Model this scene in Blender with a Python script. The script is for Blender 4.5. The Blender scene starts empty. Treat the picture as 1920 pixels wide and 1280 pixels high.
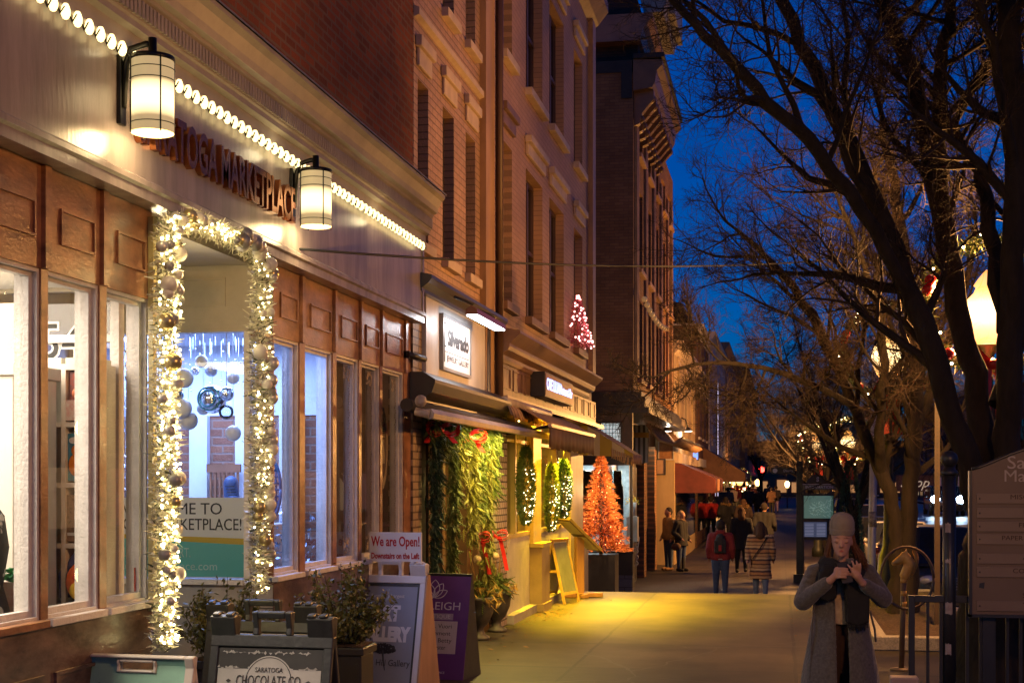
import bpy, bmesh, math, random
from mathutils import Vector, Matrix, noise
R = math.radians
random.seed(7)
SC = bpy.context.scene
COL = SC.collection

# ------------------------------------------------------------------ camera, sky, exposure
CAM_H = 1.65
FPX, CX, HY, VX = 2667.0, 960.0, 903.0, 1465.0          # focal length, centre, horizon and vanishing point of the street (photo pixels)
TH = math.atan((VX - CX) / FPX)
CT, ST = math.cos(TH), math.sin(TH)
cam = bpy.data.cameras.new('camera'); cam_ob = bpy.data.objects.new('camera', cam); COL.objects.link(cam_ob)
cam.sensor_width = 36.0; cam.lens = FPX * 36.0 / 1920.0
cam.shift_y = (HY - 640.0) / 1920.0
cam.clip_start = 0.1; cam.clip_end = 6000.0
cam_ob.location = (0, 0, CAM_H); cam_ob.rotation_euler = (R(90), 0, TH)
SC.camera = cam_ob

world = bpy.data.worlds.new('World'); SC.world = world; world.use_nodes = True
wn = world.node_tree.nodes; wl = world.node_tree.links
wn.clear()
sky = wn.new('ShaderNodeTexSky'); sky.sky_type = 'NISHITA'; sky.sun_disc = False
sky.sun_elevation = R(5); sky.sun_rotation = R(180)
sky.ozone_density = 10.0; sky.air_density = 1.0; sky.dust_density = 0.0
bg = wn.new('ShaderNodeBackground'); bg.inputs['Strength'].default_value = 0.11
wo = wn.new('ShaderNodeOutputWorld')
wl.new(sky.outputs[0], bg.inputs[0]); wl.new(bg.outputs[0], wo.inputs[0])

SC.view_settings.view_transform = 'Standard'; SC.view_settings.look = 'None'
SC.view_settings.exposure = 0.0; SC.view_settings.gamma = 1.0
SC.cycles.use_denoising = True
SC.cycles.sample_clamp_indirect = 3.0
SC.cycles.sample_clamp_direct = 0.0
SC.cycles.max_bounces = 8; SC.cycles.transparent_max_bounces = 16
SC.cycles.caustics_reflective = False; SC.cycles.caustics_refractive = False

# ------------------------------------------------------------------ where a photo pixel lies in the street
def at(x, y, Z):
    lat = (x - CX) * Z / FPX
    return Vector((lat * CT - Z * ST, lat * ST + Z * CT, CAM_H - (y - HY) * Z / FPX))
def fy(x, p):      # distance along the street of column x on a facade plane p
    return FPX * p / (VX - x) / CT - p * ST
def fz(x, y, p):   # height of pixel on that plane
    return CAM_H + (HY - y) * p / (VX - x)
def px_(p): return -p * CT
def YZ(x, y, p): return fy(x, p), fz(x, y, p)

# ------------------------------------------------------------------ materials
MATS = {}
def nodes_of(m):
    m.use_nodes = True
    return m.node_tree.nodes, m.node_tree.links
def mat(name, col, rough=0.7, var=0.25, scale=3.0, bump=0.0, bscale=40.0, metal=0.0, spec=0.5, col2=None, stretch=(1, 1, 1), coat=0.0, sheen=0.0, thr=None, detail=6.0):
    """Principled material whose colour wanders between col and col2 with noise."""
    if name in MATS: return MATS[name]
    m = bpy.data.materials.new(name); n, l = nodes_of(m)
    b = n['Principled BSDF']
    tc = n.new('ShaderNodeTexCoord'); mp = n.new('ShaderNodeMapping'); mp.inputs['Scale'].default_value = stretch
    l.new(tc.outputs['Object'], mp.inputs['Vector'])
    nz = n.new('ShaderNodeTexNoise'); nz.inputs['Scale'].default_value = scale; nz.inputs['Detail'].default_value = detail; nz.inputs['Roughness'].default_value = 0.65
    l.new(mp.outputs[0], nz.inputs['Vector'])
    rp = n.new('ShaderNodeValToRGB')
    c2 = col2 if col2 else tuple(c * (1 - var) for c in col)
    c1 = col if col2 else tuple(min(1, c * (1 + var)) for c in col)
    a, bb = thr if thr else (0.32, 0.68)
    rp.color_ramp.elements[0].position = a; rp.color_ramp.elements[0].color = (*c2, 1)
    rp.color_ramp.elements[1].position = bb; rp.color_ramp.elements[1].color = (*c1, 1)
    l.new(nz.outputs['Fac'], rp.inputs[0]); l.new(rp.outputs[0], b.inputs['Base Color'])
    b.inputs['Roughness'].default_value = rough; b.inputs['Metallic'].default_value = metal
    b.inputs['Specular IOR Level'].default_value = spec
    if coat: b.inputs['Coat Weight'].default_value = coat
    if sheen: b.inputs['Sheen Weight'].default_value = sheen
    if bump:
        nb = n.new('ShaderNodeTexNoise'); nb.inputs['Scale'].default_value = bscale; nb.inputs['Detail'].default_value = 5
        l.new(mp.outputs[0], nb.inputs['Vector'])
        bp = n.new('ShaderNodeBump'); bp.inputs['Strength'].default_value = bump; bp.inputs['Distance'].default_value = 0.02
        l.new(nb.outputs['Fac'], bp.inputs['Height']); l.new(bp.outputs[0], b.inputs['Normal'])
    MATS[name] = m
    return m
def emit(name, col, strength, sampling='AUTO'):
    if name in MATS: return MATS[name]
    m = bpy.data.materials.new(name); n, l = nodes_of(m)
    b = n['Principled BSDF']
    b.inputs['Base Color'].default_value = (*[min(.8, c) for c in col], 1); b.inputs['Emission Color'].default_value = (*col, 1)
    b.inputs['Emission Strength'].default_value = strength; b.inputs['Roughness'].default_value = 0.4
    m.cycles.emission_sampling = sampling
    MATS[name] = m
    return m
def glass(name, tint=(1, 1, 1), rough=0.0, ior=1.5):
    """a thin window pane: clear, with real Fresnel reflection"""
    if name in MATS: return MATS[name]
    m = bpy.data.materials.new(name); n, l = nodes_of(m); n.clear()
    o = n.new('ShaderNodeOutputMaterial'); mx = n.new('ShaderNodeMixShader')
    t = n.new('ShaderNodeBsdfTransparent'); t.inputs[0].default_value = (*tint, 1)
    g = n.new('ShaderNodeBsdfGlossy'); g.inputs['Roughness'].default_value = rough
    f = n.new('ShaderNodeFresnel'); f.inputs['IOR'].default_value = ior
    l.new(f.outputs[0], mx.inputs[0]); l.new(t.outputs[0], mx.inputs[1]); l.new(g.outputs[0], mx.inputs[2]); l.new(mx.outputs[0], o.inputs[0])
    MATS[name] = m
    return m
def brick(name, c1, c2, mortar, axis='Y', size=0.2, rough=0.8, bump=0.6, msize=0.012, var=0.5, spec=0.3, row=0.068):
    """brick courses; axis = the horizontal axis the wall runs along"""
    if name in MATS: return MATS[name]
    m = bpy.data.materials.new(name); n, l = nodes_of(m); b = n['Principled BSDF']
    tc = n.new('ShaderNodeTexCoord'); sp = n.new('ShaderNodeSeparateXYZ'); cb = n.new('ShaderNodeCombineXYZ')
    l.new(tc.outputs['Object'], sp.inputs[0]); l.new(sp.outputs[1 if axis == 'Y' else 0], cb.inputs[0]); l.new(sp.outputs[2], cb.inputs[1])
    bt = n.new('ShaderNodeTexBrick'); l.new(cb.outputs[0], bt.inputs['Vector'])
    bt.inputs['Scale'].default_value = 1.0; bt.inputs['Brick Width'].default_value = size; bt.inputs['Row Height'].default_value = row
    bt.inputs['Mortar Size'].default_value = msize; bt.inputs['Mortar Smooth'].default_value = 0.3; bt.inputs['Bias'].default_value = 0.0
    bt.inputs['Color1'].default_value = (*c1, 1); bt.inputs['Color2'].default_value = (*c2, 1); bt.inputs['Mortar'].default_value = (*mortar, 1)
    nz = n.new('ShaderNodeTexNoise'); nz.inputs['Scale'].default_value = 1.3; nz.inputs['Detail'].default_value = 8; l.new(tc.outputs['Object'], nz.inputs['Vector'])
    rp = n.new('ShaderNodeValToRGB'); rp.color_ramp.elements[0].position = .3; rp.color_ramp.elements[1].position = .7
    rp.color_ramp.elements[0].color = (1 - var, 1 - var, 1 - var, 1); rp.color_ramp.elements[1].color = (1, 1, 1, 1)
    l.new(nz.outputs['Fac'], rp.inputs[0])
    mx = n.new('ShaderNodeMixRGB'); mx.blend_type = 'MULTIPLY'; mx.inputs[0].default_value = 1.0
    l.new(bt.outputs['Color'], mx.inputs[1]); l.new(rp.outputs[0], mx.inputs[2]); l.new(mx.outputs[0], b.inputs['Base Color'])
    n2 = n.new('ShaderNodeTexNoise'); n2.inputs['Scale'].default_value = 60; l.new(tc.outputs['Object'], n2.inputs['Vector'])
    ad = n.new('ShaderNodeMath'); ad.operation = 'MULTIPLY_ADD'; ad.inputs[1].default_value = -1.0
    l.new(bt.outputs['Fac'], ad.inputs[0]); l.new(n2.outputs['Fac'], ad.inputs[2])
    bp = n.new('ShaderNodeBump'); bp.inputs['Strength'].default_value = bump; bp.inputs['Distance'].default_value = 0.012
    l.new(ad.outputs[0], bp.inputs['Height']); l.new(bp.outputs[0], b.inputs['Normal'])
    b.inputs['Roughness'].default_value = rough; b.inputs['Specular IOR Level'].default_value = spec
    MATS[name] = m
    return m
def boards(name, col, col2, rough=0.5, axis=2, period=0.12, line=0.06, var_scale=6.0, bump=0.3, spec=0.5):
    """boards with dark joints every `period` along axis (0 x, 1 y, 2 z)"""
    if name in MATS: return MATS[name]
    m = bpy.data.materials.new(name); n, l = nodes_of(m); b = n['Principled BSDF']
    tc = n.new('ShaderNodeTexCoord'); sp = n.new('ShaderNodeSeparateXYZ'); l.new(tc.outputs['Object'], sp.inputs[0])
    dv = n.new('ShaderNodeMath'); dv.operation = 'DIVIDE'; dv.inputs[1].default_value = period; l.new(sp.outputs[axis], dv.inputs[0])
    fr = n.new('ShaderNodeMath'); fr.operation = 'FRACT'; l.new(dv.outputs[0], fr.inputs[0])
    gt = n.new('ShaderNodeMath'); gt.operation = 'GREATER_THAN'; gt.inputs[1].default_value = line; l.new(fr.outputs[0], gt.inputs[0])
    nz = n.new('ShaderNodeTexNoise'); nz.inputs['Scale'].default_value = var_scale; nz.inputs['Detail'].default_value = 8; l.new(tc.outputs['Object'], nz.inputs['Vector'])
    rp = n.new('ShaderNodeValToRGB'); rp.color_ramp.elements[0].position = .35; rp.color_ramp.elements[1].position = .65
    rp.color_ramp.elements[0].color = (*col2, 1); rp.color_ramp.elements[1].color = (*col, 1); l.new(nz.outputs['Fac'], rp.inputs[0])
    mx = n.new('ShaderNodeMixRGB'); mx.inputs[1].default_value = (*[c * .25 for c in col2], 1)
    l.new(gt.outputs[0], mx.inputs[0]); l.new(rp.outputs[0], mx.inputs[2]); l.new(mx.outputs[0], b.inputs['Base Color'])
    bp = n.new('ShaderNodeBump'); bp.inputs['Strength'].default_value = bump; bp.inputs['Distance'].default_value = 0.01
    l.new(gt.outputs[0], bp.inputs['Height']); l.new(bp.outputs[0], b.inputs['Normal'])
    b.inputs['Roughness'].default_value = rough; b.inputs['Specular IOR Level'].default_value = spec
    MATS[name] = m
    return m

# ------------------------------------------------------------------ mesh collector
class MB:
    def __init__(s): s.v = []; s.f = []; s.sm = []
    def add(s, vs, fs, smooth=False):
        o = len(s.v); s.v += [Vector(p) for p in vs]; s.f += [tuple(i + o for i in f) for f in fs]; s.sm += [smooth] * len(fs)
        return s
    def box(s, x0, x1, y0, y1, z0, z1):
        x0, x1 = min(x0, x1), max(x0, x1); y0, y1 = min(y0, y1), max(y0, y1); z0, z1 = min(z0, z1), max(z0, z1)
        return s.add([(x0, y0, z0), (x1, y0, z0), (x1, y1, z0), (x0, y1, z0), (x0, y0, z1), (x1, y0, z1), (x1, y1, z1), (x0, y1, z1)],
                     [(0, 3, 2, 1), (4, 5, 6, 7), (0, 1, 5, 4), (1, 2, 6, 5), (2, 3, 7, 6), (3, 0, 4, 7)])
    def prism(s, poly, axis, a, b):
        """poly: 2-D outline; axis 'x': (y,z) outline run along x from a to b; 'y': (x,z); 'z': (x,y)"""
        def p3(p, t):
            return {'x': (t, p[0], p[1]), 'y': (p[0], t, p[1]), 'z': (p[0], p[1], t)}[axis]
        n = len(poly)
        vs = [p3(p, a) for p in poly] + [p3(p, b) for p in poly]
        fs = [(i, (i + 1) % n, n + (i + 1) % n, n + i) for i in range(n)] + [tuple(reversed(range(n))), tuple(range(n, 2 * n))]
        return s.add(vs, fs)
    def tube(s, pts, rad, n=8, cap=True, smooth=True):
        pts = [Vector(p) for p in pts]
        if not hasattr(rad, '__len__'): rad = [rad] * len(pts)
        o = len(s.v); d0 = (pts[1] - pts[0]).normalized()
        up = Vector((0, 0, 1)) if abs(d0.z) < .9 else Vector((1, 0, 0))
        u = d0.cross(up).normalized(); w = d0.cross(u).normalized()
        k = len(pts)
        for i, p in enumerate(pts):
            d = (pts[min(i + 1, k - 1)] - pts[max(i - 1, 0)])
            if d.length < 1e-9: d = d0
            d.normalize()
            u = (u - d * u.dot(d))
            u = u.normalized() if u.length > 1e-6 else d.orthogonal().normalized()
            w = d.cross(u)
            for j in range(n):
                a = 2 * math.pi * j / n
                s.v.append(p + (u * math.cos(a) + w * math.sin(a)) * rad[i])
        for i in range(k - 1):
            for j in range(n):
                s.f.append((o + i * n + j, o + i * n + (j + 1) % n, o + (i + 1) * n + (j + 1) % n, o + (i + 1) * n + j)); s.sm.append(smooth)
        if cap:
            s.f.append(tuple(o + j for j in reversed(range(n)))); s.sm.append(False)
            s.f.append(tuple(o + (k - 1) * n + j for j in range(n))); s.sm.append(False)
        return s
    def lathe(s, prof, c=(0, 0, 0), n=16, smooth=True, sx=1.0, sy=1.0, cap=True):
        o = len(s.v); k = len(prof)
        for r, z in prof:
            for j in range(n):
                a = 2 * math.pi * j / n
                s.v.append(Vector((c[0] + sx * r * math.cos(a), c[1] + sy * r * math.sin(a), c[2] + z)))
        for i in range(k - 1):
            for j in range(n):
                s.f.append((o + i * n + j, o + i * n + (j + 1) % n, o + (i + 1) * n + (j + 1) % n, o + (i + 1) * n + j)); s.sm.append(smooth)
        if cap:
            s.f.append(tuple(o + j for j in reversed(range(n)))); s.sm.append(False)
            s.f.append(tuple(o + (k - 1) * n + j for j in range(n))); s.sm.append(False)
        return s
    def ball(s, c, r, n=10, m=6, sx=1, sy=1, sz=1):
        pr = [(max(1e-4, r * math.sin(math.pi * i / m)), -r * math.cos(math.pi * i / m) * sz) for i in range(m + 1)]
        return s.lathe(pr, c, n, True, sx, sy, cap=False)
    def xform(s, M, start=0):
        for i in range(start, len(s.v)): s.v[i] = M @ s.v[i]
        return s
    def build(s, name, m, parent=None, bevel=0.0, smooth=None):
        me = bpy.data.meshes.new(name)
        org = Vector((0, 0, 0))
        if parent is not None: org = wloc(parent)
        elif s.v:
            xs = [p.x for p in s.v]; ys = [p.y for p in s.v]; zs = [p.z for p in s.v]
            org = Vector(((min(xs) + max(xs)) / 2, (min(ys) + max(ys)) / 2, min(zs)))
        me.from_pydata([p - org for p in s.v], [], s.f)
        me.polygons.foreach_set('use_smooth', [bool(x) if smooth is None else smooth for x in s.sm])
        me.materials.append(m); me.update()
        o = bpy.data.objects.new(name, me); COL.objects.link(o)
        if parent is not None: o.parent = parent
        else: o.location = org
        if bevel:
            bv = o.modifiers.new('bevel', 'BEVEL'); bv.width = bevel; bv.segments = 2; bv.limit_method = 'ANGLE'; bv.angle_limit = R(40)
        return o
def wloc(o):
    p = Vector((0, 0, 0))
    while o is not None:
        p = p + o.location; o = o.parent
    return p
def box(name, m, parent, *a, bevel=0.0): return MB().box(*a).build(name, m, parent, bevel)

def tag(o, label=None, cat=None, group=None, kind=None):
    if label: o['label'] = label
    if cat: o['category'] = cat
    if group: o['group'] = group
    if kind: o['kind'] = kind
    return o
def thing(name, loc, label, cat, group=None, rz=0.0):
    o = bpy.data.objects.new(name, None); COL.objects.link(o); o.location = loc; o.rotation_euler = (0, 0, rz); o.empty_display_size = .1
    return tag(o, label, cat, group)
def kids(o): return [c for c in COL.objects if c.parent == o]
def copy_tree(o, parent=None, _ch=None):
    if _ch is None:
        _ch = {}
        for c in COL.objects:
            if c.parent: _ch.setdefault(c.parent.name, []).append(c)
    c = o.copy(); COL.objects.link(c)
    if parent is not None: c.parent = parent
    for k in _ch.get(o.name, []): copy_tree(k, c, _ch)
    return c
def point(name, loc, power, col, r=0.05, parent=None):
    L = bpy.data.lights.new(name, 'POINT'); L.energy = power; L.color = col; L.shadow_soft_size = r
    o = bpy.data.objects.new(name, L); COL.objects.link(o)
    if parent is not None: o.parent = parent; o.location = Vector(loc) - wloc(parent)
    else: o.location = loc
    return o
def area(name, loc, power, col, sx, sy, rot, parent=None):
    L = bpy.data.lights.new(name, 'AREA'); L.energy = power; L.color = col; L.shape = 'RECTANGLE'; L.size = sx; L.size_y = sy
    o = bpy.data.objects.new(name, L); COL.objects.link(o); o.rotation_euler = rot
    if parent is not None: o.parent = parent; o.location = Vector(loc) - wloc(parent)
    else: o.location = loc
    return o
def spot(name, loc, power, col, angle, to, parent=None, r=.04, blend=.5):
    L = bpy.data.lights.new(name, 'SPOT'); L.energy = power; L.color = col; L.spot_size = R(angle); L.spot_blend = blend; L.shadow_soft_size = r
    o = bpy.data.objects.new(name, L); COL.objects.link(o)
    o.rotation_euler = (Vector(to) - Vector(loc)).to_track_quat('-Z', 'Y').to_euler()
    if parent is not None: o.parent = parent; o.location = Vector(loc) - wloc(parent)
    else: o.location = loc
    return o
M_FACE = Matrix(((1, 0, 0), (0, 0, -1), (0, 1, 0)))          # lettering that faces the camera: x right, y up, normal -Y
M_WALL = Matrix(((0, 0, 1), (1, 0, 0), (0, 1, 0)))           # lettering on the shop fronts: x along the street, y up, normal +X
_FONT = {}
def text_mb(s, size, org, M=M_FACE, sx=1.0, depth=0.003, align='CENTER', shear=0.0, bold=0.0, space=1.0, box_w=None, bevel=0.0):
    cu = bpy.data.curves.new('lettering', 'FONT'); cu.body = s; cu.size = size; cu.align_x = align; cu.align_y = 'CENTER'
    cu.extrude = depth; cu.shear = shear; cu.offset = bold; cu.space_character = space; cu.resolution_u = 3
    cu.bevel_depth = bevel; cu.bevel_resolution = 0
    ob = bpy.data.objects.new('lettering', cu); COL.objects.link(ob)
    bpy.context.view_layer.update()
    me = bpy.data.meshes.new_from_object(ob.evaluated_get(bpy.context.evaluated_depsgraph_get()))
    xs = [v.co.x for v in me.vertices]
    k = sx
    if box_w and xs: k = box_w / max(1e-6, max(xs) - min(xs))
    cx0 = (min(xs) + max(xs)) / 2 if (xs and align == 'CENTER') else 0
    mb = MB(); org = Vector(org)
    mb.add([org + M @ Vector(((v.co.x - cx0) * k, v.co.y, v.co.z)) for v in me.vertices], [tuple(p.vertices) for p in me.polygons])
    bpy.data.objects.remove(ob); bpy.data.curves.remove(cu); bpy.data.meshes.remove(me)
    return mb
def letters(s, size, org, m, parent, name='lettering', **k):
    return text_mb(s, size, org, **k).build(name, m, parent)
def voxel(mb, name, m, parent=None, vox=0.02, smooth_it=6, org=None):
    """one continuous skin over overlapping shapes"""
    me = bpy.data.meshes.new('tmp'); me.from_pydata(mb.v, [], mb.f)
    ob = bpy.data.objects.new('tmp', me); COL.objects.link(ob)
    rm = ob.modifiers.new('r', 'REMESH'); rm.mode = 'VOXEL'; rm.voxel_size = vox
    if smooth_it:
        sm = ob.modifiers.new('s', 'SMOOTH'); sm.iterations = smooth_it; sm.factor = 0.5
    bpy.context.view_layer.update()
    e = bpy.data.meshes.new_from_object(ob.evaluated_get(bpy.context.evaluated_depsgraph_get()))
    out = MB(); out.add([v.co.copy() for v in e.vertices], [tuple(p.vertices) for p in e.polygons], True)
    bpy.data.objects.remove(ob); bpy.data.meshes.remove(me); bpy.data.meshes.remove(e)
    return out.build(name, m, parent)
def caps(mb, p0, r0, p1, r1, n=12):
    """closed tapered limb with rounded ends"""
    p0, p1 = Vector(p0), Vector(p1); d = (p1 - p0); L = d.length
    if L < 1e-6: return mb.ball(p0, r0, n, 8)
    d.normalize(); pts = []; rad = []
    for a in (-80, -50, -20): pts.append(p0 + d * (r0 * math.sin(R(a)))); rad.append(r0 * math.cos(R(a)))
    for t in (0, .5, 1): pts.append(p0 + d * (L * t)); rad.append(r0 + (r1 - r0) * t)
    for a in (20, 50, 80): pts.append(p1 + d * (r1 * math.sin(R(a)))); rad.append(r1 * math.cos(R(a)))
    return mb.tube(pts, rad, n)
def jit(a): return random.uniform(-a, a)
# ------------------------------------------------------------------ setting: ground, pavement, road
KX = 2.25                                             # kerb line
def walk_z(Y):
    if Y <= 21.3: return 0.0
    if Y <= 25.0: return -0.75 * (Y - 21.3) / 3.7
    if Y <= 50.0: return -0.75
    if Y <= 85.0: return -0.75 + 0.65 * (Y - 50.0) / 35.0
    return -0.10
def sidewalk_mat():
    m = bpy.data.materials.new('concrete_paving'); n, l = nodes_of(m); b = n['Principled BSDF']
    tc = n.new('ShaderNodeTexCoord')
    dn = n.new('ShaderNodeTexNoise'); dn.inputs['Scale'].default_value = 1.1; dn.inputs['Detail'].default_value = 3; l.new(tc.outputs['Object'], dn.inputs['Vector'])
    sb = n.new('ShaderNodeVectorMath'); sb.operation = 'MULTIPLY_ADD'; sb.inputs[1].default_value = (.05, .05, 0); l.new(dn.outputs['Color'], sb.inputs[0]); l.new(tc.outputs['Object'], sb.inputs[2])
    ad = n.new('ShaderNodeVectorMath'); ad.operation = 'ADD'; ad.inputs[1].default_value = (1.83 - .025, .75, 0); l.new(sb.outputs[0], ad.inputs[0])
    bt = n.new('ShaderNodeTexBrick'); bt.offset = 0.0; bt.inputs['Scale'].default_value = 1
    bt.inputs['Brick Width'].default_value = 1.95; bt.inputs['Row Height'].default_value = 1.9; bt.inputs['Mortar Size'].default_value = .018; bt.inputs['Mortar Smooth'].default_value = .2
    bt.inputs['Color1'].default_value = (.070, .054, .040, 1); bt.inputs['Color2'].default_value = (.046, .036, .028, 1); bt.inputs['Mortar'].default_value = (.02, .018, .015, 1)
    l.new(ad.outputs[0], bt.inputs['Vector'])
    n1 = n.new('ShaderNodeTexNoise'); n1.inputs['Scale'].default_value = .9; n1.inputs['Detail'].default_value = 10; n1.inputs['Roughness'].default_value = .7; l.new(tc.outputs['Object'], n1.inputs['Vector'])
    rp = n.new('ShaderNodeValToRGB'); rp.color_ramp.elements[0].position = .35; rp.color_ramp.elements[0].color = (.24, .22, .20, 1); rp.color_ramp.elements[1].position = .65; rp.color_ramp.elements[1].color = (1, 1, 1, 1)
    l.new(n1.outputs['Fac'], rp.inputs[0])
    n3 = n.new('ShaderNodeTexNoise'); n3.inputs['Scale'].default_value = 120; n3.inputs['Detail'].default_value = 2; l.new(tc.outputs['Object'], n3.inputs['Vector'])
    r3 = n.new('ShaderNodeValToRGB'); r3.color_ramp.elements[0].position = .35; r3.color_ramp.elements[0].color = (.7, .7, .7, 1); r3.color_ramp.elements[1].position = .6; r3.color_ramp.elements[1].color = (1, 1, 1, 1); l.new(n3.outputs['Fac'], r3.inputs[0])
    m1 = n.new('ShaderNodeMixRGB'); m1.blend_type = 'MULTIPLY'; m1.inputs[0].default_value = 1; l.new(bt.outputs['Color'], m1.inputs[1]); l.new(rp.outputs[0], m1.inputs[2])
    m2 = n.new('ShaderNodeMixRGB'); m2.blend_type = 'MULTIPLY'; m2.inputs[0].default_value = 1; l.new(m1.outputs[0], m2.inputs[1]); l.new(r3.outputs[0], m2.inputs[2])
    sy_ = n.new('ShaderNodeSeparateXYZ'); l.new(ad.outputs[0], sy_.inputs[0]); dy = n.new('ShaderNodeMath'); dy.operation = 'DIVIDE'; dy.inputs[1].default_value = 1.9; l.new(sy_.outputs[1], dy.inputs[0]); fy_ = n.new('ShaderNodeMath'); fy_.operation = 'FRACT'; l.new(dy.outputs[0], fy_.inputs[0])
    ly = n.new('ShaderNodeMath'); ly.operation = 'LESS_THAN'; ly.inputs[1].default_value = .034; l.new(fy_.outputs[0], ly.inputs[0]); my = n.new('ShaderNodeMath'); my.operation = 'MULTIPLY'; my.inputs[1].default_value = .8; l.new(ly.outputs[0], my.inputs[0])
    mj = n.new('ShaderNodeMixRGB'); mj.inputs[2].default_value = (.02, .018, .015, 1); l.new(my.outputs[0], mj.inputs[0]); l.new(m2.outputs[0], mj.inputs[1]); m2 = mj
    # cracks
    vo = n.new('ShaderNodeTexVoronoi'); vo.feature = 'DISTANCE_TO_EDGE'; vo.inputs['Scale'].default_value = .33
    s2 = n.new('ShaderNodeVectorMath'); s2.operation = 'MULTIPLY_ADD'; s2.inputs[1].default_value = (.5, .5, 0); l.new(dn.outputs['Color'], s2.inputs[0]); l.new(tc.outputs['Object'], s2.inputs[2]); l.new(s2.outputs[0], vo.inputs['Vector'])
    lt = n.new('ShaderNodeMath'); lt.operation = 'LESS_THAN'; lt.inputs[1].default_value = .0022; l.new(vo.outputs['Distance'], lt.inputs[0])
    m3 = n.new('ShaderNodeMixRGB'); m3.inputs[2].default_value = (.05, .045, .04, 1); l.new(lt.outputs[0], m3.inputs[0]); l.new(m2.outputs[0], m3.inputs[1]); l.new(m3.outputs[0], b.inputs['Base Color'])
    vg = n.new('ShaderNodeTexVoronoi'); vg.inputs['Scale'].default_value = 3.2; l.new(tc.outputs['Object'], vg.inputs['Vector'])
    lg = n.new('ShaderNodeMath'); lg.operation = 'LESS_THAN'; lg.inputs[1].default_value = .075; l.new(vg.outputs['Distance'], lg.inputs[0])
    fg_ = n.new('ShaderNodeMath'); fg_.operation = 'MULTIPLY'; fg_.inputs[1].default_value = .55; l.new(lg.outputs[0], fg_.inputs[0])
    m4 = n.new('ShaderNodeMixRGB'); m4.inputs[2].default_value = (.05, .045, .04, 1); l.new(fg_.outputs[0], m4.inputs[0]); l.new(m2.outputs[0], m4.inputs[1]); l.new(m4.outputs[0], m3.inputs[1])
    bp = n.new('ShaderNodeBump'); bp.inputs['Strength'].default_value = .6; bp.inputs['Distance'].default_value = .012; l.new(m3.outputs[0], bp.inputs['Height']); l.new(bp.outputs[0], b.inputs['Normal'])
    b.inputs['Roughness'].default_value = .62; b.inputs['Specular IOR Level'].default_value = .4
    return m
def strip(name, m, x0, x1, ys, zf, dz, kind='structure'):
    mb = MB(); n = len(ys)
    vs = []
    for y in ys: vs += [(x0, y, zf(y) + dz), (x1, y, zf(y) + dz)]
    mb.add(vs, [(2 * i, 2 * i + 1, 2 * i + 3, 2 * i + 2) for i in range(n - 1)])
    o = mb.build(name, m); o['kind'] = kind
    return o
YS = [-12, 21.3, 25.0, 40, 50, 85, 110, 160, 260]
ms = sidewalk_mat()
sw = strip('sidewalk', ms, -9.0, KX - .16, YS, walk_z, 0.0)
# put the object origin at the world origin so the slab joints fall where they should
for o in (sw,):
    d = o.location.copy()
    for v in o.data.vertices: v.co += d
    o.location = (0, 0, 0)
asph = mat('asphalt', (.06, .06, .062), rough=.38, var=.35, scale=1.6, bump=.35, bscale=150)
strip('road', asph, KX + .02, 12.0, YS, walk_z, -.15)
granite = mat('granite', (.30, .28, .26), rough=.7, var=.35, scale=60, bump=.2, bscale=90)
mb = MB()
for i in range(len(YS) - 1):
    a, b_ = YS[i], YS[i + 1]; za, zb = walk_z(a), walk_z(b_)
    mb.add([(KX - .16, a, za), (KX + .02, a, za), (KX + .02, b_, zb), (KX - .16, b_, zb), (KX + .02, a, za - .16), (KX + .02, b_, zb - .16)],
           [(0, 1, 2, 3), (1, 4, 5, 2)])
k = mb.build('kerb', granite); k['kind'] = 'structure'
far_walk = strip('sidewalk', mat('far_concrete', (.2, .19, .18), rough=.8, scale=2), 12.0, 16.0, YS, walk_z, -.02)
mb = MB().add([(-2500, -200, -1.2), (2500, -200, -1.2), (2500, 4000, -1.2), (-2500, 4000, -1.2)], [(0, 1, 2, 3)])
g = mb.build('ground', mat('earth', (.06, .05, .045), rough=.95, scale=.05)); g['kind'] = 'structure'
# white parking line on the road
for (y0, y1) in ((18.0, 18.1), (25.4, 25.55), (32.2, 32.35)):
    q = strip('road_marking', mat('road_paint', (.6, .6, .57), rough=.7, scale=8, var=.3), KX + .3, KX + 2.3, [y0, y1], walk_z, -.146)
# raised tree bed with a granite edge at the kerb, in front of the second tree
bz = .14
bx0, bx1, by0, by1 = .88, KX - .17, 14.35, 20.8
mb = MB()
mb.box(bx0, bx1, by0, by0 + .14, 0, bz); mb.box(bx0, bx0 + .14, by0 + .14, by1, 0, bz); mb.box(bx0 + .14, bx1, by1 - .14, by1, 0, bz)
o = mb.build('kerb', granite, bevel=.012); o['kind'] = 'structure'
mb = MB(); n = 26
for i in range(n + 1):
    for j in range(n + 1):
        x = bx0 + .14 + (bx1 - bx0 - .14) * i / n; y = by0 + .14 + (by1 - by0 - .28) * j / n
        mb.v.append(Vector((x, y, .105 + .05 * noise.noise((x * 2.1, y * 2.1, 0)) + .03 * noise.noise((x * 9, y * 9, 3)))))
for i in range(n):
    for j in range(n):
        a = i * (n + 1) + j; mb.f.append((a, a + n + 1, a + n + 2, a + 1)); mb.sm.append(True)
o = mb.build('planting_bed', mat('mulch', (.07, .045, .03), rough=1, var=.6, scale=25, bump=1, bscale=40)); o['kind'] = 'structure'
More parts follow.
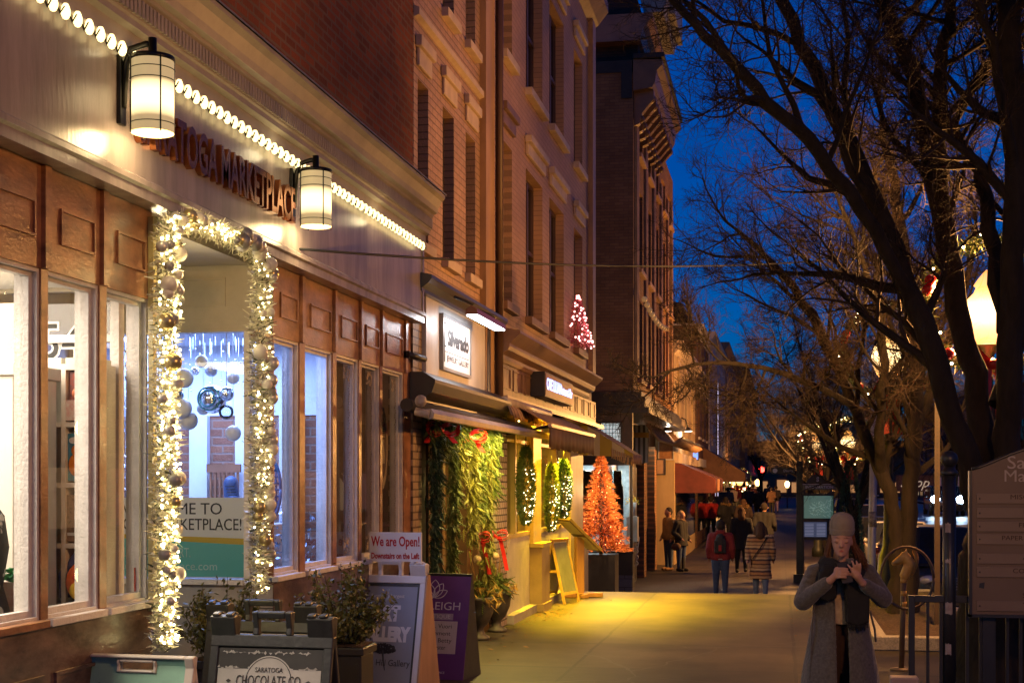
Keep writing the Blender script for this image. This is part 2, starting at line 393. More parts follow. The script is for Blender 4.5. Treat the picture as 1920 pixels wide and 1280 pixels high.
# fallen leaves and grit at the foot of the shop fronts
rl = random.Random(3); mb = MB()
def leaf(mb, c, s, rnd, free=True):
    a = rnd.uniform(0, 6.28); t = rnd.uniform(-.5, .5); u = Vector((math.cos(a), math.sin(a), t * .4)) * s; w = Vector((-math.sin(a), math.cos(a), -t * .4)) * s * .55
    if free:
        u = Vector((rnd.gauss(0, 1), rnd.gauss(0, 1), rnd.gauss(0, 1))).normalized() * s; w = u.cross(Vector((rnd.gauss(0, 1), rnd.gauss(0, 1), rnd.gauss(0, 1)))).normalized() * s * .55
    c = Vector(c); mb.add([c - u, c + w * .8, c + u, c - w * .8], [(0, 1, 2, 3)])
for i in range(420):
    Y = rl.choice([rl.gauss(17.4, .35), rl.uniform(9, 22), rl.uniform(14.5, 20)]); X = -3.0 + abs(rl.gauss(0, .22)) if rl.random() < .7 else rl.uniform(.1, 1.9)
    leaf(mb, (X, Y, .008 + walk_z(Y)), rl.uniform(.012, .035), rl, False)
o = mb.build('leaf_litter', mat('dry_leaf', (.16, .08, .03), rough=.9, var=.5, scale=20)); tag(o, 'dry brown leaves scattered along the pavement', 'leaves', kind='stuff')
# ------------------------------------------------------------------ marketplace building (left, nearest)
XW = px_(3.2); XF = px_(3.1)
white_paint = mat('white_paint', (.62, .58, .55), rough=.5, var=.14, scale=9, bump=.25, bscale=60)
brown_wood = mat('weathered_brown_wood', (.45, .21, .10), rough=.32, col2=(.14, .058, .030), scale=5, bump=.12, bscale=26, stretch=(1, 1, 2.2), thr=(.3, .72))
base_wood = mat('peeling_dark_wood', (.20, .13, .10), rough=.28, col2=(.05, .022, .014), scale=4.2, bump=.14, bscale=30, stretch=(1, .6, 1.6), thr=(.4, .66))
cream = mat('cream_fascia_paint', (.30, .248, .232), rough=.26, var=.30, scale=2.2, bump=.08, bscale=22, stretch=(1, 2.0, .35), spec=.55)
cornice_paint = mat('cornice_paint', (.38, .33, .27), rough=.5, var=.15, scale=4)
trim_beige = mat('beige_trim_paint', (.44, .39, .31), rough=.5, var=.12, scale=4)
red_brick = brick('red_brick', (.30, .072, .026), (.17, .042, .018), (.20, .12, .08), 'Y', size=.19, rough=.85, row=.064, msize=.012, var=.4)
pane_glass = glass('window_glass')
MBY0, MBY1 = -6.0, 12.0
mp = thing('shop_building', (XW, 6.0, 0), 'cream and brown shop front with bulb lit cornice, garland doorway and red brick upper wall', 'building')
ops = [(3.75, fy(77, 3.2)), (fy(90, 3.2), fy(187, 3.2)), (fy(200, 3.2), fy(280, 3.2)),
       (fy(514, 3.2), fy(562, 3.2)), (fy(572, 3.2), fy(624, 3.2)), (fy(631, 3.2), fy(673, 3.2)), (fy(678, 3.2), fy(713, 3.2)), (fy(717, 3.2), fy(757, 3.2))]
AY0, AY1 = fy(285, 3.2), fy(512, 3.2)
ZS, ZT, ZB = 1.05, 2.572, 3.02
YE = fy(770, 3.2)
# brown timber: posts between windows, base panels and panel band
mb = MB(); prev = MBY0
for (a, b_) in ops:
    if prev < AY0 <= a: prev = AY1
    if a - prev > .001: mb.box(XW - .11, XW, prev, a, ZS, ZT)
    prev = b_
mb.box(XW - .11, XW, ops[-1][1], YE, ZS, ZT)
mb.build('post', brown_wood, mp)
MB().box(XW - .15, XW, MBY0, AY0 - .002, ZT, ZB + .1).box(XW - .15, XW, AY1 + .002, YE, ZT, ZB + .1).build('panel_band', brown_wood, mp)
mb = MB()
edges = [o[0] for o in ops] + [ops[-1][1]]
for i, (a, b_) in enumerate(ops):
    # batten over each post and an inset rectangle of beading over each window
    for yb in (b_,):
        if abs(yb - AY0) > .2: MB().box(XW, XW + .022, yb + .0, yb + .055, ZT + .002, ZB - .002).build('batten', brown_wood, mp)
    m0, m1 = a + .10, b_ - .06
    if m1 - m0 < .12: continue
    z0, z1 = 2.70, 2.86
    t = .012
    mb = MB(); mb.box(XW, XW + .012, m0, m1, z1 - t, z1); mb.box(XW, XW + .012, m0, m1, z0, z0 + t); mb.box(XW, XW + .012, m0, m0 + t, z0 + t, z1 - t); mb.box(XW, XW + .012, m1 - t, m1, z0 + t, z1 - t)
    mb.build('beading', brown_wood, mp)
mb = MB().box(XW - .15, XW + .004, MBY0, AY0 - .002, 0.0, ZS - .03).box(XW - .15, XW + .004, AY1 + .002, YE, 0.0, ZS - .03)
mb.box(XW + .004, XW + .03, MBY0, AY0 - .004, 0, .16).box(XW + .004, XW + .03, AY1 + .004, YE, 0, .16)
for i, (a, b_) in enumerate(ops):
    m0, m1 = a + .04, b_ - .0
    mb.box(XW + .004, XW + .02, m0, m1, .80, .815); mb.box(XW + .004, XW + .02, m0, m1, .26, .275); mb.box(XW + .004, XW + .02, m0, m0 + .015, .275, .80)
mb.build('base_panel', base_wood, mp)
sill_wood = brown_wood
for i, (a, b_) in enumerate(ops):
    f = MB(); t = .018
    f.box(XW - .118, XW - .010, a, a + t, ZS, ZT).box(XW - .118, XW - .010, b_ - t, b_, ZS, ZT).box(XW - .118, XW - .010, a + t, b_ - t, ZT - t, ZT).box(XW - .118, XW - .010, a + t, b_ - t, ZS, ZS + t)
    g = .028
    f.box(XW - .075, XW - .034, a + t, a + t + g, ZS + t, ZT - t).box(XW - .075, XW - .034, b_ - t - g, b_ - t, ZS + t, ZT - t)
    f.box(XW - .075, XW - .034, a + t + g, b_ - t - g, ZT - t - g * .7, ZT - t).box(XW - .075, XW - .034, a + t + g, b_ - t - g, ZS + t, ZS + t + g)
    w = f.build('window', white_paint, mp)
    MB().add([(XW - .056, a + t + g, ZS + t + g), (XW - .056, b_ - t - g, ZS + t + g), (XW - .056, b_ - t - g, ZT - t - g * .7), (XW - .056, a + t + g, ZT - t - g * .7)], [(0, 1, 2, 3)]).build('pane', pane_glass, w)
    MB().box(XW - .008, XW + .035, a - .02, b_ + .02, ZS - .03, ZS + .004).build('sill', white_paint if i > 0 else sill_wood, w, bevel=.004)
    if i >= 5:        # lace transfer down the edge of the far panes
        lc = MB(); rr = random.Random(i)
        for k in range(70):
            z = ZS + .06 + (ZT - ZS - .12) * k / 70
            lc.ball((XW - .053, b_ - t - g - .035 + .012 * math.sin(k * 1.7), z), .009, 6, 4, sx=.15)
        for k in range(30): lc.ball((XW - .053, b_ - t - g - rr.uniform(.02, .17), ZT - .06 - rr.uniform(0, .1)), rr.uniform(.006, .013), 6, 4, sx=.15)
        for k in range(30): lc.ball((XW - .053, b_ - t - g - rr.uniform(.02, .17), ZS + .07 + rr.uniform(0, .1)), rr.uniform(.006, .013), 6, 4, sx=.15)
        lc.build('lace_decal', mat('lace_decal', (.35, .27, .19), rough=.7), w)
# oval sign hung in the last window
yo = (ops[7][0] + ops[7][1]) / 2 - .02
ov = thing('window_sign', (XW - .09, yo, 1.75), 'oval scalloped hanging sign inside the last brown shop window', 'sign')
mb = MB(); n = 40; pr = []
for k in range(n):
    a = 2 * math.pi * k / n; r = 1 + .05 * abs(math.sin(a * 6)); pr.append((yo + .155 * r * math.cos(a), 1.93 + .33 * r * math.sin(a)))
mb.prism(pr, 'x', XW - .10, XW - .088); mb.build('rim', mat('oval_rim', (.42, .33, .22), rough=.6), ov)
pr2 = [(yo + .115 * math.cos(2 * math.pi * k / n), 1.93 + .25 * math.sin(2 * math.pi * k / n)) for k in range(n)]
MB().prism(pr2, 'x', XW - .0878, XW - .084).build('face', mat('oval_face', (.12, .07, .05), rough=.5), ov)
mb = MB().prism([(yo - .045, 1.80), (yo + .045, 1.80), (yo + .03, 2.0), (yo - .03, 2.0)], 'x', XW - .0838, XW - .081)
for k in range(5): mb.box(XW - .0838, XW - .081, yo - .05, yo + .05, 2.02 + k * .018, 2.028 + k * .018)
mb.build('emblem', mat('oval_emblem', (.5, .43, .3), rough=.6), ov)

# fascia, its mouldings, cornice
fas = MB().box(XW - .15, XF, MBY0, 11.95, ZB + .1, 4.0).build('fascia', cream, mp)
MB().box(XW + .002, XF + .012, MBY0, 11.95, ZB, ZB + .1).prism([(XF + .012, ZB + .1), (XF + .03, ZB + .085), (XF + .03, ZB + .06), (XF + .012, ZB + .05)], 'y', MBY0, 11.95).build('fascia_moulding', cream, mp)
c0 = 3.67
prof = [(XF - .01, c0), (XF + .03, c0), (XF + .03, c0 + .02), (XF + .015, c0 + .03), (XF + .015, c0 + .11), (XF + .055, c0 + .12), (XF + .055, c0 + .15), (XF + .065, c0 + .16), (XF + .065, c0 + .255), (XF + .085, c0 + .27), (XF + .085, c0 + .29), (XF + .12, c0 + .30), (XF + .13, c0 + .34),
        (XF + .16, c0 + .40), (XF + .19, c0 + .425), (XF + .19, c0 + .45), (XF - .01, c0 + .47)]
MB().prism(prof, 'y', MBY0, 11.98).build('cornice', cornice_paint, mp)
mb = MB(); y = 3.0
while y < 11.95:
    mb.box(XF + .065, XF + .082, y, y + .024, c0 + .17, c0 + .25); y += .042
mb.build('dentil_course', cornice_paint, mp)
MB().prism([(XF + .20, c0 + .452), (XF + .20, c0 + .464), (XW + .004, 4.37), (XW + .004, 4.33)], 'y', MBY0, 11.99).build('roof_flashing', mat('grey_flashing', (.16, .16, .17), rough=.5, scale=3), mp)
MB().box(XW - .3, XW, MBY0, fy(774, 3.2), 4.0, 12.0).build('upper_wall', red_brick, mp)
ochre_brick = brick('painted_brick', (.42, .30, .18), (.34, .24, .15), (.15, .10, .06), 'Y', size=.20, rough=.6, row=.066, msize=.008, var=.3, spec=.4)
MB().box(XW - .2, XW + .02, YE, fy(787, 3.2), 0, ZB + .1).build('brick_pier', ochre_brick, mp)
MB().box(XW, XF + .01, YE, YE + .05, ZB, 3.7).build('pier_trim', cream, mp)
tl = letters('SARATOGA MARKETPLACE', .30, (XF + .012, (fy(250, 3.1) + fy(545, 3.1)) / 2, 0), mat('copper_letters', (.30, .10, .035), rough=.25, metal=.85, var=.3, scale=12), mp, M=M_WALL, box_w=fy(545, 3.1) - fy(250, 3.1), depth=.022, bold=.006)
zc = .5 * (fz(300, 262, 3.1) + fz(300, 320, 3.1))
for v in tl.data.vertices: v.co.z += 3.375 - 0.0

# recessed entrance: side windows, back wall with a glazed door, siding below the far window
XB = XW - 1.38
siding = boards('grey_clapboard', (.40, .37, .33), (.30, .275, .245), axis=2, period=.17, line=.05, rough=.6)
al = MB()
al.box(XB - .1, XB, AY0, AY1, 0, ZB + .1)                      # back wall
al.build('entrance_back_wall', trim_beige, mp)
MB().box(XB, XW - .15, AY0, AY1, ZB + .0, ZB + .1).build('entrance_ceiling', trim_beige, mp)
MB().box(XB, XW - .002, AY1, AY1 + .09, 0, 1.0).build('siding', siding, mp)
MB().box(XB, XW - .002, AY1, AY1 + .09, 2.60, ZB + .1).build('transom_panel', trim_beige, mp)
fxa, fxb = XB + .02, XW - .19
t = .012
mb = MB().box(-3.86, -3.46, AY1 - t, AY1, 2.93, 2.93 + t).box(-3.86, -3.46, AY1 - t, AY1, 2.76, 2.76 + t).box(-3.86, -3.86 + t, AY1 - t, AY1, 2.76 + t, 2.93).box(-3.46 - t, -3.46, AY1 - t, AY1, 2.76 + t, 2.93)
mb.build('transom_beading', trim_beige, mp)
fr = MB().box(fxb, XW - .152, AY1 - .012, AY1 + .09, 1.0, 2.60).box(fxa - .02, fxa + .02, AY1 - .012, AY1 + .09, 1.0, 2.60).box(fxa + .02, fxb, AY1 - .03, AY1 + .09, 1.0, 1.03)
w = fr.build('window', white_paint, mp)
MB().add([(fxa + .02, AY1 + .03, 1.03), (fxb, AY1 + .03, 1.03), (fxb, AY1 + .03, 2.60), (fxa + .02, AY1 + .03, 2.60)], [(0, 1, 2, 3)]).build('pane', pane_glass, w)
# near side of the entrance: low panel and glass above
MB().box(XB, XW - .152, AY0 - .06, AY0, 0, 1.05).box(XB, XW - .152, AY0 - .06, AY0, 2.62, ZB).build('side_panel', trim_beige, mp)
w = MB().box(XB, XB + .05, AY0 - .06, AY0, 1.05, 2.62).box(XW - .20, XW - .152, AY0 - .06, AY0, 1.05, 2.62).box(XB + .05, XW - .2, AY0 - .06, AY0, 2.36, 2.40).build('window', white_paint, mp)
MB().add([(XB + .05, AY0 - .03, 1.05), (XW - .2, AY0 - .03, 1.05), (XW - .2, AY0 - .03, 2.62), (XB + .05, AY0 - .03, 2.62)], [(0, 1, 2, 3)]).build('pane', pane_glass, w)
num = letters('54', .26, (-3.62, AY0 - .034, 2.36), mat('number_white', (.7, .7, .68)), mp, name='house_number', depth=.001, bold=.012)
letters('54', .26, (-3.62, AY0 - .038, 2.36), mat('number_black', (.02, .02, .02)), mp, name='house_number', depth=.001, bold=.0)
d = MB().box(XB, XB + .04, AY0 + .35, AY0 + .43, .02, 2.15).box(XB, XB + .04, AY1 - .5, AY1 - .42, .02, 2.15).box(XB, XB + .04, AY0 + .43, AY1 - .5, .02, .25).box(XB, XB + .04, AY0 + .43, AY1 - .5, 2.05, 2.15).build('door', mat('door_black', (.03, .03, .03), rough=.4), mp)
MB().box(XB, XB + .012, AY0 + .43, AY1 - .5, .25, 2.05).build('pane', mat('door_glass_dark', (.02, .025, .03), rough=.05), d)
MB().box(XB + .04, XB + .075, AY1 - .56, AY1 - .53, .9, 1.25).build('handle', mat('steel', (.5, .5, .5), rough=.3, metal=1), d)
# interiors
wall_w = mat('interior_white', (.66, .64, .60), rough=.7, var=.06)
XR = XW - .152
MB().box(-7.0, XR, 1.0, AY0 - .065, .25, .3).box(-7.0, XR, 1.0, AY0 - .065, 2.64, 2.68).box(-7.05, -7.0, 1.0, AY0 - .065, .3, 2.64).box(-7.0, XR, .95, 1.0, .3, 2.64).build('front_room', wall_w, mp)
MB().box(-7.0, XB - .1, AY0 - .12, AY0 - .06, .3, 2.64).build('room_wall', mat('shop_wall_dim', (.35, .36, .33), rough=.8), mp)
DY1 = 9.98
blue_white = mat('display_white', (.66, .69, .74), rough=.65, var=.05)
MB().box(-5.2, XR, AY1 + .1, DY1, .55, .6).box(-5.2, XR, AY1 + .1, DY1, 2.66, 2.7).box(-5.25, -5.2, AY1 + .1, DY1, .6, 2.66).box(XB - .1, -5.2, AY1 + .02, AY1 + .1, .55, 2.7).build('display_room', blue_white, mp)
MB().box(-5.2, XR, DY1, DY1 + .06, 2.14, 2.66).box(-3.96, -3.87, DY1 - .05, DY1 + .06, .6, 2.14).box(-4.32, -4.18, DY1 - .05, DY1 + .06, .6, 2.14).box(-3.62, -3.46, DY1 - .05, DY1 + .06, .6, 2.14).build('display_partition', blue_white, mp)
ib = brick('interior_brick', (.34, .14, .075), (.25, .10, .06), (.3, .2, .15), 'X', size=.17, row=.062, msize=.008, var=.35)
MB().box(-5.2, XR, DY1 + .01, DY1 + .07, .6, 2.14).build('brick_wall', ib, mp)
dim_wall = mat('dim_interior', (.22, .15, .10), rough=.8, var=.3)
MB().box(-6.0, XR, DY1 + .08, 11.95, .3, .34).box(-6.0, XR, DY1 + .08, 11.95, 2.66, 2.7).box(-6.05, -6.0, DY1 + .08, 11.95, .34, 2.66).box(-6.0, XR, 11.95, 12.0, .34, 2.66).build('back_room', dim_wall, mp)
area('ceiling_light', (-4.1, 5.2, 2.6), 165, (1, .86, .68), 1.2, 2.5, (0, 0, 0), mp)
area('display_light', (-4.0, 9.2, 2.62), 80, (.27, .43, 1.0), 1.2, .9, (0, 0, 0), mp)
point('back_room_light', (-4.6, 11.1, 2.3), 18, (1, .6, .3), .1, mp)

# --- things inside the windows
shelf_m = mat('shelf_white', (.70, .66, .58), rough=.5, var=.04)
def cube_shelf(x1, y1, cols, rows, label, zt=2.23, c=.166, ch=.298):
    x0 = x1 - cols * c; z0 = zt - rows * ch
    s = thing('shelf_unit', ((x0 + x1) / 2, y1, .3), label, 'shelf')
    d = .20; t = .012
    for k in range(cols + 1): MB().box(x0 + k * c - t, x0 + k * c + t, y1 - d, y1, z0, zt).build('upright', shelf_m, s)
    for k in range(rows + 1):
        h = MB()
        for j in range(cols):
            th = t if k < rows else .03
            h.box(x0 + j * c + t, x0 + (j + 1) * c - t, y1 - d, y1, z0 + k * ch - th, z0 + k * ch + th)
        h.build('board', shelf_m, s)
    MB().box(x0, x1, y1 + .001, y1 + .012, z0, zt).build('back_panel', mat('shelf_back', (.55, .54, .50), rough=.7), s)
    MB().box(x0, x1, y1 - d, y1, .3, z0 - t).build('plinth', shelf_m, s)
    return s
sy = AY0 - .10
cube_shelf(-3.305, sy, 2, 4, 'white cube shelf full of toys behind the second brown window'); sy += .12
cab = thing('cabinet', (-3.85, 6.2, .3), 'plain white cabinet side behind the first window', 'cabinet')
MB().box(-4.35, -3.47, 6.0, 6.4, .3, 2.14).build('body', shelf_m, cab, bevel=.006)
MB().box(-4.37, -3.455, 5.98, 6.42, 2.14, 2.20).build('top', shelf_m, cab, bevel=.006)
gb = thing('gift_box', (-3.52, 6.12, 2.2), 'tall peach paper box with mint foot on the white cabinet', 'box')
MB().box(-3.60, -3.475, 6.06, 6.18, 2.26, 2.48).build('carton', mat('peach_card', (.62, .46, .33), var=.05), gb)
MB().box(-3.605, -3.47, 6.055, 6.185, 2.20, 2.26).build('foot', mat('mint_card', (.25, .52, .42), var=.1), gb)
# toys on the shelf (three cells of the right-hand column visible through the window)
sx = -3.305 - .083
def shelf_thing(name, label, cat, cellrow, fn, cx=sx):
    z = 2.23 - 4 * .298 + cellrow * .298 + .02
    t_ = thing(name, (cx, sy - .2, z), label, cat); fn(t_, z, cx); return t_
def book(t_, z, cx):
    MB().box(cx - .07, cx + .07, sy - .30, sy - .275, z, z + .235).build('cover', mat('picture_book_blue', (.04, .12, .26), rough=.35, col2=(.02, .30, .38), scale=22), t_)
    MB().ball((cx - .02, sy - .303, z + .08), .045, 12, 8, sy=.1, sz=1.3).ball((cx - .02, sy - .303, z + .15), .03, 12, 8, sy=.12).build('orange_figure', mat('book_orange', (.75, .22, .02), rough=.4), t_)
    MB().ball((cx - .035, sy - .304, z + .2), .028, 10, 6, sy=.08, sz=.6).build('white_shape', mat('book_white', (.7, .7, .72)), t_)
shelf_thing('picture_book', 'blue picture book with orange figure, standing on the white shelf', 'book', 2, book, sx)
def robot(t_, z, cx):
    MB().box(cx - .06, cx + .06, sy - .3, sy - .2, z + .1, z + .24).build('carton', mat('toy_box_red', (.5, .09, .04), col2=(.1, .12, .16), scale=30), t_)
    MB().box(cx - .07, cx + .07, sy - .32, sy - .18, z, z + .10).build('tray', mat('toy_pink', (.6, .3, .26), col2=(.7, .66, .6), scale=40), t_)
    MB().ball((cx, sy - .33, z + .13), .03, 10, 8).build('knob', mat('toy_orange', (.8, .25, .12)), t_)
shelf_thing('toy_box', 'small red and grey toy boxes on the upper shelf', 'toy', 3, robot)
def kit(t_, z, cx):
    MB().box(cx - .07, cx + .07, sy - .31, sy - .28, z, z + .23).build('carton', mat('kit_dark', (.03, .025, .022), col2=(.25, .16, .1), scale=45, thr=(.5, .75)), t_)
    MB().box(cx - .065, cx + .065, sy - .315, sy - .311, z + .03, z + .045).build('stripe', mat('kit_white', (.6, .58, .55)), t_)
shelf_thing('model_kit', 'dark boxed model kit on the white shelf below the picture book', 'box', 1, kit)
def slats(t_, z, cx):
    m = MB()
    for k in range(9): m.box(cx - .07 + k * .016, cx - .06 + k * .016, sy - .2, sy - .155, z, z + .25)
    m.build('slat', mat('dark_slats', (.07, .05, .04)), t_)
    MB().box(cx - .07, cx + .07, sy - .15, sy - .125, z, z + .26).build('back', mat('dark_slats2', (.11, .08, .06)), t_)
shelf_thing('slatted_rack', 'dark slatted rack at the back of the lowest shelf cell', 'rack', 0, slats)
zc0 = 2.23 - 4 * .298 + .02
bp_ = thing('child_backpack', (sx, sy - .3, zc0), 'orange children backpack with a red bear like front pocket on the lowest shelf', 'backpack')
m = MB().ball((sx + .01, sy - .30, zc0 + .1), .09, 16, 12, sy=.55, sz=1.15); voxel(m, 'bag', mat('bag_orange', (.75, .13, .02), rough=.6), bp_, .012)
m = MB().tube([(sx - .09, sy - .27, zc0 + .02), (sx - .10, sy - .27, zc0 + .13), (sx - .03, sy - .27, zc0 + .215), (sx + .04, sy - .27, zc0 + .2)], .035, 10); m.build('side_panel', mat('bag_blue', (.05, .07, .2), rough=.6), bp_)
MB().ball((sx + .01, sy - .352, zc0 + .06), .045, 12, 8, sy=.35).build('pocket', mat('bag_yellow', (.8, .5, .04)), bp_)
MB().ball((sx + .0, sy - .358, zc0 + .125), .014, 8, 6).ball((sx + .045, sy - .355, zc0 + .125), .014, 8, 6).build('button', mat('bag_red', (.6, .03, .02)), bp_)
# dressed form at the left edge
dr = thing('mannequin', (-3.42, 5.72, .3), 'dress form in a black dress with white leaf pattern at the left edge', 'mannequin')
m = MB(); prf = [(.07, 1.62), (.13, 1.56), (.16, 1.42), (.12, 1.25), (.18, 1.1), (.24, .95), (.25, .9)]
m.lathe([(r, z) for r, z in prf], (-3.45, 5.72, -.06), 24, True, .62, .8)
vm = bpy.data.materials.new('leaf_print'); n_, l_ = nodes_of(vm); b = n_['Principled BSDF']
tc = n_.new('ShaderNodeTexCoord'); vo = n_.new('ShaderNodeTexVoronoi'); vo.inputs['Scale'].default_value = 11; nz = n_.new('ShaderNodeTexNoise'); nz.inputs['Scale'].default_value = 14
l_.new(tc.outputs['Object'], nz.inputs[0]); vm_ = n_.new('ShaderNodeVectorMath'); vm_.operation = 'MULTIPLY_ADD'; vm_.inputs[1].default_value = (.12, .12, .12); l_.new(nz.outputs['Color'], vm_.inputs[0]); l_.new(tc.outputs['Object'], vm_.inputs[2]); l_.new(vm_.outputs[0], vo.inputs['Vector'])
r_ = n_.new('ShaderNodeValToRGB'); r_.color_ramp.elements[0].position = .30; r_.color_ramp.elements[0].color = (.6, .58, .52, 1); r_.color_ramp.elements[1].position = .36; r_.color_ramp.elements[1].color = (.012, .014, .012, 1); l_.new(vo.outputs['Distance'], r_.inputs[0]); l_.new(r_.outputs[0], b.inputs['Base Color'])
m.build('dress', vm, dr)
MB().tube([(-3.45, 5.72, .3), (-3.45, 5.72, .95)], .02, 8).build('stand', mat('steel', (.5, .5, .5)), dr)
gd = thing('gift_bag', (-3.36, 5.88, .3), 'pale gift bag stuffed with green tissue at the left edge', 'bag')
MB().prism([(-3.44, 1.02), (-3.31, 1.02), (-3.305, 1.2), (-3.45, 1.2)], 'y', 5.84, 5.96).build('paper', mat('bag_pale', (.5, .5, .47), col2=(.45, .18, .16), scale=9), gd)
m = MB(); rr = random.Random(5)
for k in range(80): leaf(m, (-3.375 + rr.uniform(-.06, .06), 5.90 + rr.uniform(-.05, .05), 1.21 + rr.uniform(0, .05)), .03, rr)
m.build('tissue', mat('tissue_green', (.05, .3, .12)), gd)
red_tag = box('sticker', mat('sticker_red', (.45, .06, .04)), None, XW - .054, XW - .052, fy(253, 3.25), fy(260, 3.25), 1.10, 1.22); tag(red_tag, 'small red vertical sticker on the glass beside the garland', 'sticker')

# display room: plinths, boot, snowshoe, chair, hanging ornaments, tinsel, welcome sign
pl = mat('plinth_white', (.72, .73, .75), rough=.5, var=.04)
tag(box('display_plinth', pl, None, -4.6, -3.42, 9.0, 9.7, .6, 1.36, bevel=.01), 'wide white display plinth standing in the blue lit window', 'plinth')
tag(box('display_plinth', pl, None, -3.86, -3.52, 9.1, 9.42, 1.361, 1.475, bevel=.008), 'small white display block on the wide plinth under the boot', 'plinth')
bt = thing('winter_boot', (-3.67, 9.22, 1.476), 'dark blue lace up winter boot on a white block', 'boot')
m = MB(); caps(m, (-3.72, 9.27, 1.51), .05, (-3.62, 9.15, 1.505), .04); caps(m, (-3.72, 9.27, 1.52), .055, (-3.73, 9.28, 1.64), .055)
voxel(m, 'upper', mat('boot_navy', (.02, .05, .13), rough=.5), bt, .012)
MB().prism([(-3.79, 9.30), (-3.76, 9.22), (-3.64, 9.10), (-3.57, 9.13), (-3.60, 9.20), (-3.70, 9.33)], 'z', 1.476, 1.495).build('sole', mat('boot_sole', (.06, .2, .5)), bt)
m = MB()
for k in range(5): m.tube([(-3.74 + k * .012, 9.20 - k * .012, 1.62 - k * .02), (-3.68 + k * .012, 9.22 - k * .014, 1.62 - k * .02)], .005, 6)
m.build('lace', mat('lace_dark', (.01, .015, .03)), bt)
sn = thing('snowshoe', (-3.47, 9.35, 1.37), 'blue oval snowshoe leaning in the shop window', 'snowshoe')
m = MB(); pts = [(-3.47 + .075 * math.cos(a), 9.35, 1.60 + .20 * math.sin(a)) for a in [2 * math.pi * k / 24 for k in range(25)]]
m.tube(pts, .012, 8); m.build('frame', mat('snowshoe_blue', (.03, .1, .22), rough=.4), sn)
m = MB()
for k in range(7): m.tube([(-3.535, 9.35, 1.46 + k * .045), (-3.405, 9.35, 1.46 + k * .045)], .008, 6)
for k in range(3): m.tube([(-3.51 + k * .04, 9.352, 1.43), (-3.51 + k * .04, 9.352, 1.77)], .007, 6)
m.build('webbing', mat('webbing', (.02, .06, .14)), sn)
tr = thing('tripod_stand', (-3.58, 9.3, 1.37), 'thin wire tripod beside the blue snowshoe', 'stand')
m = MB()
for dx in (-.06, 0, .05): m.tube([(-3.58 + dx, 9.33, 1.37), (-3.585, 9.33, 1.66)], .004, 6)
m.build('leg', mat('wire', (.35, .28, .25)), tr); MB().ball((-3.585, 9.33, 1.67), .012, 8, 6).build('knob', MATS['wire'], tr)
ch = thing('chair', (-4.03, 9.78, 1.36), 'brown wooden slat back chair against the brick inside', 'chair')
cw = mat('chair_wood', (.22, .09, .04), rough=.5)
m = MB()
for k in range(7): m.box(-4.13 + k * .035, -4.115 + k * .035, 9.86, 9.875, 1.52, 1.72)
m.build('slat', cw, ch); MB().box(-4.15, -3.89, 9.85, 9.88, 1.72, 1.78).box(-4.15, -3.89, 9.85, 9.88, 1.42, 1.52).build('backrest', cw, ch)
MB().box(-4.15, -3.89, 9.72, 9.86, 1.36, 1.42).build('seat', cw, ch)
shiny = mat('silver_ball', (.75, .78, .82), rough=.12, metal=1, var=.05); pearl = mat('pearl_white', (.78, .78, .80), rough=.35, var=.03); matte_s = mat('matte_silver', (.5, .52, .58), rough=.4, metal=.7, var=.08); clear_b = glass('clear_ball', (.9, .95, 1), 0.02, 1.5)
balls = [(345, 709, 18, 'pearl', 'large matt white ball ornament hung below the tinsel'), (378, 677, 12, 'pearl', 'small white ball ornament, the highest in the window'), (396, 694, 12, 'matte', 'small brushed silver ball beside the highest white ornament'),
         (437, 708, 12, 'pearl', 'white ball ornament next to the right garland leg'), (341, 765, 19, 'pearl', 'big white ball ornament, upper of the overlapping pair'), (353, 788, 18, 'pearl', 'big white ball ornament, lower of the overlapping pair'),
         (398, 748, 27, 'shiny', 'largest mirrored ball ornament with a ringed centre'), (381, 766, 12, 'pearl', 'white ball tucked behind the mirrored ornament'), (425, 738, 14, 'shiny', 'mirrored ball just right of the largest one'), (424, 772, 14, 'clear', 'clear glass ball below the mirrored ornament'),
         (437, 812, 15, 'pearl', 'lowest white ball ornament near the right garland leg'), (366, 695, 8, 'shiny', 'tiny mirrored ball between the white ornaments'), (334, 740, 11, 'shiny', 'glittering silver ball above the overlapping white pair')]
for k, (x, y, r, kind, lab) in enumerate(balls):
    Zb = 9.12 + .07 * (k % 4); c = at(x, y, Zb); rad = r * Zb / FPX
    o = thing('hanging_ornament', c, lab, 'ornament', 'ball ornaments hanging in the blue window')
    MB().ball(c, rad, 24, 16).build('ball', {'pearl': pearl, 'shiny': shiny, 'matte': matte_s, 'clear': clear_b}[kind], o)
    MB().tube([c + Vector((0, 0, rad)), (c.x, c.y, 2.66)], .0016, 4).build('cord', mat('cord_white', (.8, .8, .85)), o)
    if r == 27:
        m = MB()
        for q in (.55, .8): m.tube([c + Vector((rad * q * math.cos(a), -rad * (1 - q * q) ** .5 - .002, rad * q * math.sin(a))) for a in [2 * math.pi * j / 24 for j in range(25)]], .006, 6)
        m.build('ring', mat('ring_teal', (.05, .2, .25), rough=.2, metal=.6), o)
rt = random.Random(11); m = MB()
for k in range(900):
    x = rt.uniform(-4.32, -3.95); z = rt.uniform(1.05, 2.62); y = 8.85 + rt.uniform(-.04, .04)
    a = rt.uniform(0, 6.3); u = Vector((math.cos(a) * .014, math.sin(a) * .006, .016)); w_ = Vector((.006, .003, -.006)); c = Vector((x, y, z))
    m.add([c - u, c + w_, c + u, c - w_], [(0, 1, 2, 3)])
for k in range(26): x = rt.uniform(-4.32, -3.95); m.tube([(x, 8.85, 1.05), (x + jit(.02), 8.85, 2.65)], .0012, 3)
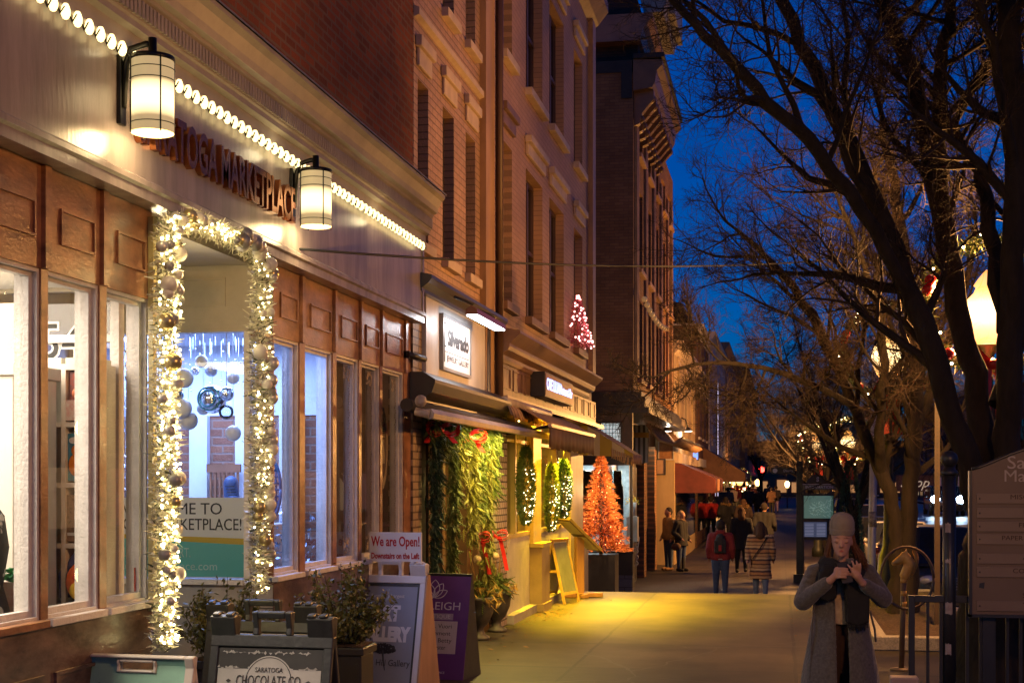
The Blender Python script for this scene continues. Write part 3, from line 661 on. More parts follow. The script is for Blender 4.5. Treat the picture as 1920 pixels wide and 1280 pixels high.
tag(m.build('tinsel_curtain', mat('tinsel', (.75, .78, .85), rough=.15, metal=1)), 'glittering silver tinsel curtain at the left of the blue window', 'tinsel')
m = MB()
for k in range(26): x = rt.uniform(-3.95, -3.42); y = 8.95 + rt.uniform(0, .5); z = rt.uniform(2.25, 2.55); m.tube([(x, y, z), (x, y, 2.66)], .0012, 3); m.ball((x, y, z), .006, 6, 4)
tag(m.build('icicle_drops', mat('drop_glow', (.8, .85, 1), rough=.1, metal=.9)), 'thin hanging drops and threads above the ball ornaments', 'ornament')
m = MB()
for k in range(500):
    c = Vector((rt.uniform(-3.6, -3.3), rt.uniform(8.75, 9.9), .62 + abs(rt.gauss(0, .18)))); leaf(m, c + Vector((0, 0, .45)), .02, rt)
tag(m.build('tinsel_heap', mat('tinsel_blue', (.5, .6, .75), rough=.2, metal=.9)), 'heap of pale blue tinsel at the foot of the display window', 'tinsel')
box('display_plinth', pl, None, -3.62, -3.34, 8.7, 9.95, .6, 1.07); tag(bpy.context.scene.objects['display_plinth.002'], 'low white ledge below the tinsel heap inside the window', 'plinth')
ws = thing('welcome_sign', ((fxa + fxb) / 2, AY1 + .045, 1.03), 'white and turquoise welcome sign inside the entrance window', 'sign')
s0, s1, sy_ = fxa + .03, fxb - .005, AY1 + .05
MB().box(s0, s1, sy_, sy_ + .008, 1.04, 1.55).build('board', mat('sign_white', (.72, .72, .70), rough=.5, var=.03), ws)
MB().add([(s0, sy_ - .002, 1.045), (s1, sy_ - .002, 1.045), (s1, sy_ - .002, 1.255), (s0, sy_ - .002, 1.30)], [(0, 1, 2, 3)]).build('lower_panel', mat('turquoise', (.10, .46, .44), rough=.5, var=.03), ws)
MB().add([(s0, sy_ - .0026, 1.30), (s1, sy_ - .0026, 1.25), (s1, sy_ - .0026, 1.29), (s0, sy_ - .0026, 1.322)], [(0, 1, 2, 3)]).build('stripe', mat('mustard', (.55, .38, .02), rough=.5, var=.03), ws)
blk = mat('black_print', (.015, .016, .02), rough=.6)
cxs = (s0 + s1) / 2
letters('WELCOME TO', .105, (cxs + .06, sy_ - .003, 1.475), blk, ws, depth=.001)
letters('SARATOGA MARKETPLACE!', .105, (cxs - .0, sy_ - .003, 1.375), blk, ws, depth=.001, box_w=(s1 - s0) * .94)
pale = mat('pale_print', (.4, .62, .60), rough=.6)
letters('SHOP LOCAL. SUPPORT.', .085, (cxs - .12, sy_ - .004, 1.195), pale, ws, depth=.001, box_w=.62)
letters('saratogamarketplace.com', .075, (cxs - .02, sy_ - .004, 1.11), pale, ws, depth=.001, box_w=.78)

# ------------------------------------------------------------------ lamps on the fascia
lamp_metal = mat('lamp_bronze', (.03, .028, .025), rough=.35, metal=.8)
def shade_mat():
    m = bpy.data.materials.new('lamp_shade_glow'); n, l = nodes_of(m); b = n['Principled BSDF']
    tc = n.new('ShaderNodeTexCoord'); sp = n.new('ShaderNodeSeparateXYZ'); l.new(tc.outputs['Object'], sp.inputs[0])
    # the frosted glass glows most around the bulb
    mr = n.new('ShaderNodeMath'); mr.operation = 'SUBTRACT'; mr.inputs[1].default_value = -.02; l.new(sp.outputs[2], mr.inputs[0])
    sq = n.new('ShaderNodeMath'); sq.operation = 'POWER'; sq.inputs[1].default_value = 2; l.new(mr.outputs[0], sq.inputs[0])
    ex = n.new('ShaderNodeMath'); ex.operation = 'MULTIPLY_ADD'; ex.inputs[1].default_value = -330.0; ex.inputs[2].default_value = 3.0; l.new(sq.outputs[0], ex.inputs[0])
    mx = n.new('ShaderNodeMath'); mx.operation = 'MAXIMUM'; mx.inputs[1].default_value = .42; l.new(ex.outputs[0], mx.inputs[0])
    l.new(mx.outputs[0], b.inputs['Emission Strength']); b.inputs['Emission Color'].default_value = (1, .74, .36, 1); b.inputs['Base Color'].default_value = (.45, .38, .22, 1)
    m.cycles.emission_sampling = 'NONE'
    return m
shm = shade_mat()
def wall_lamp(xpix, ybot, ytop, label):
    p = 2.94
    yl = fy(xpix, p); xl = px_(p); z0, z1 = fz(xpix, ybot, p), fz(xpix, ytop, p); r = .099
    o = thing('wall_lamp', (XF, yl, (z0 + z1) / 2), label, 'lamp', 'cylinder lamps on the cream fascia')
    zc = (z0 + z1) / 2
    MB().box(XF, XF + .022, yl - .05, yl + .01, z0 + .04, z1 + .02).build('back_plate', lamp_metal, o, bevel=.004)
    MB().tube([(XF + .02, yl - .02, z0 + .12), (XF + .035, yl - .02, z1 - .02), (XF + .055, yl - .015, z1 + .05), (xl - .03, yl, z1 + .075), (xl, yl, z1 + .07)], .016, 8).build('arm', lamp_metal, o)
    MB().lathe([(.02, .10), (.02, .03), (r + .002, .012), (r + .006, -.008), (r + .002, -.010)], (xl, yl, z1), 24).build('cap', lamp_metal, o)
    c = MB(); nn = 28
    c.lathe([(r, z0 - zc + 0), (r, z1 - zc)], (xl, yl, zc), nn, cap=False)
    so = bpy.data.objects.new('shade_pivot', None) if False else None
    sh = c.build('shade', shm, o)
    sh.data.transform(Matrix.Translation((-(xl - XF), 0, 0))); sh.location = (xl - XF, 0, 0)
    mb = MB()
    for k in range(4):
        a = math.pi / 4 + k * math.pi / 2
        mb.tube([(xl + (r + .006) * math.cos(a), yl + (r + .006) * math.sin(a), z0 - .01), (xl + (r + .006) * math.cos(a), yl + (r + .006) * math.sin(a), z1)], .0035, 6)
    for z in (z0 + .04, z1 - .05, z1 - .10):
        mb.tube([(xl + (r + .004) * math.cos(a), yl + (r + .004) * math.sin(a), z) for a in [2 * math.pi * j / 28 for j in range(29)]], .0022, 5, cap=False)
    mb.build('cage', lamp_metal, o)
    point('bulb_light', (xl, yl, z0 - .03), 9, (1, .72, .34), .07, o)
    point('bulb_light', (xl - .16, yl - .0, z0 + .2), 4.5, (1, .72, .34), .05, o)
wall_lamp(286, 250, 112, 'bronze caged cylinder lamp over the first letters of the fascia sign')
wall_lamp(592, 425, 322, 'bronze caged cylinder lamp past the last letter of the fascia sign')
# ------------------------------------------------------------------ bulbs under the cornice
st = thing('string_lights', (XF, 8.0, 3.7), 'row of warm white bulbs strung under the cream cornice', 'string lights')
bulb_m = emit('bulb_glow', (1, .78, .36), 2.6)
Y = 4.55; spts = []; proto = None; nb = 0
bx = XF + .045
while Y < 11.85 and nb < 90:
    c = Vector((bx, Y, c0 - .005)); spts += [(bx + .01, Y - .066, c0 - .045 + jit(.01)), (bx, Y, c0 + .015)]
    if proto is None:
        mb = MB().lathe([(.004, -.044), (.012, -.040), (.0195, -.025), (.021, -.008), (.016, .012), (.010, .024)], c, 12)
        proto = mb.build('bulb', bulb_m, st); d0 = c.copy()
    else:
        q = proto.copy(); COL.objects.link(q); q.location = Vector(proto.location) + (c - d0)
    Y += .106; nb += 1
MB().tube(spts, .004, 5).build('cable', mat('cable_dark', (.03, .03, .02)), st)
point('bulb_row_light', (XF + .10, 6.2, c0 - .03), .8, (1, .80, .42), .05, st); point('bulb_row_light', (XF + .10, 8.2, c0 - .03), .8, (1, .80, .42), .05, st); point('bulb_row_light', (XF + .10, 10.4, c0 - .03), .8, (1, .80, .42), .05, st)

# ------------------------------------------------------------------ lit garland round the entrance
gar = thing('garland', (XF, (AY0 + AY1) / 2, .8), 'silver tinsel garland with white and silver baubles and fairy lights framing the doorway', 'garland')
gp = 3.08
path = [at_ for at_ in []]
def gpt(x, y): return Vector((px_(gp), fy(x, gp), fz(x, y, gp)))
ctrl = [gpt(308, 1205), gpt(308, 1000), gpt(309, 800), gpt(310, 600), gpt(311, 470), gpt(318, 418), gpt(352, 415), gpt(400, 432), gpt(445, 452), gpt(478, 470), gpt(489, 500), gpt(488, 600), gpt(487, 750), gpt(486, 900), gpt(486, 1000), gpt(485, 1105)]
def sample(ctrl, step):
    out = []
    for a, b_ in zip(ctrl[:-1], ctrl[1:]):
        n = max(1, int((b_ - a).length / step))
        for i in range(n): out.append(a.lerp(b_, i / n))
    out.append(ctrl[-1]); return out
gs = sample(ctrl, .02); rg = random.Random(21)
tin = MB(); tin2 = MB()
for i, c in enumerate(gs):
    d = (gs[min(i + 1, len(gs) - 1)] - gs[max(i - 1, 0)]).normalized()
    for k in range(44):
        v = Vector((rg.gauss(0, 1), rg.gauss(0, 1), rg.gauss(0, 1))); v = (v - d * v.dot(d) * .6).normalized()
        L = rg.uniform(.02, .058); s = c + Vector((jit(.05), jit(.058), jit(.03)))
        e = s + v * L; w_ = v.cross(Vector((rg.gauss(0, 1), rg.gauss(0, 1), rg.gauss(0, 1)))).normalized() * .0062
        (tin if rg.random() < .9 else tin2).add([s - w_, s + w_, e + w_ * .3, e - w_ * .3], [(0, 1, 2, 3)])
tin.build('foliage', mat('tinsel_needles', (.66, .62, .50), rough=.4, metal=.3, var=.4, scale=30), gar)['kind'] = 'stuff'
tin2.build('foliage', mat('green_needles', (.10, .12, .06), rough=.6, var=.4, scale=20), gar)['kind'] = 'stuff'
fl = MB(); nl = 0
for i, c in enumerate(gs):
    left = c.y < (AY0 + AY1) / 2
    for k in range(4):
        if rg.random() < (.85 if left else .38):
            a = rg.uniform(0, 6.28); rr_ = rg.uniform(.03, .095)
            fl.ball(c + Vector((abs(math.cos(a)) * rr_ * .8, math.sin(a) * rr_, jit(.03))), rg.uniform(.006, .009) if left else .0065, 5, 4); nl += 1
fl.build('fairy_lights', emit('fairy_glow', (1, .80, .36), 16.0), gar)['kind'] = 'stuff'
bm_ = [mat('bauble_white', (.66, .62, .55), rough=.35, var=.05), mat('bauble_silver', (.55, .53, .50), rough=.38, metal=.45, var=.1), mat('bauble_grey', (.30, .29, .28), rough=.4, metal=.35, var=.1), mat('bauble_gold', (.55, .45, .22), rough=.3, metal=.7, var=.1), mat('bauble_brown', (.10, .06, .04), rough=.4, metal=.4)]
protos = {}
for k in range(98):
    u = rg.random()
    i = int(rg.uniform(.30, .48) * len(gs)) if u < .22 else (int(rg.uniform(.52, .995) * len(gs)) if u < .82 else int(rg.uniform(.02, .36) * len(gs)))
    c = gs[i]; a = rg.uniform(-1.3, 1.3); r = rg.choice([.022, .027, .032, .038, .045])
    off = Vector((math.cos(a) * .065, math.sin(a) * .085, jit(.03)))
    mi = rg.choices(range(5), [6, 5, 2.5, 1, .12])[0]
    key = (mi, r)
    if key not in protos:
        protos[key] = MB().ball(wloc(gar), r, 16, 10).build('bauble', bm_[mi], gar); protos[key].location = c + off - wloc(gar)
    else:
        q = protos[key].copy(); COL.objects.link(q); q.location = c + off - wloc(gar)
point('garland_light', gpt(325, 520) + Vector((.15, .05, 0)), 3.2, (1, .75, .3), .06, gar); point('garland_light', gpt(325, 800) + Vector((.15, .05, 0)), 3.2, (1, .75, .3), .06, gar); point('garland_light', gpt(325, 1080) + Vector((.15, .05, 0)), 2.4, (1, .75, .3), .06, gar)
point('garland_light', gpt(470, 560) + Vector((-.25, -.1, 0)), 4, (1, .78, .35), .06, gar); point('garland_light', gpt(400, 490) + Vector((-.3, 0, -.02)), 4, (1, .78, .35), .06, gar)
gp_ = box('door_post', mat('yellow_post', (.5, .42, .2), rough=.35), mp, XW + .002, XW + .03, AY0 - .05, AY0 - .005, 1.0, 2.99)

# security camera on the corner post
sc_ = thing('security_camera', (XW, fy(762, 3.2), 2.5), 'small dark security camera on the corner of the brown shop front', 'camera')
zc_ = fz(762, 666, 3.2)
dk = mat('camera_dark', (.025, .022, .02), rough=.4)
MB().box(XW, XW + .05, fy(757, 3.2), fy(757, 3.2) + .05, zc_ - .03, zc_ + .03).build('mount', dk, sc_)
MB().tube([(XW + .03, fy(757, 3.2), zc_), (XW + .12, fy(757, 3.2) + .25, zc_ - .02)], .028, 10).build('body', dk, sc_)
# ------------------------------------------------------------------ helpers for fronts with window openings (plane x = X0, facing +X)
def front_wall(X0, y0, y1, z0, z1, holes, depth=.14):
    ys = sorted({y0, y1, *[h[0] for h in holes], *[h[1] for h in holes]}); zs = sorted({z0, z1, *[h[2] for h in holes], *[h[3] for h in holes]})
    ys = [y for y in ys if y0 <= y <= y1]; zs = [z for z in zs if z0 <= z <= z1]
    mb = MB()
    for a, b_ in zip(ys[:-1], ys[1:]):
        for c, d in zip(zs[:-1], zs[1:]):
            ym, zm = (a + b_) / 2, (c + d) / 2
            if any(h[0] < ym < h[1] and h[2] < zm < h[3] for h in holes): continue
            mb.add([(X0, a, c), (X0, b_, c), (X0, b_, d), (X0, a, d)], [(0, 1, 2, 3)])
    for (a, b_, c, d) in holes:
        X1 = X0 - depth
        mb.add([(X0, a, c), (X0, b_, c), (X0, b_, d), (X0, a, d), (X1, a, c), (X1, b_, c), (X1, b_, d), (X1, a, d)], [(0, 4, 5, 1), (1, 5, 6, 2), (2, 6, 7, 3), (3, 7, 4, 0)])
    D = 8.0
    mb.add([(X0, y0, z0), (X0, y0, z1), (X0 - D, y0, z1), (X0 - D, y0, z0), (X0, y1, z0), (X0, y1, z1), (X0 - D, y1, z1), (X0 - D, y1, z0)], [(0, 1, 2, 3), (4, 7, 6, 5), (1, 5, 6, 2)])
    return mb
dark_pane = None
def dark_glass():
    m = bpy.data.materials.new('dark_window_pane'); n, l = nodes_of(m); b = n['Principled BSDF']
    b.inputs['Base Color'].default_value = (.012, .013, .016, 1); b.inputs['Roughness'].default_value = .04; b.inputs['Specular IOR Level'].default_value = .8
    tc = n.new('ShaderNodeTexCoord'); nz = n.new('ShaderNodeTexNoise'); nz.inputs['Scale'].default_value = 1.5; l.new(tc.outputs['Object'], nz.inputs['Vector'])
    bp = n.new('ShaderNodeBump'); bp.inputs['Strength'].default_value = .06; l.new(nz.outputs['Fac'], bp.inputs['Height']); l.new(bp.outputs[0], b.inputs['Normal'])
    return m
dpane = dark_glass()
def sash(par, X0, a, b_, c, d, fm, depth=.10, rails=1, fw=.05):
    X1 = X0 - depth
    f = MB().box(X1 - .04, X1, a, a + fw, c, d).box(X1 - .04, X1, b_ - fw, b_, c, d).box(X1 - .04, X1, a + fw, b_ - fw, d - fw, d).box(X1 - .04, X1, a + fw, b_ - fw, c, c + fw)
    for r in range(rails):
        z = c + (d - c) * (r + 1) / (rails + 1); f.box(X1 - .03, X1 + .01, a + fw, b_ - fw, z - fw * .45, z + fw * .45)
    w = f.build('window', fm, par)
    MB().add([(X1 - .03, a, c), (X1 - .03, b_, c), (X1 - .03, b_, d), (X1 - .03, a, d)], [(0, 1, 2, 3)]).build('pane', dpane, w)
    return w
def hood(w, X0, a, b_, z, h, m, proud=.06, trap=.05):
    MB().box(X0 + .002, X0 + proud * .5, a - .04, b_ + .04, z, z + h * .62).box(X0 + .002, X0 + proud, a - trap - .03, b_ + trap + .03, z + h * .62, z + h).build('hood', m, w, bevel=.008)
def sill(w, X0, a, b_, z, m, h=.09, proud=.07):
    MB().box(X0 - .10, X0 + proud, a - .05, b_ + .05, z - h, z - .001).build('sill', m, w, bevel=.006)

# ------------------------------------------------------------------ painted brick building with the white sign
pb = brick('cream_painted_brick', (.46, .29, .20), (.40, .25, .17), (.24, .16, .11), 'Y', size=.20, rough=.55, row=.066, msize=.007, bump=.8, var=.28, spec=.4)
stone_t = mat('window_stone', (.46, .36, .28), rough=.6, var=.15, scale=5)
b2a, b2b = 12.0, fy(900, 3.2)
jb = thing('painted_brick_building', (XW, (b2a + b2b) / 2, 0), 'narrow cream painted brick building above the white lit shop sign', 'building')
w2 = [(fy(783, 3.2), fy(803, 3.2)), (fy(830, 3.2), fy(851, 3.2)), (fy(873, 3.2), fy(891, 3.2))]
holes = [(a, b_, 3.76, 5.2) for a, b_ in w2] + [(a, b_, 6.12, 7.6) for a, b_ in w2]
front_wall(XW, b2a + .002, b2b, 2.2, 10.5, holes).build('wall', pb, jb)
dark_sash = mat('dark_sash', (.035, .028, .025), rough=.45)
for a, b_, c, d in holes:
    w = sash(jb, XW, a, b_, c, d, dark_sash, fw=.035); hood(w, XW, a, b_, d + .1, .26, stone_t); sill(w, XW, a, b_, c, stone_t)
MB().prism([(XW + .002, 5.70), (XW + .05, 5.72), (XW + .05, 5.78), (XW + .002, 5.80)], 'y', b2a + .01, b2b - .01).build('string_course', stone_t, jb)
ob_m = mat('ochre_paint', (.36, .22, .10), rough=.5, var=.3, scale=2, stretch=(1, 1, .4))
MB().box(XW + .002, XW + .07, b2b - .02, b2b + .42, 2.5, 10.5).build('pilaster', ob_m, jb)
MB().tube([(XW + .11, b2b + .50, 2.55), (XW + .11, b2b + .50, 10.5)], .045, 10).build('downpipe', mat('downpipe_brown', (.07, .035, .02), rough=.5), jb)
MB().box(XW - .2, XW + .015, fy(787, 3.2) + .004, fy(787, 3.2) + .16, 0, 3.3).build('dark_post', mat('near_black_paint', (.02, .018, .017), rough=.4), jb)
blackp = MATS['near_black_paint']
pw = mat('sign_panel_paint', (.50, .47, .44), rough=.45, var=.12, scale=6, stretch=(1, 1, .4), bump=.1)
ya, yb = fy(799, 3.14), fy(911, 3.14)
sp_ = MB().box(XW + .003, px_(3.14), ya, yb, 2.60, 3.29).build('sign_panel', pw, jb)
cp_m = mat('dark_cornice', (.055, .048, .045), rough=.3, var=.2)
MB().prism([(XW + .003, 3.292), (px_(3.09), 3.292), (px_(3.09), 3.32), (px_(3.03), 3.36), (px_(3.0), 3.40), (px_(3.0), 3.43), (XW + .003, 3.47)], 'y', ya - .35, b2b + .55).build('cornice', cp_m, jb)
MB().prism([(XW + .003, 2.30), (px_(3.10), 2.30), (px_(3.10), 2.36), (px_(3.0), 2.42), (px_(2.97), 2.50), (px_(2.97), 2.53), (px_(3.08), 2.598), (XW + .003, 2.598)], 'y', ya - .35, b2b + .60).build('lower_cornice', cp_m, jb)
MB().box(XW + .003, px_(3.12), yb + .02, yb + .16, 2.605, 3.285).build('panel_post', mat('slate_paint', (.05, .06, .08), rough=.4), jb)
# framed white sign
sg = thing('shop_sign', (px_(3.13), (fy(830, 3.1) + fy(881, 3.1)) / 2, 2.7), 'framed white shop sign with black script lettering lit from above', 'sign')
s0, s1 = fy(831, 3.11), fy(881, 3.11); z0, z1 = 2.71, 3.17
MB().box(px_(3.139), px_(3.112), s0, s1, z0, z1).build('board', mat('sign_board_white', (.75, .74, .72), rough=.5, var=.03), sg)
fw = .03; xa, xb = px_(3.139), px_(3.10)
MB().box(xa, xb, s0 - fw, s0, z0 - fw, z1 + fw).box(xa, xb, s1, s1 + fw, z0 - fw, z1 + fw).box(xa, xb, s0, s1, z1, z1 + fw).box(xa, xb, s0, s1, z0 - fw, z0).build('frame', mat('sign_frame_grey', (.20, .19, .18), rough=.4), sg)
xt = px_(3.111)
letters('Silverado', .20, (xt, (s0 + s1) / 2 + .06, 2.99), blk, sg, M=M_WALL, depth=.002, box_w=(s1 - s0) * .80, bold=.010, shear=.15)
letters('JEWELRY GALLERY', .075, (xt, (s0 + s1) / 2 + .05, 2.80), blk, sg, M=M_WALL, depth=.002, box_w=(s1 - s0) * .82)
MB().box(xt, xt + .002, s0 + .07, s1 - .06, 2.855, 2.862).box(xt, xt + .002, s0 + .05, s0 + .075, 2.76, 3.14).box(xt, xt + .002, s0 + .04, s0 + .13, 3.11, 3.125).box(xt, xt + .002, s0 + .04, s0 + .13, 2.90, 2.915).build('ornament', blk, sg)
# lamp over it
fl_ = thing('sign_light', (px_(2.9), fy(905, 2.86), 3.25), 'long hooded white light on an arm above the framed shop sign', 'lamp')
p = 2.84; la, lb = fy(884, p), fy(938, p); zl = fz(910, 603, p)
MB().prism([(px_(p) - .06, zl), (px_(p) + .06, zl), (px_(p) + .05, zl + .05), (px_(p), zl + .085), (px_(p) - .05, zl + .05)], 'y', la, lb).build('hood', mat('lamp_hood_copper', (.22, .08, .05), rough=.35, metal=.5), fl_)
MB().box(px_(p) - .05, px_(p) + .05, la + .02, lb - .02, zl - .012, zl - .002).build('tube', emit('sign_tube', (.92, .95, 1), 12), fl_)
MB().tube([(XW + .0, la + .1, zl + .25), (px_(p), la + .1, zl + .1)], .014, 8).tube([(XW + .0, lb - .2, zl + .25), (px_(p), lb - .2, zl + .1)], .014, 8).build('arm', blackp, fl_)
area('sign_wash', (px_(p) - .02, (fy(850, 3) + fy(900, 3)) / 2, zl - .02), 13, (.92, .95, 1), .08, 1.0, (0, R(35), 0), fl_)
# retracted awning
aw = thing('rolled_awning', (px_(2.95), (b2a + b2b) / 2, 2.2), 'retracted awning with beige front bar over the evergreen doorway', 'awning')
ra, rb = fy(799, 2.86), fy(1030, 2.86)
abar = mat('awning_bar', (.40, .32, .25), rough=.4)
MB().prism([(px_(2.83), 2.155), (px_(2.80), 2.16), (px_(2.79), 2.20), (px_(2.82), 2.24), (px_(2.86), 2.235), (px_(2.86), 2.16)], 'y', ra, rb).build('front_bar', abar, aw)
MB().tube([(px_(3.04), ra + .05, 2.275), (px_(3.04), rb, 2.275)], .055, 12).build('roller', mat('awning_fabric_dark', (.05, .04, .035), rough=.8), aw)
MB().tube([(px_(3.0), ra + .3, 2.24), (px_(2.93), ra + 1.4, 2.21), (px_(2.84), ra + .5, 2.2)], .022, 8).build('arm', abar, aw); MB().tube([(px_(3.0), rb - .3, 2.24), (px_(2.93), rb - 1.4, 2.21), (px_(2.84), rb - .5, 2.2)], .022, 8).build('arm', abar, aw)
MB().ball((px_(2.90), ra - .02, 2.30), .05, 12, 8).tube([(px_(2.95), ra, 2.22), (px_(2.83), ra, 2.19)], .035, 10).build('end_cap', abar, aw)
# door zone behind the hanging greens
dz0, dz1 = fy(800, 3.2) + .05, fy(926, 3.2)
area('entry_fill', (XW + .40, (dz0 + dz1) / 2, 2.13), 115, (1, .72, .16), .15, 2.0, (0, R(12), 0), jb)  # added fill under the rolled awning to brighten the doorway, no fitting there
dark_wood = mat('dark_brown_door', (.09, .045, .02), rough=.4, var=.3)
MB().box(XW - .5, XW - .4, dz0, dz1, 0, 2.3).build('doorway', mat('door_recess', (.10, .055, .022), rough=.6, var=.5, scale=4), jb)
m = MB()
for k in range(6):
    y = dz0 + .1 + (dz1 - dz0 - .3) * k / 5
    m.box(XW - .12, XW - .02, y, y + .12, 0, 2.3)
m.build('door_post', dark_wood, jb)
m = MB()
for k in range(5):
    y = dz0 + .24 + (dz1 - dz0 - .3) * k / 5
    m.box(XW - .39, XW - .38, y + .02, y + .34, .3, 2.1)
m.build('lit_pane', emit('door_glow', (1, .62, .2), .9, 'NONE'), jb)
MB().box(XW - .3, XW + .03, dz1, fy(946, 3.2), 0, 2.5).build('brick_pier', brick('pale_pier_brick', (.42, .33, .30), (.36, .28, .25), (.06, .045, .04), 'Y', size=.11, row=.075, msize=.009, rough=.6, var=.3), jb)
ev = [mat('cedar_green', (.10, .14, .028), rough=.6, var=.45, scale=14), mat('cedar_dark', (.03, .075, .045), rough=.6, var=.4, scale=14), mat('cedar_yellow', (.19, .19, .035), rough=.6, var=.4, scale=14)]
def fronds(mb, c, n, L, rnd, spread=.1, down=1.0, wd=.011):
    for k in range(n):
        s = c + Vector((rnd.gauss(0, spread * .5), rnd.gauss(0, spread), rnd.gauss(0, .04)))
        v = Vector((rnd.uniform(-.2, .7), rnd.gauss(0, .6), -down * .8 + rnd.uniform(-.5, .6))).normalized() * L * rnd.uniform(.5, 1.2)
        q = v.orthogonal().normalized(); q = (q + Vector((jit(.6), jit(.6), jit(.6)))).normalized()
        side = v.cross(q).normalized()
        mb.add([s, s + v * .35 + side * wd * 1.1, s + v, s + v * .35 - side * wd * 1.1], [(0, 1, 2, 3)])
        for t in (.12, .26, .40, .54, .68, .82):
            for sg_ in (-1, 1):
                b0 = s + v * t; e = b0 + (v.normalized() * .6 + side * sg_).normalized() * L * .46 * (1.1 - t)
                w_ = q * wd * .35
                mb.add([b0 - w_, b0 + w_, e], [(0, 1, 2)])
hg = thing('evergreen_swag', (px_(3.08), (dz0 + dz1) / 2, .6), 'cedar garlands hanging in strands round a shop doorway with red bows', 'garland')
rs = random.Random(4)
for (xp, yt, yb_, mi, wd_) in ((813, 788, 1098, 1, .075), (829, 790, 850, 0, .10), (846, 790, 1100, 0, .07), (856, 792, 900, 2, .07), (884, 792, 1010, 2, .085), (898, 792, 960, 0, .08), (912, 796, 1090, 2, .075), (923, 800, 930, 0, .07)):
    m = MB(); y = fy(xp, 3.08); zt, zb_ = fz(xp, yt, 3.08), fz(xp, yb_, 3.08); z = zt
    while z > zb_:
        fronds(m, Vector((px_(3.08), y + .03 * math.sin(z * 5), z)), 11, .15, rs, .80 * wd_ * (.75 + .35 * math.sin(z * 7 + xp))); z -= .035
    m.build('strand', ev[mi], hg)
m = MB(); y = fy(806, 3.08)
while y < fy(930, 3.08): fronds(m, Vector((px_(3.07), y, 2.13 + .03 * math.sin(y * 6))), 9, .15, rs, .06); y += .05
m.build('strand', ev[0], hg)
ribbon = mat('red_ribbon', (.50, .02, .015), rough=.35, var=.2)
def bow(par, c, s, tails=.5, name='bow', turn=45):
    m = MB(); c = Vector(c)
    for sg_ in (-1, 1):
        for k in (0, 1):
            pts = []
            for t in range(9):
                a = math.pi * 2 * t / 8
                pts.append(c + Vector((.3 * s * math.sin(a * .5), sg_ * s * (.55 - .55 * math.cos(a)), s * .35 * math.sin(a) + k * s * .25 * math.sin(a / 2))))
            m.v += []; o_ = len(m.v)
            for p_ in pts: m.v += [p_ + Vector((-.16 * s, 0, .05 * s)), p_ + Vector((.16 * s, 0, -.05 * s))]
            for t in range(8): m.f.append((o_ + 2 * t, o_ + 2 * t + 1, o_ + 2 * t + 3, o_ + 2 * t + 2)); m.sm.append(True)
        L = s * tails * 6; pts = [c + Vector((.05 * s * math.sin(t * 1.3), sg_ * (s * .3 + s * .7 * (t / 6) ** .8), -L * t / 6)) for t in range(7)]
        o_ = len(m.v)
        for p_ in pts: m.v += [p_ + Vector((0, -.17 * s, 0)), p_ + Vector((.06 * s, .17 * s, 0))]
        for t in range(6): m.f.append((o_ + 2 * t, o_ + 2 * t + 1, o_ + 2 * t + 3, o_ + 2 * t + 2)); m.sm.append(True)
    m.ball(c, .22 * s, 8, 6); m.xform(Matrix.Translation(c) @ Matrix.Rotation(R(-turn), 4, 'Z') @ Matrix.Translation(-c))
    return m.build(name, ribbon, par)
bow(hg, (px_(3.0), fy(826, 3.0), 2.10), .15, .12); bow(hg, (px_(3.0), fy(880, 3.0), 2.08), .15, .16)

# ------------------------------------------------------------------ restaurant building
pb3 = brick('rose_painted_brick', (.46, .28, .185), (.41, .25, .165), (.30, .19, .13), 'Y', size=.20, rough=.6, row=.066, msize=.006, bump=.6, var=.2, spec=.35)
b3a, b3b = b2b + .43, fy(1109, 3.2)
rb_ = thing('restaurant_building', (XW, (b3a + b3b) / 2, 0), 'tall rose painted brick building with hooded windows over the yellow lit restaurant', 'building')
w3 = [(fy(939, 3.2), fy(960, 3.2)), (fy(986, 3.2), fy(1017, 3.2)), (fy(1030, 3.2), fy(1057, 3.2)), (fy(1076, 3.2), fy(1092, 3.2))]
holes = [(a, b_, 3.72, 5.58) for a, b_ in w3] + [(a, b_, 6.58, 8.35) for a, b_ in w3]
front_wall(XW, b3a, b3b, 2.4, 9.6, holes, .16).build('wall', pb3, rb_)
brown_sash = mat('brown_sash', (.075, .04, .025), rough=.5); brown_st = mat('brown_stone', (.17, .10, .065), rough=.55, var=.25)
for i, (a, b_, c, d) in enumerate(holes):
    w = sash(rb_, XW, a, b_, c, d, brown_sash, .12, 1, .06); hood(w, XW, a, b_, d + .16, .24, stone_t if i > 0 else brown_st, .09, .04)
    sill(w, XW, a, b_, c, brown_st if i < 4 else stone_t, .10, .09)
    f = MB().box(XW - .12, XW - .09, (a + b_) / 2 - .03, (a + b_) / 2 + .03, c + .06, d - .06).build('mullion', brown_sash, w)
MB().box(XW + .002, XW + .08, b3b - .42, b3b - .06, 3.3, 9.3).build('corner_pilaster', ob_m, rb_)
MB().prism([(XW + .002, 9.25), (XW + .12, 9.35), (XW + .28, 9.55), (XW + .28, 9.7), (XW + .002, 9.75)], 'y', b3a, b3b + .05).build('roof_cornice', brown_st, rb_)
cn = mat('brown_cornice', (.24, .14, .085), rough=.35, var=.2, scale=2)
MB().prism([(XW + .002, 2.98), (px_(3.10), 2.98), (px_(3.08), 3.02), (px_(3.08), 3.06), (px_(3.0), 3.10), (px_(2.98), 3.14), (px_(2.98), 3.17), (px_(2.90), 3.24), (px_(2.86), 3.28), (px_(2.86), 3.31), (XW + .002, 3.38)], 'y', b3a + .12, fy(1130, 2.86)).build('shop_cornice', cn, rb_)
fasc_m = boards('brown_fascia_boards', (.22, .125, .065), (.13, .07, .04), axis=1, period=.55, line=.03, rough=.45)
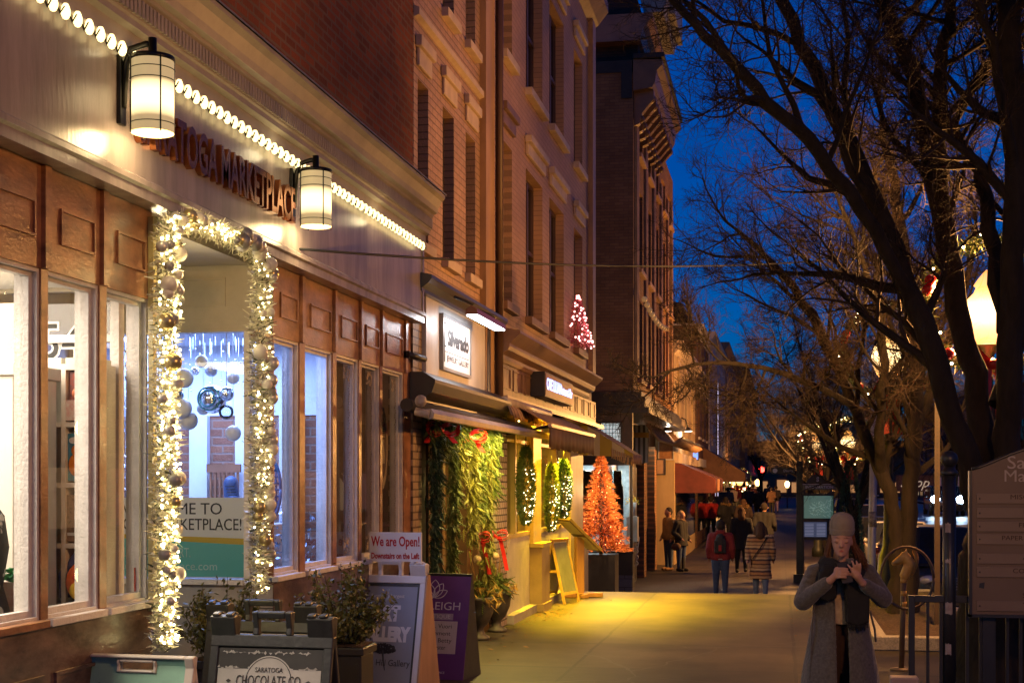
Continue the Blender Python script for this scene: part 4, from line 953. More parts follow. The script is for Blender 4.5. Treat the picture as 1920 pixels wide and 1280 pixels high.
MB().box(XW + .002, px_(3.12), b3a + .15, b3b - .05, 2.60, 2.978).build('fascia', fasc_m, rb_)
m = MB(); y = b3a + .3
while y < b3b - .7: m.box(px_(3.12), px_(3.12) + .012, y, y + .55, 2.93, 2.945).box(px_(3.12), px_(3.12) + .012, y, y + .55, 2.70, 2.715).box(px_(3.12), px_(3.12) + .012, y, y + .015, 2.715, 2.93).box(px_(3.12), px_(3.12) + .012, y + .535, y + .55, 2.715, 2.93); y += .75
m.build('fascia_beading', fasc_m, rb_)
MB().box(XW + .002, px_(3.0), b3a + .10, b3b + .1, 2.545, 2.60).build('ledge', cn, rb_)
# box sign
bs = thing('restaurant_sign', (px_(3.0), fy(1045, 2.95), 2.7), 'projecting dark box sign with glowing blue white restaurant lettering', 'sign')
p = 2.93; sa, sb_ = fy(1022, p), fy(1074, p); z0, z1 = 2.71, 3.02
MB().box(px_(3.12), px_(p), sa, sb_, z0, z1).build('box', mat('sign_box_black', (.018, .014, .013), rough=.4), bs, bevel=.006)
MB().box(px_(p) + .001, px_(p) + .006, sa + .02, sb_ - .02, z0 + .02, z1 - .02).build('face', mat('sign_face_maroon', (.16, .03, .02), rough=.4), bs)
glow = emit('sign_blue_letters', (.35, .50, 1.0), 2.2)
ym = (sa + sb_) / 2
letters('CAFE LILLIAN', .20, (px_(p) + .008, ym - .52, (z0 + z1) / 2 + .005), glow, bs, M=M_WALL, depth=.002, box_w=1.15, bold=.004)
letters('Restaurant & Bar', .17, (px_(p) + .008, ym + .58, (z0 + z1) / 2), glow, bs, M=M_WALL, depth=.002, box_w=1.0, bold=.003)
# shop front: beadboard below, yellow framed glass, lit room
yf = mat('yellow_frame', (.42, .30, .10), rough=.4, var=.15)
bead = boards('white_beadboard', (.52, .48, .45), (.42, .39, .37), axis=1, period=.075, line=.08, rough=.5)
f0, f1 = fy(948, 3.2), fy(1068, 3.2)
cols = [fy(948, 3.2), fy(966, 3.2), fy(993, 3.2), fy(1008, 3.2), fy(1042, 3.2), fy(1068, 3.2)]
MB().box(XW - .12, XW, f0, cols[2] - .002, -.1, .98).box(XW - .12, XW, cols[3] + .002, f1, -.1, .98).build('base_panel', bead, rb_)
MB().box(XW + .002, XW + .10, f0, f1 + .1, -.1, .10).build('plinth', mat('plinth_grey', (.3, .27, .25), rough=.7), rb_)
MB().box(XW - .12, XW + .16, cols[2], cols[3], 0, .82).box(XW - .12, XW + .185, cols[2] - .03, cols[3] + .03, .82, .87).box(XW - .12, XW + .185, cols[2] - .03, cols[3] + .03, 0, .1).build('pier', mat('ochre_pier', (.30, .22, .08), rough=.5, var=.2), rb_)
for i, (a, b_) in enumerate(((cols[0], cols[1]), (cols[1], cols[2]), (cols[3], cols[4]), (cols[4], cols[5]))):
    t = .045
    w = MB().box(XW - .09, XW + .01, a, a + t, .98, 2.55).box(XW - .09, XW + .01, b_ - t, b_, .98, 2.55).box(XW - .09, XW + .01, a + t, b_ - t, 2.50, 2.55).box(XW - .09, XW + .01, a + t, b_ - t, .98, 1.03).box(XW - .08, XW, a + t, b_ - t, 2.12, 2.16).build('window', yf, rb_)
    MB().add([(XW - .05, a + t, 1.03), (XW - .05, b_ - t, 1.03), (XW - .05, b_ - t, 2.5), (XW - .05, a + t, 2.5)], [(0, 1, 2, 3)]).build('pane', pane_glass, w)
MB().box(XW - .12, XW + .05, cols[2] + .002, cols[3] - .002, .87, 2.55).build('post', yf, rb_)
MB().box(XW - .5, XW + .02, f1 + .002, fy(1091, 3.2), -.9, 2.55).build('end_post', mat('beige_post', (.36, .28, .17), rough=.5, var=.15, scale=3), rb_)
MB().box(XW + .021, XW + .12, f1 + .3, fy(1089, 3.2), -.9, .8).build('end_panel', boards('grey_panel', (.34, .29, .25), (.28, .24, .21), axis=1, period=.25, line=.06), rb_)
yr = mat('yellow_room', (.55, .40, .12), rough=.7, col2=(.10, .055, .015), scale=2.4)  # brown mottling put into the colour to darken the lit room
MB().box(-7, XW - .2, f0, f1, .30, .34).box(-7, XW - .2, f0, f1, 2.62, 2.66).box(-7.05, -7, f0, f1, .34, 2.62).box(-7, XW - .2, f1 - .05, f1, .34, 2.62).box(-7, XW - .2, f0, f0 + .05, .34, 2.62).build('dining_room', yr, rb_)
m = MB()
for k in range(5): y = f0 + .8 + k * .9; m.box(-5.2, -4.5, y, y + .5, .34, 1.05).box(-4.4, -4.1, y + .1, y + .4, .34, 1.3)
m.build('furniture', mat('dark_brown_door', (.09, .045, .02)), rb_)
m = MB(); rr = random.Random(9)
for k in range(46): m.ball((XW - .2 - rr.uniform(0, 1.5), rr.uniform(f0 + .1, f1 - .1), rr.uniform(1.9, 2.55)), .013, 6, 4)
m.build('fairy_lights', emit('warm_fairy', (1, .75, .3), 14, 'NONE'), rb_)['kind'] = 'stuff'
for k, (xp, yp, pp) in enumerate(((958, 815, 3.5), (985, 828, 3.6), (952, 770, 3.3), (986, 775, 3.3))):
    c = Vector((px_(pp), fy(xp, pp), fz(xp, yp, pp)))
    o = thing('pendant_lamp', c, ['bright pendant globe in the first restaurant window', 'pendant globe just right of the first one inside the restaurant', 'small bulb high under the restaurant awning', 'flat bright lamp under the awning by the second window'][k], 'lamp')
    MB().ball(c, .045, 12, 8).build('globe', emit('pendant_glow', (1, .72, .22), 22), o); MB().tube([c + Vector((0, 0, .045)), (c.x, c.y, 2.62)], .006, 6).build('cord', blackp, o)
area('dining_light', (-4.6, (f0 + f1) / 2, 2.58), 95, (1, .66, .10), 1.6, 3.6, (0, 0, 0), rb_)
area('awning_glow', (XW + .22, (f0 + f1) / 2 + .3, 2.40), 900, (1, .60, .012), .2, 4.2, (0, R(-28), 0), rb_)
# awnings of the restaurant
bpy.data.objects['awning_glow'].data.spread = R(105)
awf = bpy.data.materials.new('striped_canvas'); n_, l_ = nodes_of(awf); b = n_['Principled BSDF']
tc = n_.new('ShaderNodeTexCoord'); sp = n_.new('ShaderNodeSeparateXYZ'); l_.new(tc.outputs['Object'], sp.inputs[0])
dv = n_.new('ShaderNodeMath'); dv.operation = 'MULTIPLY'; dv.inputs[1].default_value = 11; l_.new(sp.outputs[1], dv.inputs[0])
fr = n_.new('ShaderNodeMath'); fr.operation = 'FRACT'; l_.new(dv.outputs[0], fr.inputs[0]); gt = n_.new('ShaderNodeMath'); gt.operation = 'GREATER_THAN'; gt.inputs[1].default_value = .72; l_.new(fr.outputs[0], gt.inputs[0])
mx = n_.new('ShaderNodeMixRGB'); mx.inputs[1].default_value = (.34, .21, .13, 1); mx.inputs[2].default_value = (.15, .075, .045, 1); l_.new(gt.outputs[0], mx.inputs[0]); l_.new(mx.outputs[0], b.inputs['Base Color']); b.inputs['Roughness'].default_value = .85
def canvas(name, m, par, y0, y1, prof, wave=.012, ny=40):
    mb = MB(); n = len(prof)
    for i in range(ny + 1):
        y = y0 + (y1 - y0) * i / ny
        for j, (x, z) in enumerate(prof):
            k = j / (n - 1); mb.v.append(Vector((x + wave * k * math.sin(i * 1.3), y, z + wave * k * math.cos(i * .9))))
    for i in range(ny):
        for j in range(n - 1):
            a = i * n + j; mb.f.append((a, a + 1, a + n + 1, a + n)); mb.sm.append(True)
    o = mb.build(name, m, par); sol = o.modifiers.new('s', 'SOLIDIFY'); sol.thickness = .008
    return o
a1 = thing('canvas_awning', (px_(2.95), fy(985, 2.95), 2.35), 'drooping striped canvas awning rolled over the first restaurant windows', 'awning')
canvas('canvas', awf, a1, fy(951, 2.98), fy(1032, 2.93), [(px_(3.10), 2.56), (px_(3.02), 2.52), (px_(2.96), 2.45), (px_(2.93), 2.36)], .018)
MB().tube([(px_(3.02), fy(947, 3.0), 2.53), (px_(3.02), fy(1032, 3.0), 2.53)], .05, 12).build('roller', abar, a1)
a2 = thing('canvas_awning', (px_(2.8), fy(1070, 2.7), 2.0), 'open striped awning with a dark brown valance beside the striped one', 'awning')
ya2, yb2 = fy(1031, 2.62), fy(1114, 2.62)
canvas('canvas', awf, a2, ya2, yb2, [(px_(3.10), 2.55), (px_(2.9), 2.46), (px_(2.74), 2.37), (px_(2.63), 2.31)], .006)
canvas('valance', mat('brown_valance', (.085, .04, .03), rough=.8, var=.2), a2, ya2, yb2, [(px_(2.62), 2.27), (px_(2.62), 2.14), (px_(2.625), 2.03)], .012, 60)
MB().box(px_(2.64), px_(2.60), ya2, yb2, 2.272, 2.31).build('front_bar', mat('bar_rose', (.40, .25, .20), rough=.4), a2)
MB().tube([(XW, ya2 + .2, 2.2), (px_(2.63), ya2 + .2, 2.29)], .018, 8).tube([(XW, yb2 - .2, 2.2), (px_(2.63), yb2 - .2, 2.29)], .018, 8).build('arm', blackp, a2)
# spindle shaped evergreens hung in front of the panes
def spindle(xp, yt, yb_, wpx, p, label, mi):
    y = fy(xp, p); zt, zb_ = fz(xp, yt, p), fz(xp, yb_, p); sc = wpx * p / (VX - xp) / 2
    o = thing('evergreen_spindle', (px_(p), y, zb_), label, 'evergreen', 'lit evergreens in front of the restaurant panes')
    m = MB(); rr = random.Random(int(xp)); L = zt - zb_
    for k in range(2600):
        t = rr.random() ** .9; r = sc * (math.sin(math.pi * min(1, t * .93 + .05)) ** .65) * rr.uniform(.55, 1.0); a = rr.uniform(0, 6.28)
        c = Vector((px_(p) + r * math.cos(a) * .9, y + r * math.sin(a), zb_ + t * L)); v = Vector((math.cos(a), math.sin(a), rr.uniform(-.2, 1.2))).normalized() * rr.uniform(.03, .06)
        q = v.orthogonal().normalized() * .010; m.add([c - q, c + q, c + v], [(0, 1, 2)])
    m.build('foliage', ev[mi], o)
    m = MB()
    for k in range(48):
        t = rr.uniform(.02, .72); r = sc * (math.sin(math.pi * min(1, t * .93 + .05)) ** .65); a = rr.uniform(-1.6, .4)
        m.ball((px_(p) + r * math.cos(a) * .95, y + r * math.sin(a) * 1.02, zb_ + t * L), .006, 5, 4)
    m.build('fairy_lights', emit('spindle_glow', (1, .82, .48), 9, 'NONE'), o)['kind'] = 'stuff'
    MB().tube([(px_(p), y, zt - .05), (px_(p), y, zt + .12)], .006, 6).build('hook', blackp, o)
spindle(986, 838, 985, 38, 3.02, 'first lit evergreen spindle by the bright window', 0)
spindle(1034, 870, 997, 30, 3.10, 'middle evergreen spindle, lowest hung and yellow green at the top', 0)
spindle(1057, 862, 972, 33, 2.95, 'evergreen spindle nearest the beige end post', 1)
# pink tree standing on the last window sill
pt = thing('christmas_tree', (XW + .12, fy(1089, 3.05), 3.72), 'small pink lit tinsel tree standing on a high window sill', 'tree')
yp = fy(1089, 3.05); xp_ = XW + .10; zb_, zt = fz(1091, 648, 3.05), fz(1080, 545, 3.05)
m = MB(); rr = random.Random(2)
for k in range(1500):
    t = rr.random() ** 1.4; r = .27 * (1 - t) ** .9 + .02; a = rr.uniform(0, 6.28); q0 = rr.uniform(.3, 1)
    c = Vector((xp_ + r * q0 * math.cos(a) * .75, yp + 2.6 * r * q0 * math.sin(a), zb_ + t * (zt - zb_))); v = Vector((math.cos(a) * .6, math.sin(a), -.3 + jit(.5))) * .06
    q = v.orthogonal().normalized() * .010; m.add([c - q, c + q, c + v], [(0, 1, 2)])
m.build('foliage', mat('pink_tinsel', (.62, .16, .20), rough=.35, metal=.3, var=.3), pt)
m = MB()
for k in range(75):
    t = rr.random() ** 1.2; r = .27 * (1 - t) ** .9 + .02; a = rr.uniform(-1.8, 1.8)
    m.ball((xp_ + r * math.cos(a) * .8, yp + 2.6 * r * math.sin(a), zb_ + t * (zt - zb_)), .015, 6, 4)
m.build('fairy_lights', emit('pink_glow', (1, .42, .38), 5), pt)['kind'] = 'stuff'
MB().tube([(xp_, yp, 3.722), (xp_, yp, zt)], .012, 6).tube([(xp_ - .1, yp - .2, 3.73), (xp_, yp, 3.85), (xp_ + .0, yp + .2, 3.73)], .010, 6).build('stand', mat('pink_stand', (.5, .12, .15), rough=.5), pt)
point('pink_glow_light', (xp_ + .25, yp, 4.1), 2.5, (1, .35, .35), .1, pt)
# ------------------------------------------------------------------ tall dark building past the restaurant, lower pavement level
G = -.75
p4 = 3.13; X4 = px_(p4); Y4a, Y4b, Y4c = 30.0, 41.2, 35.6
t4 = thing('corner_building', (X4, 35, G), 'tall dark brick building with bracketed cornice past the restaurant', 'building')
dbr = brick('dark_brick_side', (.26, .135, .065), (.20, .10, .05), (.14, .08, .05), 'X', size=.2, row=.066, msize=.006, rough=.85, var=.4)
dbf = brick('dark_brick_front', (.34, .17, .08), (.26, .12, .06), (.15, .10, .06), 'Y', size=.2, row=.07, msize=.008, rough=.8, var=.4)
capm = mat('black_coping', (.02, .018, .016), rough=.7)
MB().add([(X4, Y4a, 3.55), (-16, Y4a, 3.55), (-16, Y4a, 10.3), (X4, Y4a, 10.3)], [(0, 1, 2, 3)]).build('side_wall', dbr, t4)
MB().box(-16, X4 - .02, Y4a - .03, Y4a + .35, 10.3, 10.55).box(X4 - .25, X4 - .02, Y4a - .04, Y4a + .35, 9.75, 10.3).build('coping', capm, t4)
wy = [Y4a + .9 + k * 2.1 for k in range(5)]
holes = [(y, y + 1.15, z, z + 1.75) for z in (3.9, 6.3, 8.0) for y in wy if z != 8.0] + [(y, y + 1.15, 7.9 + .9, 9.6) for y in wy]
front_wall(X4, Y4a + .002, Y4b, 3.55, 10.3, holes, .25).build('front_wall', dbf, t4)
st_ = mat('tan_stone', (.34, .20, .10), rough=.6, var=.3, scale=3)
for a, b_, c, d in holes:
    w = sash(t4, X4, a, b_, c, d, mat('rust_sash', (.14, .07, .04)), .12, 1, .07); sill(w, X4, a, b_, c, st_, .1, .1)
m = MB()
for y in wy + [Y4b - .5]:
    for k in range(3): m.box(X4 + .004, X4 + .06, y - .62 + k * .17, y - .52 + k * .17, 3.9, 9.3)
m.build('pilaster_strip', st_, t4)
# projecting cornice with scroll brackets
MB().prism([(X4 + .002, 9.9), (X4 + .40, 9.95), (X4 + .46, 10.05), (X4 + .50, 10.30), (X4 + .62, 10.42), (X4 + .62, 10.52), (X4 + .002, 10.56)], 'y', Y4a - .04, Y4c).build('cornice', mat('gold_cornice', (.16, .085, .035), rough=.5, var=.2), t4)
MB().box(X4 + .002, X4 + .66, Y4a - .1, Y4c, 10.562, 10.66).build('cornice_cap', capm, t4)
m = MB(); y = Y4a + .15
while y < Y4c - .3:
    m = MB(); m.prism([(X4 + .003, 9.2), (X4 + .12, 9.25), (X4 + .16, 9.45), (X4 + .30, 9.62), (X4 + .42, 9.75), (X4 + .42, 9.94), (X4 + .003, 9.9)], 'y', y, y + .22); m.ball((X4 + .34, y + .11, 9.78), .11, 8, 6); m.ball((X4 + .13, y + .11, 9.36), .09, 8, 6); y += .62
    m.build('scroll_bracket', mat('gold_bracket', (.20, .10, .035), rough=.45, var=.2), t4)
# set-back attic storey with its own cornice, railing and white bay above
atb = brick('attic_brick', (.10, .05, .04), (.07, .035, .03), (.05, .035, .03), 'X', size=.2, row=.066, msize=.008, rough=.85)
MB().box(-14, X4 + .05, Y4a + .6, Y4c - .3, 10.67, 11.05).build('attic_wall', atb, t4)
MB().prism([(X4 + .05, 11.05), (X4 + .12, 11.08), (X4 + .18, 11.3), (X4 + .38, 11.52), (X4 + .38, 11.62), (-14, 11.62), (-14, 11.05)], 'y', Y4a + .25, Y4c - .2).build('attic_cornice', mat('rust_cornice', (.25, .13, .08), rough=.5, var=.2), t4)
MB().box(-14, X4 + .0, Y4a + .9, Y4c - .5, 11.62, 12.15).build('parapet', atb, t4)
wb = mat('white_bay', (.30, .28, .25), rough=.5, var=.1)
MB().prism([(X4 + .1, 12.0), (X4 + .52, 12.0), (X4 + .60, 12.3), (X4 + .65, 14.5), (X4 - .45, 14.5), (X4 - .25, 13.2)], 'y', Y4a + 1.4, Y4c - 1).box(X4 + .60, X4 + .72, Y4a + 2.2, Y4c - 1, 12.2, 14.5).build('white_bay', wb, t4)
m = MB()
for k in range(13): m.tube([(X4 - .35 - k * .16, Y4a + 1.0, 12.15), (X4 - .35 - k * .16, Y4a + 1.0, 13.0)], .016, 5)
m.tube([(X4 - .3, Y4a + 1.0, 13.0), (X4 - 2.6, Y4a + 1.0, 13.0)], .02, 5); m.build('railing', capm, t4)
MB().box(X4 - 2.8, X4 - .5, Y4a + 2.4, Y4c - 1.2, 12.15, 14.6).build('roof_room', mat('roof_room', (.07, .05, .05), rough=.7), t4)
# ground floor shop of that building
shopm = mat('shop_black', (.022, .02, .02), rough=.35)
MB().box(-8, X4 - .01, Y4a - .05, Y4a + .1, 2.2, 3.1).build('shop_side', mat('shop_side_brown', (.07, .04, .028), rough=.6, var=.3), t4)
MB().box(-8, X4 + .35, Y4a - .18, Y4b, 3.1, 3.22).box(-8, X4 + .25, Y4a - .12, Y4b, 3.22, 3.45).box(-8, X4 + .18, Y4a - .08, Y4b, 3.45, 3.549).build('shop_cornice', shopm, t4)
lw = MB().box(-3.78, -3.74, Y4a - .09, Y4a - .052, 2.4, 2.93).box(-3.34, -3.30, Y4a - .09, Y4a - .052, 2.4, 2.93).box(-3.74, -3.34, Y4a - .09, Y4a - .052, 2.89, 2.93)
lw.build('window', shopm, t4)
MB().add([(-3.74, Y4a - .056, 2.4), (-3.34, Y4a - .056, 2.4), (-3.34, Y4a - .056, 2.89), (-3.74, Y4a - .056, 2.89)], [(0, 1, 2, 3)]).build('lit_pane', emit('lattice_glow', (.65, .80, .85), .55, 'NONE'), t4)
m = MB()
for k in range(6): m.box(-3.72 + k * .07, -3.71 + k * .07, Y4a - .066, Y4a - .058, 2.4, 2.89)
for k in range(6): m.box(-3.74, -3.34, Y4a - .066, Y4a - .058, 2.44 + k * .08, 2.45 + k * .08)
m.build('lattice', shopm, t4)
stone_b = brick('grey_base_stone', (.13, .13, .14), (.10, .10, .11), (.07, .07, .07), 'X', size=.35, row=.18, msize=.01, rough=.8)
MB().box(-8, X4 - .0, Y4a - .12, Y4a + .3, G - .1, -.32).build('stone_base', stone_b, t4)
MB().box(-8, X4 + .0, Y4a - .10, Y4a + .3, -.318, .14).box(-8, X4 + .02, Y4a - .14, Y4a + .3, .14, .19).build('stall_riser', shopm, t4)
MB().box(X4 - .06, X4 + .0, Y4a - .1, Y4a - .02, .19, 2.2).box(-8, X4 + .0, Y4a - .1, Y4a - .02, 2.0, 2.198).build('shop_post', shopm, t4)
MB().add([(-8, Y4a - .05, .19), (X4 - .06, Y4a - .05, .19), (X4 - .06, Y4a - .05, 2.0), (-8, Y4a - .05, 2.0)], [(0, 1, 2, 3)]).build('pane', pane_glass, t4)
MB().box(-8, X4 - .25, Y4a + 1.6, Y4a + 1.7, .19, 2.2).box(-8, X4 - .2, Y4a, Y4a + 1.6, 2.15, 2.199).box(-8, X4 - .2, Y4a + .3, Y4a + 1.6, .15, .19).build('shop_room', mat('shop_room_pale', (.55, .6, .6), rough=.6, var=.5, scale=7, col2=(.25, .30, .30)), t4)
m = MB(); rr = random.Random(8)
for k in range(90): m.box(-3.9 + rr.uniform(-.6, .55), -3.86 + rr.uniform(-.6, .55), Y4a + .6, Y4a + .62, rr.uniform(.5, 1.9), rr.uniform(.5, 1.9))
m.build('display_goods', mat('goods', (.6, .5, .35), var=.8, scale=14), t4)
area('shop_light', (-3.9, Y4a + .7, 2.1), 130, (.80, .95, 1.0), 1.2, .8, (0, 0, 0), t4)
# front of the ground floor: dark door, posts
MB().box(X4 - .7, X4 - .5, Y4a + .4, Y4b, G, 3.1).build('shop_front', mat('shop_front_brown', (.10, .055, .035), rough=.5, var=.4), t4)
MB().box(X4 - .5, X4 - .38, Y4a + 3.5, Y4a + 4.6, G, 2.0).build('dark_door', shopm, t4)
for q in (5.6, 8.6): MB().box(X4 - .5, X4 - .3, Y4a + q, Y4a + q + .6, G, 2.6).build('shop_pilaster', dbf, t4)
MB().add([(X4 - .49, Y4a + .5, .2), (X4 - .49, Y4a + 3.2, .2), (X4 - .49, Y4a + 3.2, 1.9), (X4 - .49, Y4a + .5, 1.9)], [(0, 1, 2, 3)]).build('lit_window', emit('teal_glow', (.45, .85, .80), .05, 'NONE'), t4)
# striped awning on the alley end
sa_ = bpy.data.materials.new('yellow_stripes'); n_, l_ = nodes_of(sa_); b = n_['Principled BSDF']
tc = n_.new('ShaderNodeTexCoord'); sp = n_.new('ShaderNodeSeparateXYZ'); l_.new(tc.outputs['Object'], sp.inputs[0])
dv = n_.new('ShaderNodeMath'); dv.operation = 'MULTIPLY'; dv.inputs[1].default_value = 2.6; l_.new(sp.outputs[0], dv.inputs[0]); fr = n_.new('ShaderNodeMath'); fr.operation = 'FRACT'; l_.new(dv.outputs[0], fr.inputs[0])
gt = n_.new('ShaderNodeMath'); gt.operation = 'GREATER_THAN'; gt.inputs[1].default_value = .5; l_.new(fr.outputs[0], gt.inputs[0])
mx = n_.new('ShaderNodeMixRGB'); mx.inputs[1].default_value = (.36, .28, .06, 1); mx.inputs[2].default_value = (.46, .42, .34, 1); l_.new(gt.outputs[0], mx.inputs[0]); l_.new(mx.outputs[0], b.inputs['Base Color']); b.inputs['Roughness'].default_value = .85
ya = thing('striped_awning', (-2.8, 22.9, 2.1), 'side of a yellow and white striped awning with pale fringe past the restaurant', 'awning')
za_, zb_ = 2.62, 2.09
MB().add([(XW, 22.2, za_), (-2.28, 22.2, zb_), (-2.28, 22.2, zb_ - .06), (-2.6, 22.2, 2.05), (XW, 22.2, 2.07)], [(0, 1, 2, 3, 4)]).build('side_panel', sa_, ya)
canvas('canvas', mat('awning_rose', (.34, .22, .15), rough=.8), ya, 22.2, 23.5, [(XW, za_), (-2.7, 2.36), (-2.28, zb_)], .0)
m = MB()
for k in range(60): y = 22.2 + 1.3 * k / 60; m.tube([(-2.28 + .01, y, zb_), (-2.28 + jit(.015), y, zb_ - .16)], .008, 4)
for k in range(12): x = -2.28 - .03 * k; m.tube([(x, 22.195, zb_ - .05 + .012 * k), (x + jit(.01), 22.19, zb_ - .20 + .012 * k)], .008, 4)
m.build('fringe', mat('fringe', (.46, .30, .20), rough=.9), ya)
MB().tube([(XW - .02, 22.25, 2.1), (-2.32, 22.25, 2.06)], .015, 6).build('arm', shopm, ya)
# rooftop beads on the dark front
sl = thing('string_lights', (X4 + .2, 33, 5.0), 'string of large dim bulbs slung along the dark brick front', 'string lights')
m = MB(); pts = []
for k in range(11):
    t = k / 10; y = Y4a + .4 + 6 * t; z = 5.55 - .55 * 4 * (t * (1 - t)) * .25; pts.append((X4 + .2, y, z))
proto = None
for p_ in pts:
    if proto is None: proto = MB().ball(p_, .065, 8, 6).build('bulb', emit('dim_bulb', (1, .55, .22), .13, 'NONE'), sl); q0 = Vector(p_)
    else: q = proto.copy(); COL.objects.link(q); q.location = Vector(proto.location) + Vector(p_) - q0
MB().tube([Vector(p_) + Vector((0, 0, .06)) for p_ in pts], .012, 5).build('cable', shopm, sl)
# decorative ornate eave, striped banner, gooseneck lamps, small signs
ee = thing('scalloped_canopy', (X4 + .3, 38.5, 2.4), 'upturned dark canopy with pale ribs over the black shop door', 'canopy')
m = MB()
for k in range(22):
    y = Y4a + 3.0 + k * .42; m.tube([(X4 + .0, y, 3.0), (X4 + .3, y, 2.62), (X4 + .62, y, 2.52), (X4 + .80, y, 2.62)], .045, 6)
m.build('rib', mat('canopy_rib', (.30, .17, .09), rough=.6), ee)
canvas('roof', shopm, ee, Y4a + 3.0, Y4a + 12.4, [(X4 + .0, 3.03), (X4 + .3, 2.66), (X4 + .62, 2.56), (X4 + .82, 2.70)], .0, 6)
bn = thing('striped_banner', at(1200, 830, 34), 'black and white striped hanging banner with a gold band', 'banner')
c = at(1200, 828, 33.5); m = MB()
bw = boards('banner_stripes', (.55, .52, .50), (.45, .42, .40), axis=0, period=.115, line=.5, rough=.8)
MB().box(c.x - .20, c.x + .20, c.y, c.y + .02, c.z - .50, c.z + .40).build('cloth', bw, bn); MB().box(c.x - .205, c.x + .205, c.y - .012, c.y - .002, c.z + .10, c.z + .22).build('band', mat('gold_band', (.45, .25, .06)), bn)
MB().tube([(X4 - .05, c.y + .01, c.z + .42), (c.x + .25, c.y + .01, c.z + .42)], .02, 6).build('pole', shopm, bn)
def gooseneck(x, y, Z, label, w=.16):
    c = at(x, y, Z); o = thing('gooseneck_lamp', c, label, 'lamp', 'gooseneck lamps over the far shop signs')
    MB().tube([(c.x - .75, c.y, c.z + .05), (c.x - .65, c.y, c.z + .35), (c.x - .35, c.y, c.z + .48), (c.x - .08, c.y, c.z + .36), (c.x, c.y, c.z + .1)], .025, 6).build('arm', shopm, o)
    MB().lathe([(.05, .12), (.08, .06), (w, 0)], c, 14).build('shade', shopm, o)
    MB().lathe([(w * .85, -.004), (.001, -.006)], c, 12, cap=False).build('bulb', emit('goose_glow', (1, .92, .78), 8), o)
    point('lamp_light', c - Vector((0, 0, .08)), 60, (1, .82, .6), .06, o)
gooseneck(1265, 792, 41, 'gooseneck lamp nearest, lighting the brick box sign'); gooseneck(1290, 808, 44, 'gooseneck lamp between the brick and beige fronts'); gooseneck(1250, 808, 38, 'gooseneck lamp above the maroon awning start'); gooseneck(1330, 836, 62, 'gooseneck lamp farthest along, near the pale pilaster')
# row of further fronts on the left, each its own building
def far_front(name, label, y0, y1, z1, m, p, wins, floors, trim, zt0=2.8, wm=None, sh=2.2):
    X = px_(p); o = thing(name, (X, (y0 + y1) / 2, G), label, 'building')
    hs = []
    for f in range(floors):
        zc = zt0 + f * 2.6
        for k in range(wins):
            yy = y0 + (y1 - y0) * (k + .5) / wins; hs.append((yy - .45, yy + .45, zc + .5, min(zc + 2.2, z1 - .3)))
    front_wall(X, y0, y1, G, z1, hs, .2).build('wall', m, o)
    for h in hs:
        w = sash(o, X, *h, wm or brown_sash, .12, 1, .07); hood(w, X, h[0], h[1], h[3] + .05, .2, trim, .1); sill(w, X, h[0], h[1], h[2], trim)
    MB().prism([(X + .002, z1 - .35), (X + .10, z1 - .25), (X + .25, z1 - .05), (X + .25, z1 + .05), (X - 1, z1 + .08), (X - 1, z1 + .01), (X + .002, z1)], 'y', y0, y1).build('cornice', trim, o)
    MB().box(X + .003, X + .12, y0 + .1, y1 - .1, sh, sh + .3).build('shop_fascia', trim, o)
    MB().box(X + .003, X + .03, y0 + .5, y1 - .5, G + .6, sh - .1).build('shop_window', dpane, o)
    return o
beige = mat('beige_stucco', (.36, .26, .14), rough=.7, var=.25, scale=1.5, stretch=(1, 1, .3)); pale = mat('pale_stone', (.42, .38, .36), rough=.6, var=.2)
far_front('beige_building', 'two storey beige stucco front beyond the dark brick building', 41.3, 51.5, 5.7, beige, 3.1, 3, 1, stone_t, 2.9)
far_front('narrow_building', 'narrow front with pale pilasters past the beige stucco one', 51.6, 60, 7.3, brick('far_brick', (.17, .08, .04), (.13, .06, .03), (.1, .07, .05), 'Y', size=.3, row=.09), 3.05, 3, 2, pale, 2.8)
far_front('pale_building', 'pale fronted building lit by a white violet strip along the street', 60.1, 76, 7.9, mat('lilac_paint', (.42, .36, .37), rough=.6, var=.2), 3.0, 4, 2, pale, 2.8)
far_front('far_row_building', 'dim brown building at the far end of the left row', 76.1, 104, 9.0, mat('umber_stucco', (.22, .13, .08), rough=.8, var=.4, scale=.6), 3.0, 6, 2, brown_st, 2.8)
far_front('street_end_building', 'darkest building closing the left row', 104.2, 150, 10, mat('umber_dark', (.13, .08, .05), rough=.8, var=.4, scale=.5), 2.6, 7, 2, brown_st, 2.8)
rf = thing('dark_roof_building', (-9, 62, G), 'dark gabled building with a chimney behind the beige front', 'building')
MB().box(-16, -4.2, 53, 70, 5, 8.0).build('wall', mat('dark_mass', (.06, .04, .03), rough=.9), rf); MB().prism([(-16.5, 8.0), (-3.6, 8.0), (-3.6, 8.25), (-6.5, 8.9), (-16.5, 8.9)], 'y', 52.8, 70).build('roof', mat('dark_roof', (.035, .03, .03), rough=.9), rf); MB().box(-6.2, -5.3, 54.5, 55.6, 8.5, 10.2).build('chimney', mat('dark_mass2', (.05, .03, .025)), rf)
ls = thing('light_strip', (px_(2.95), 66, 3), 'vertical white violet light strip on the pale far front', 'light')
MB().box(px_(2.93), px_(2.90), 66, 66.12, 1.0, 6.2).build('tube', emit('violet_strip', (.75, .68, 1), .9, 'NONE'), ls); MB().box(px_(2.995), px_(2.931), 65.98, 66.14, .95, 6.25).build('housing', shopm, ls)
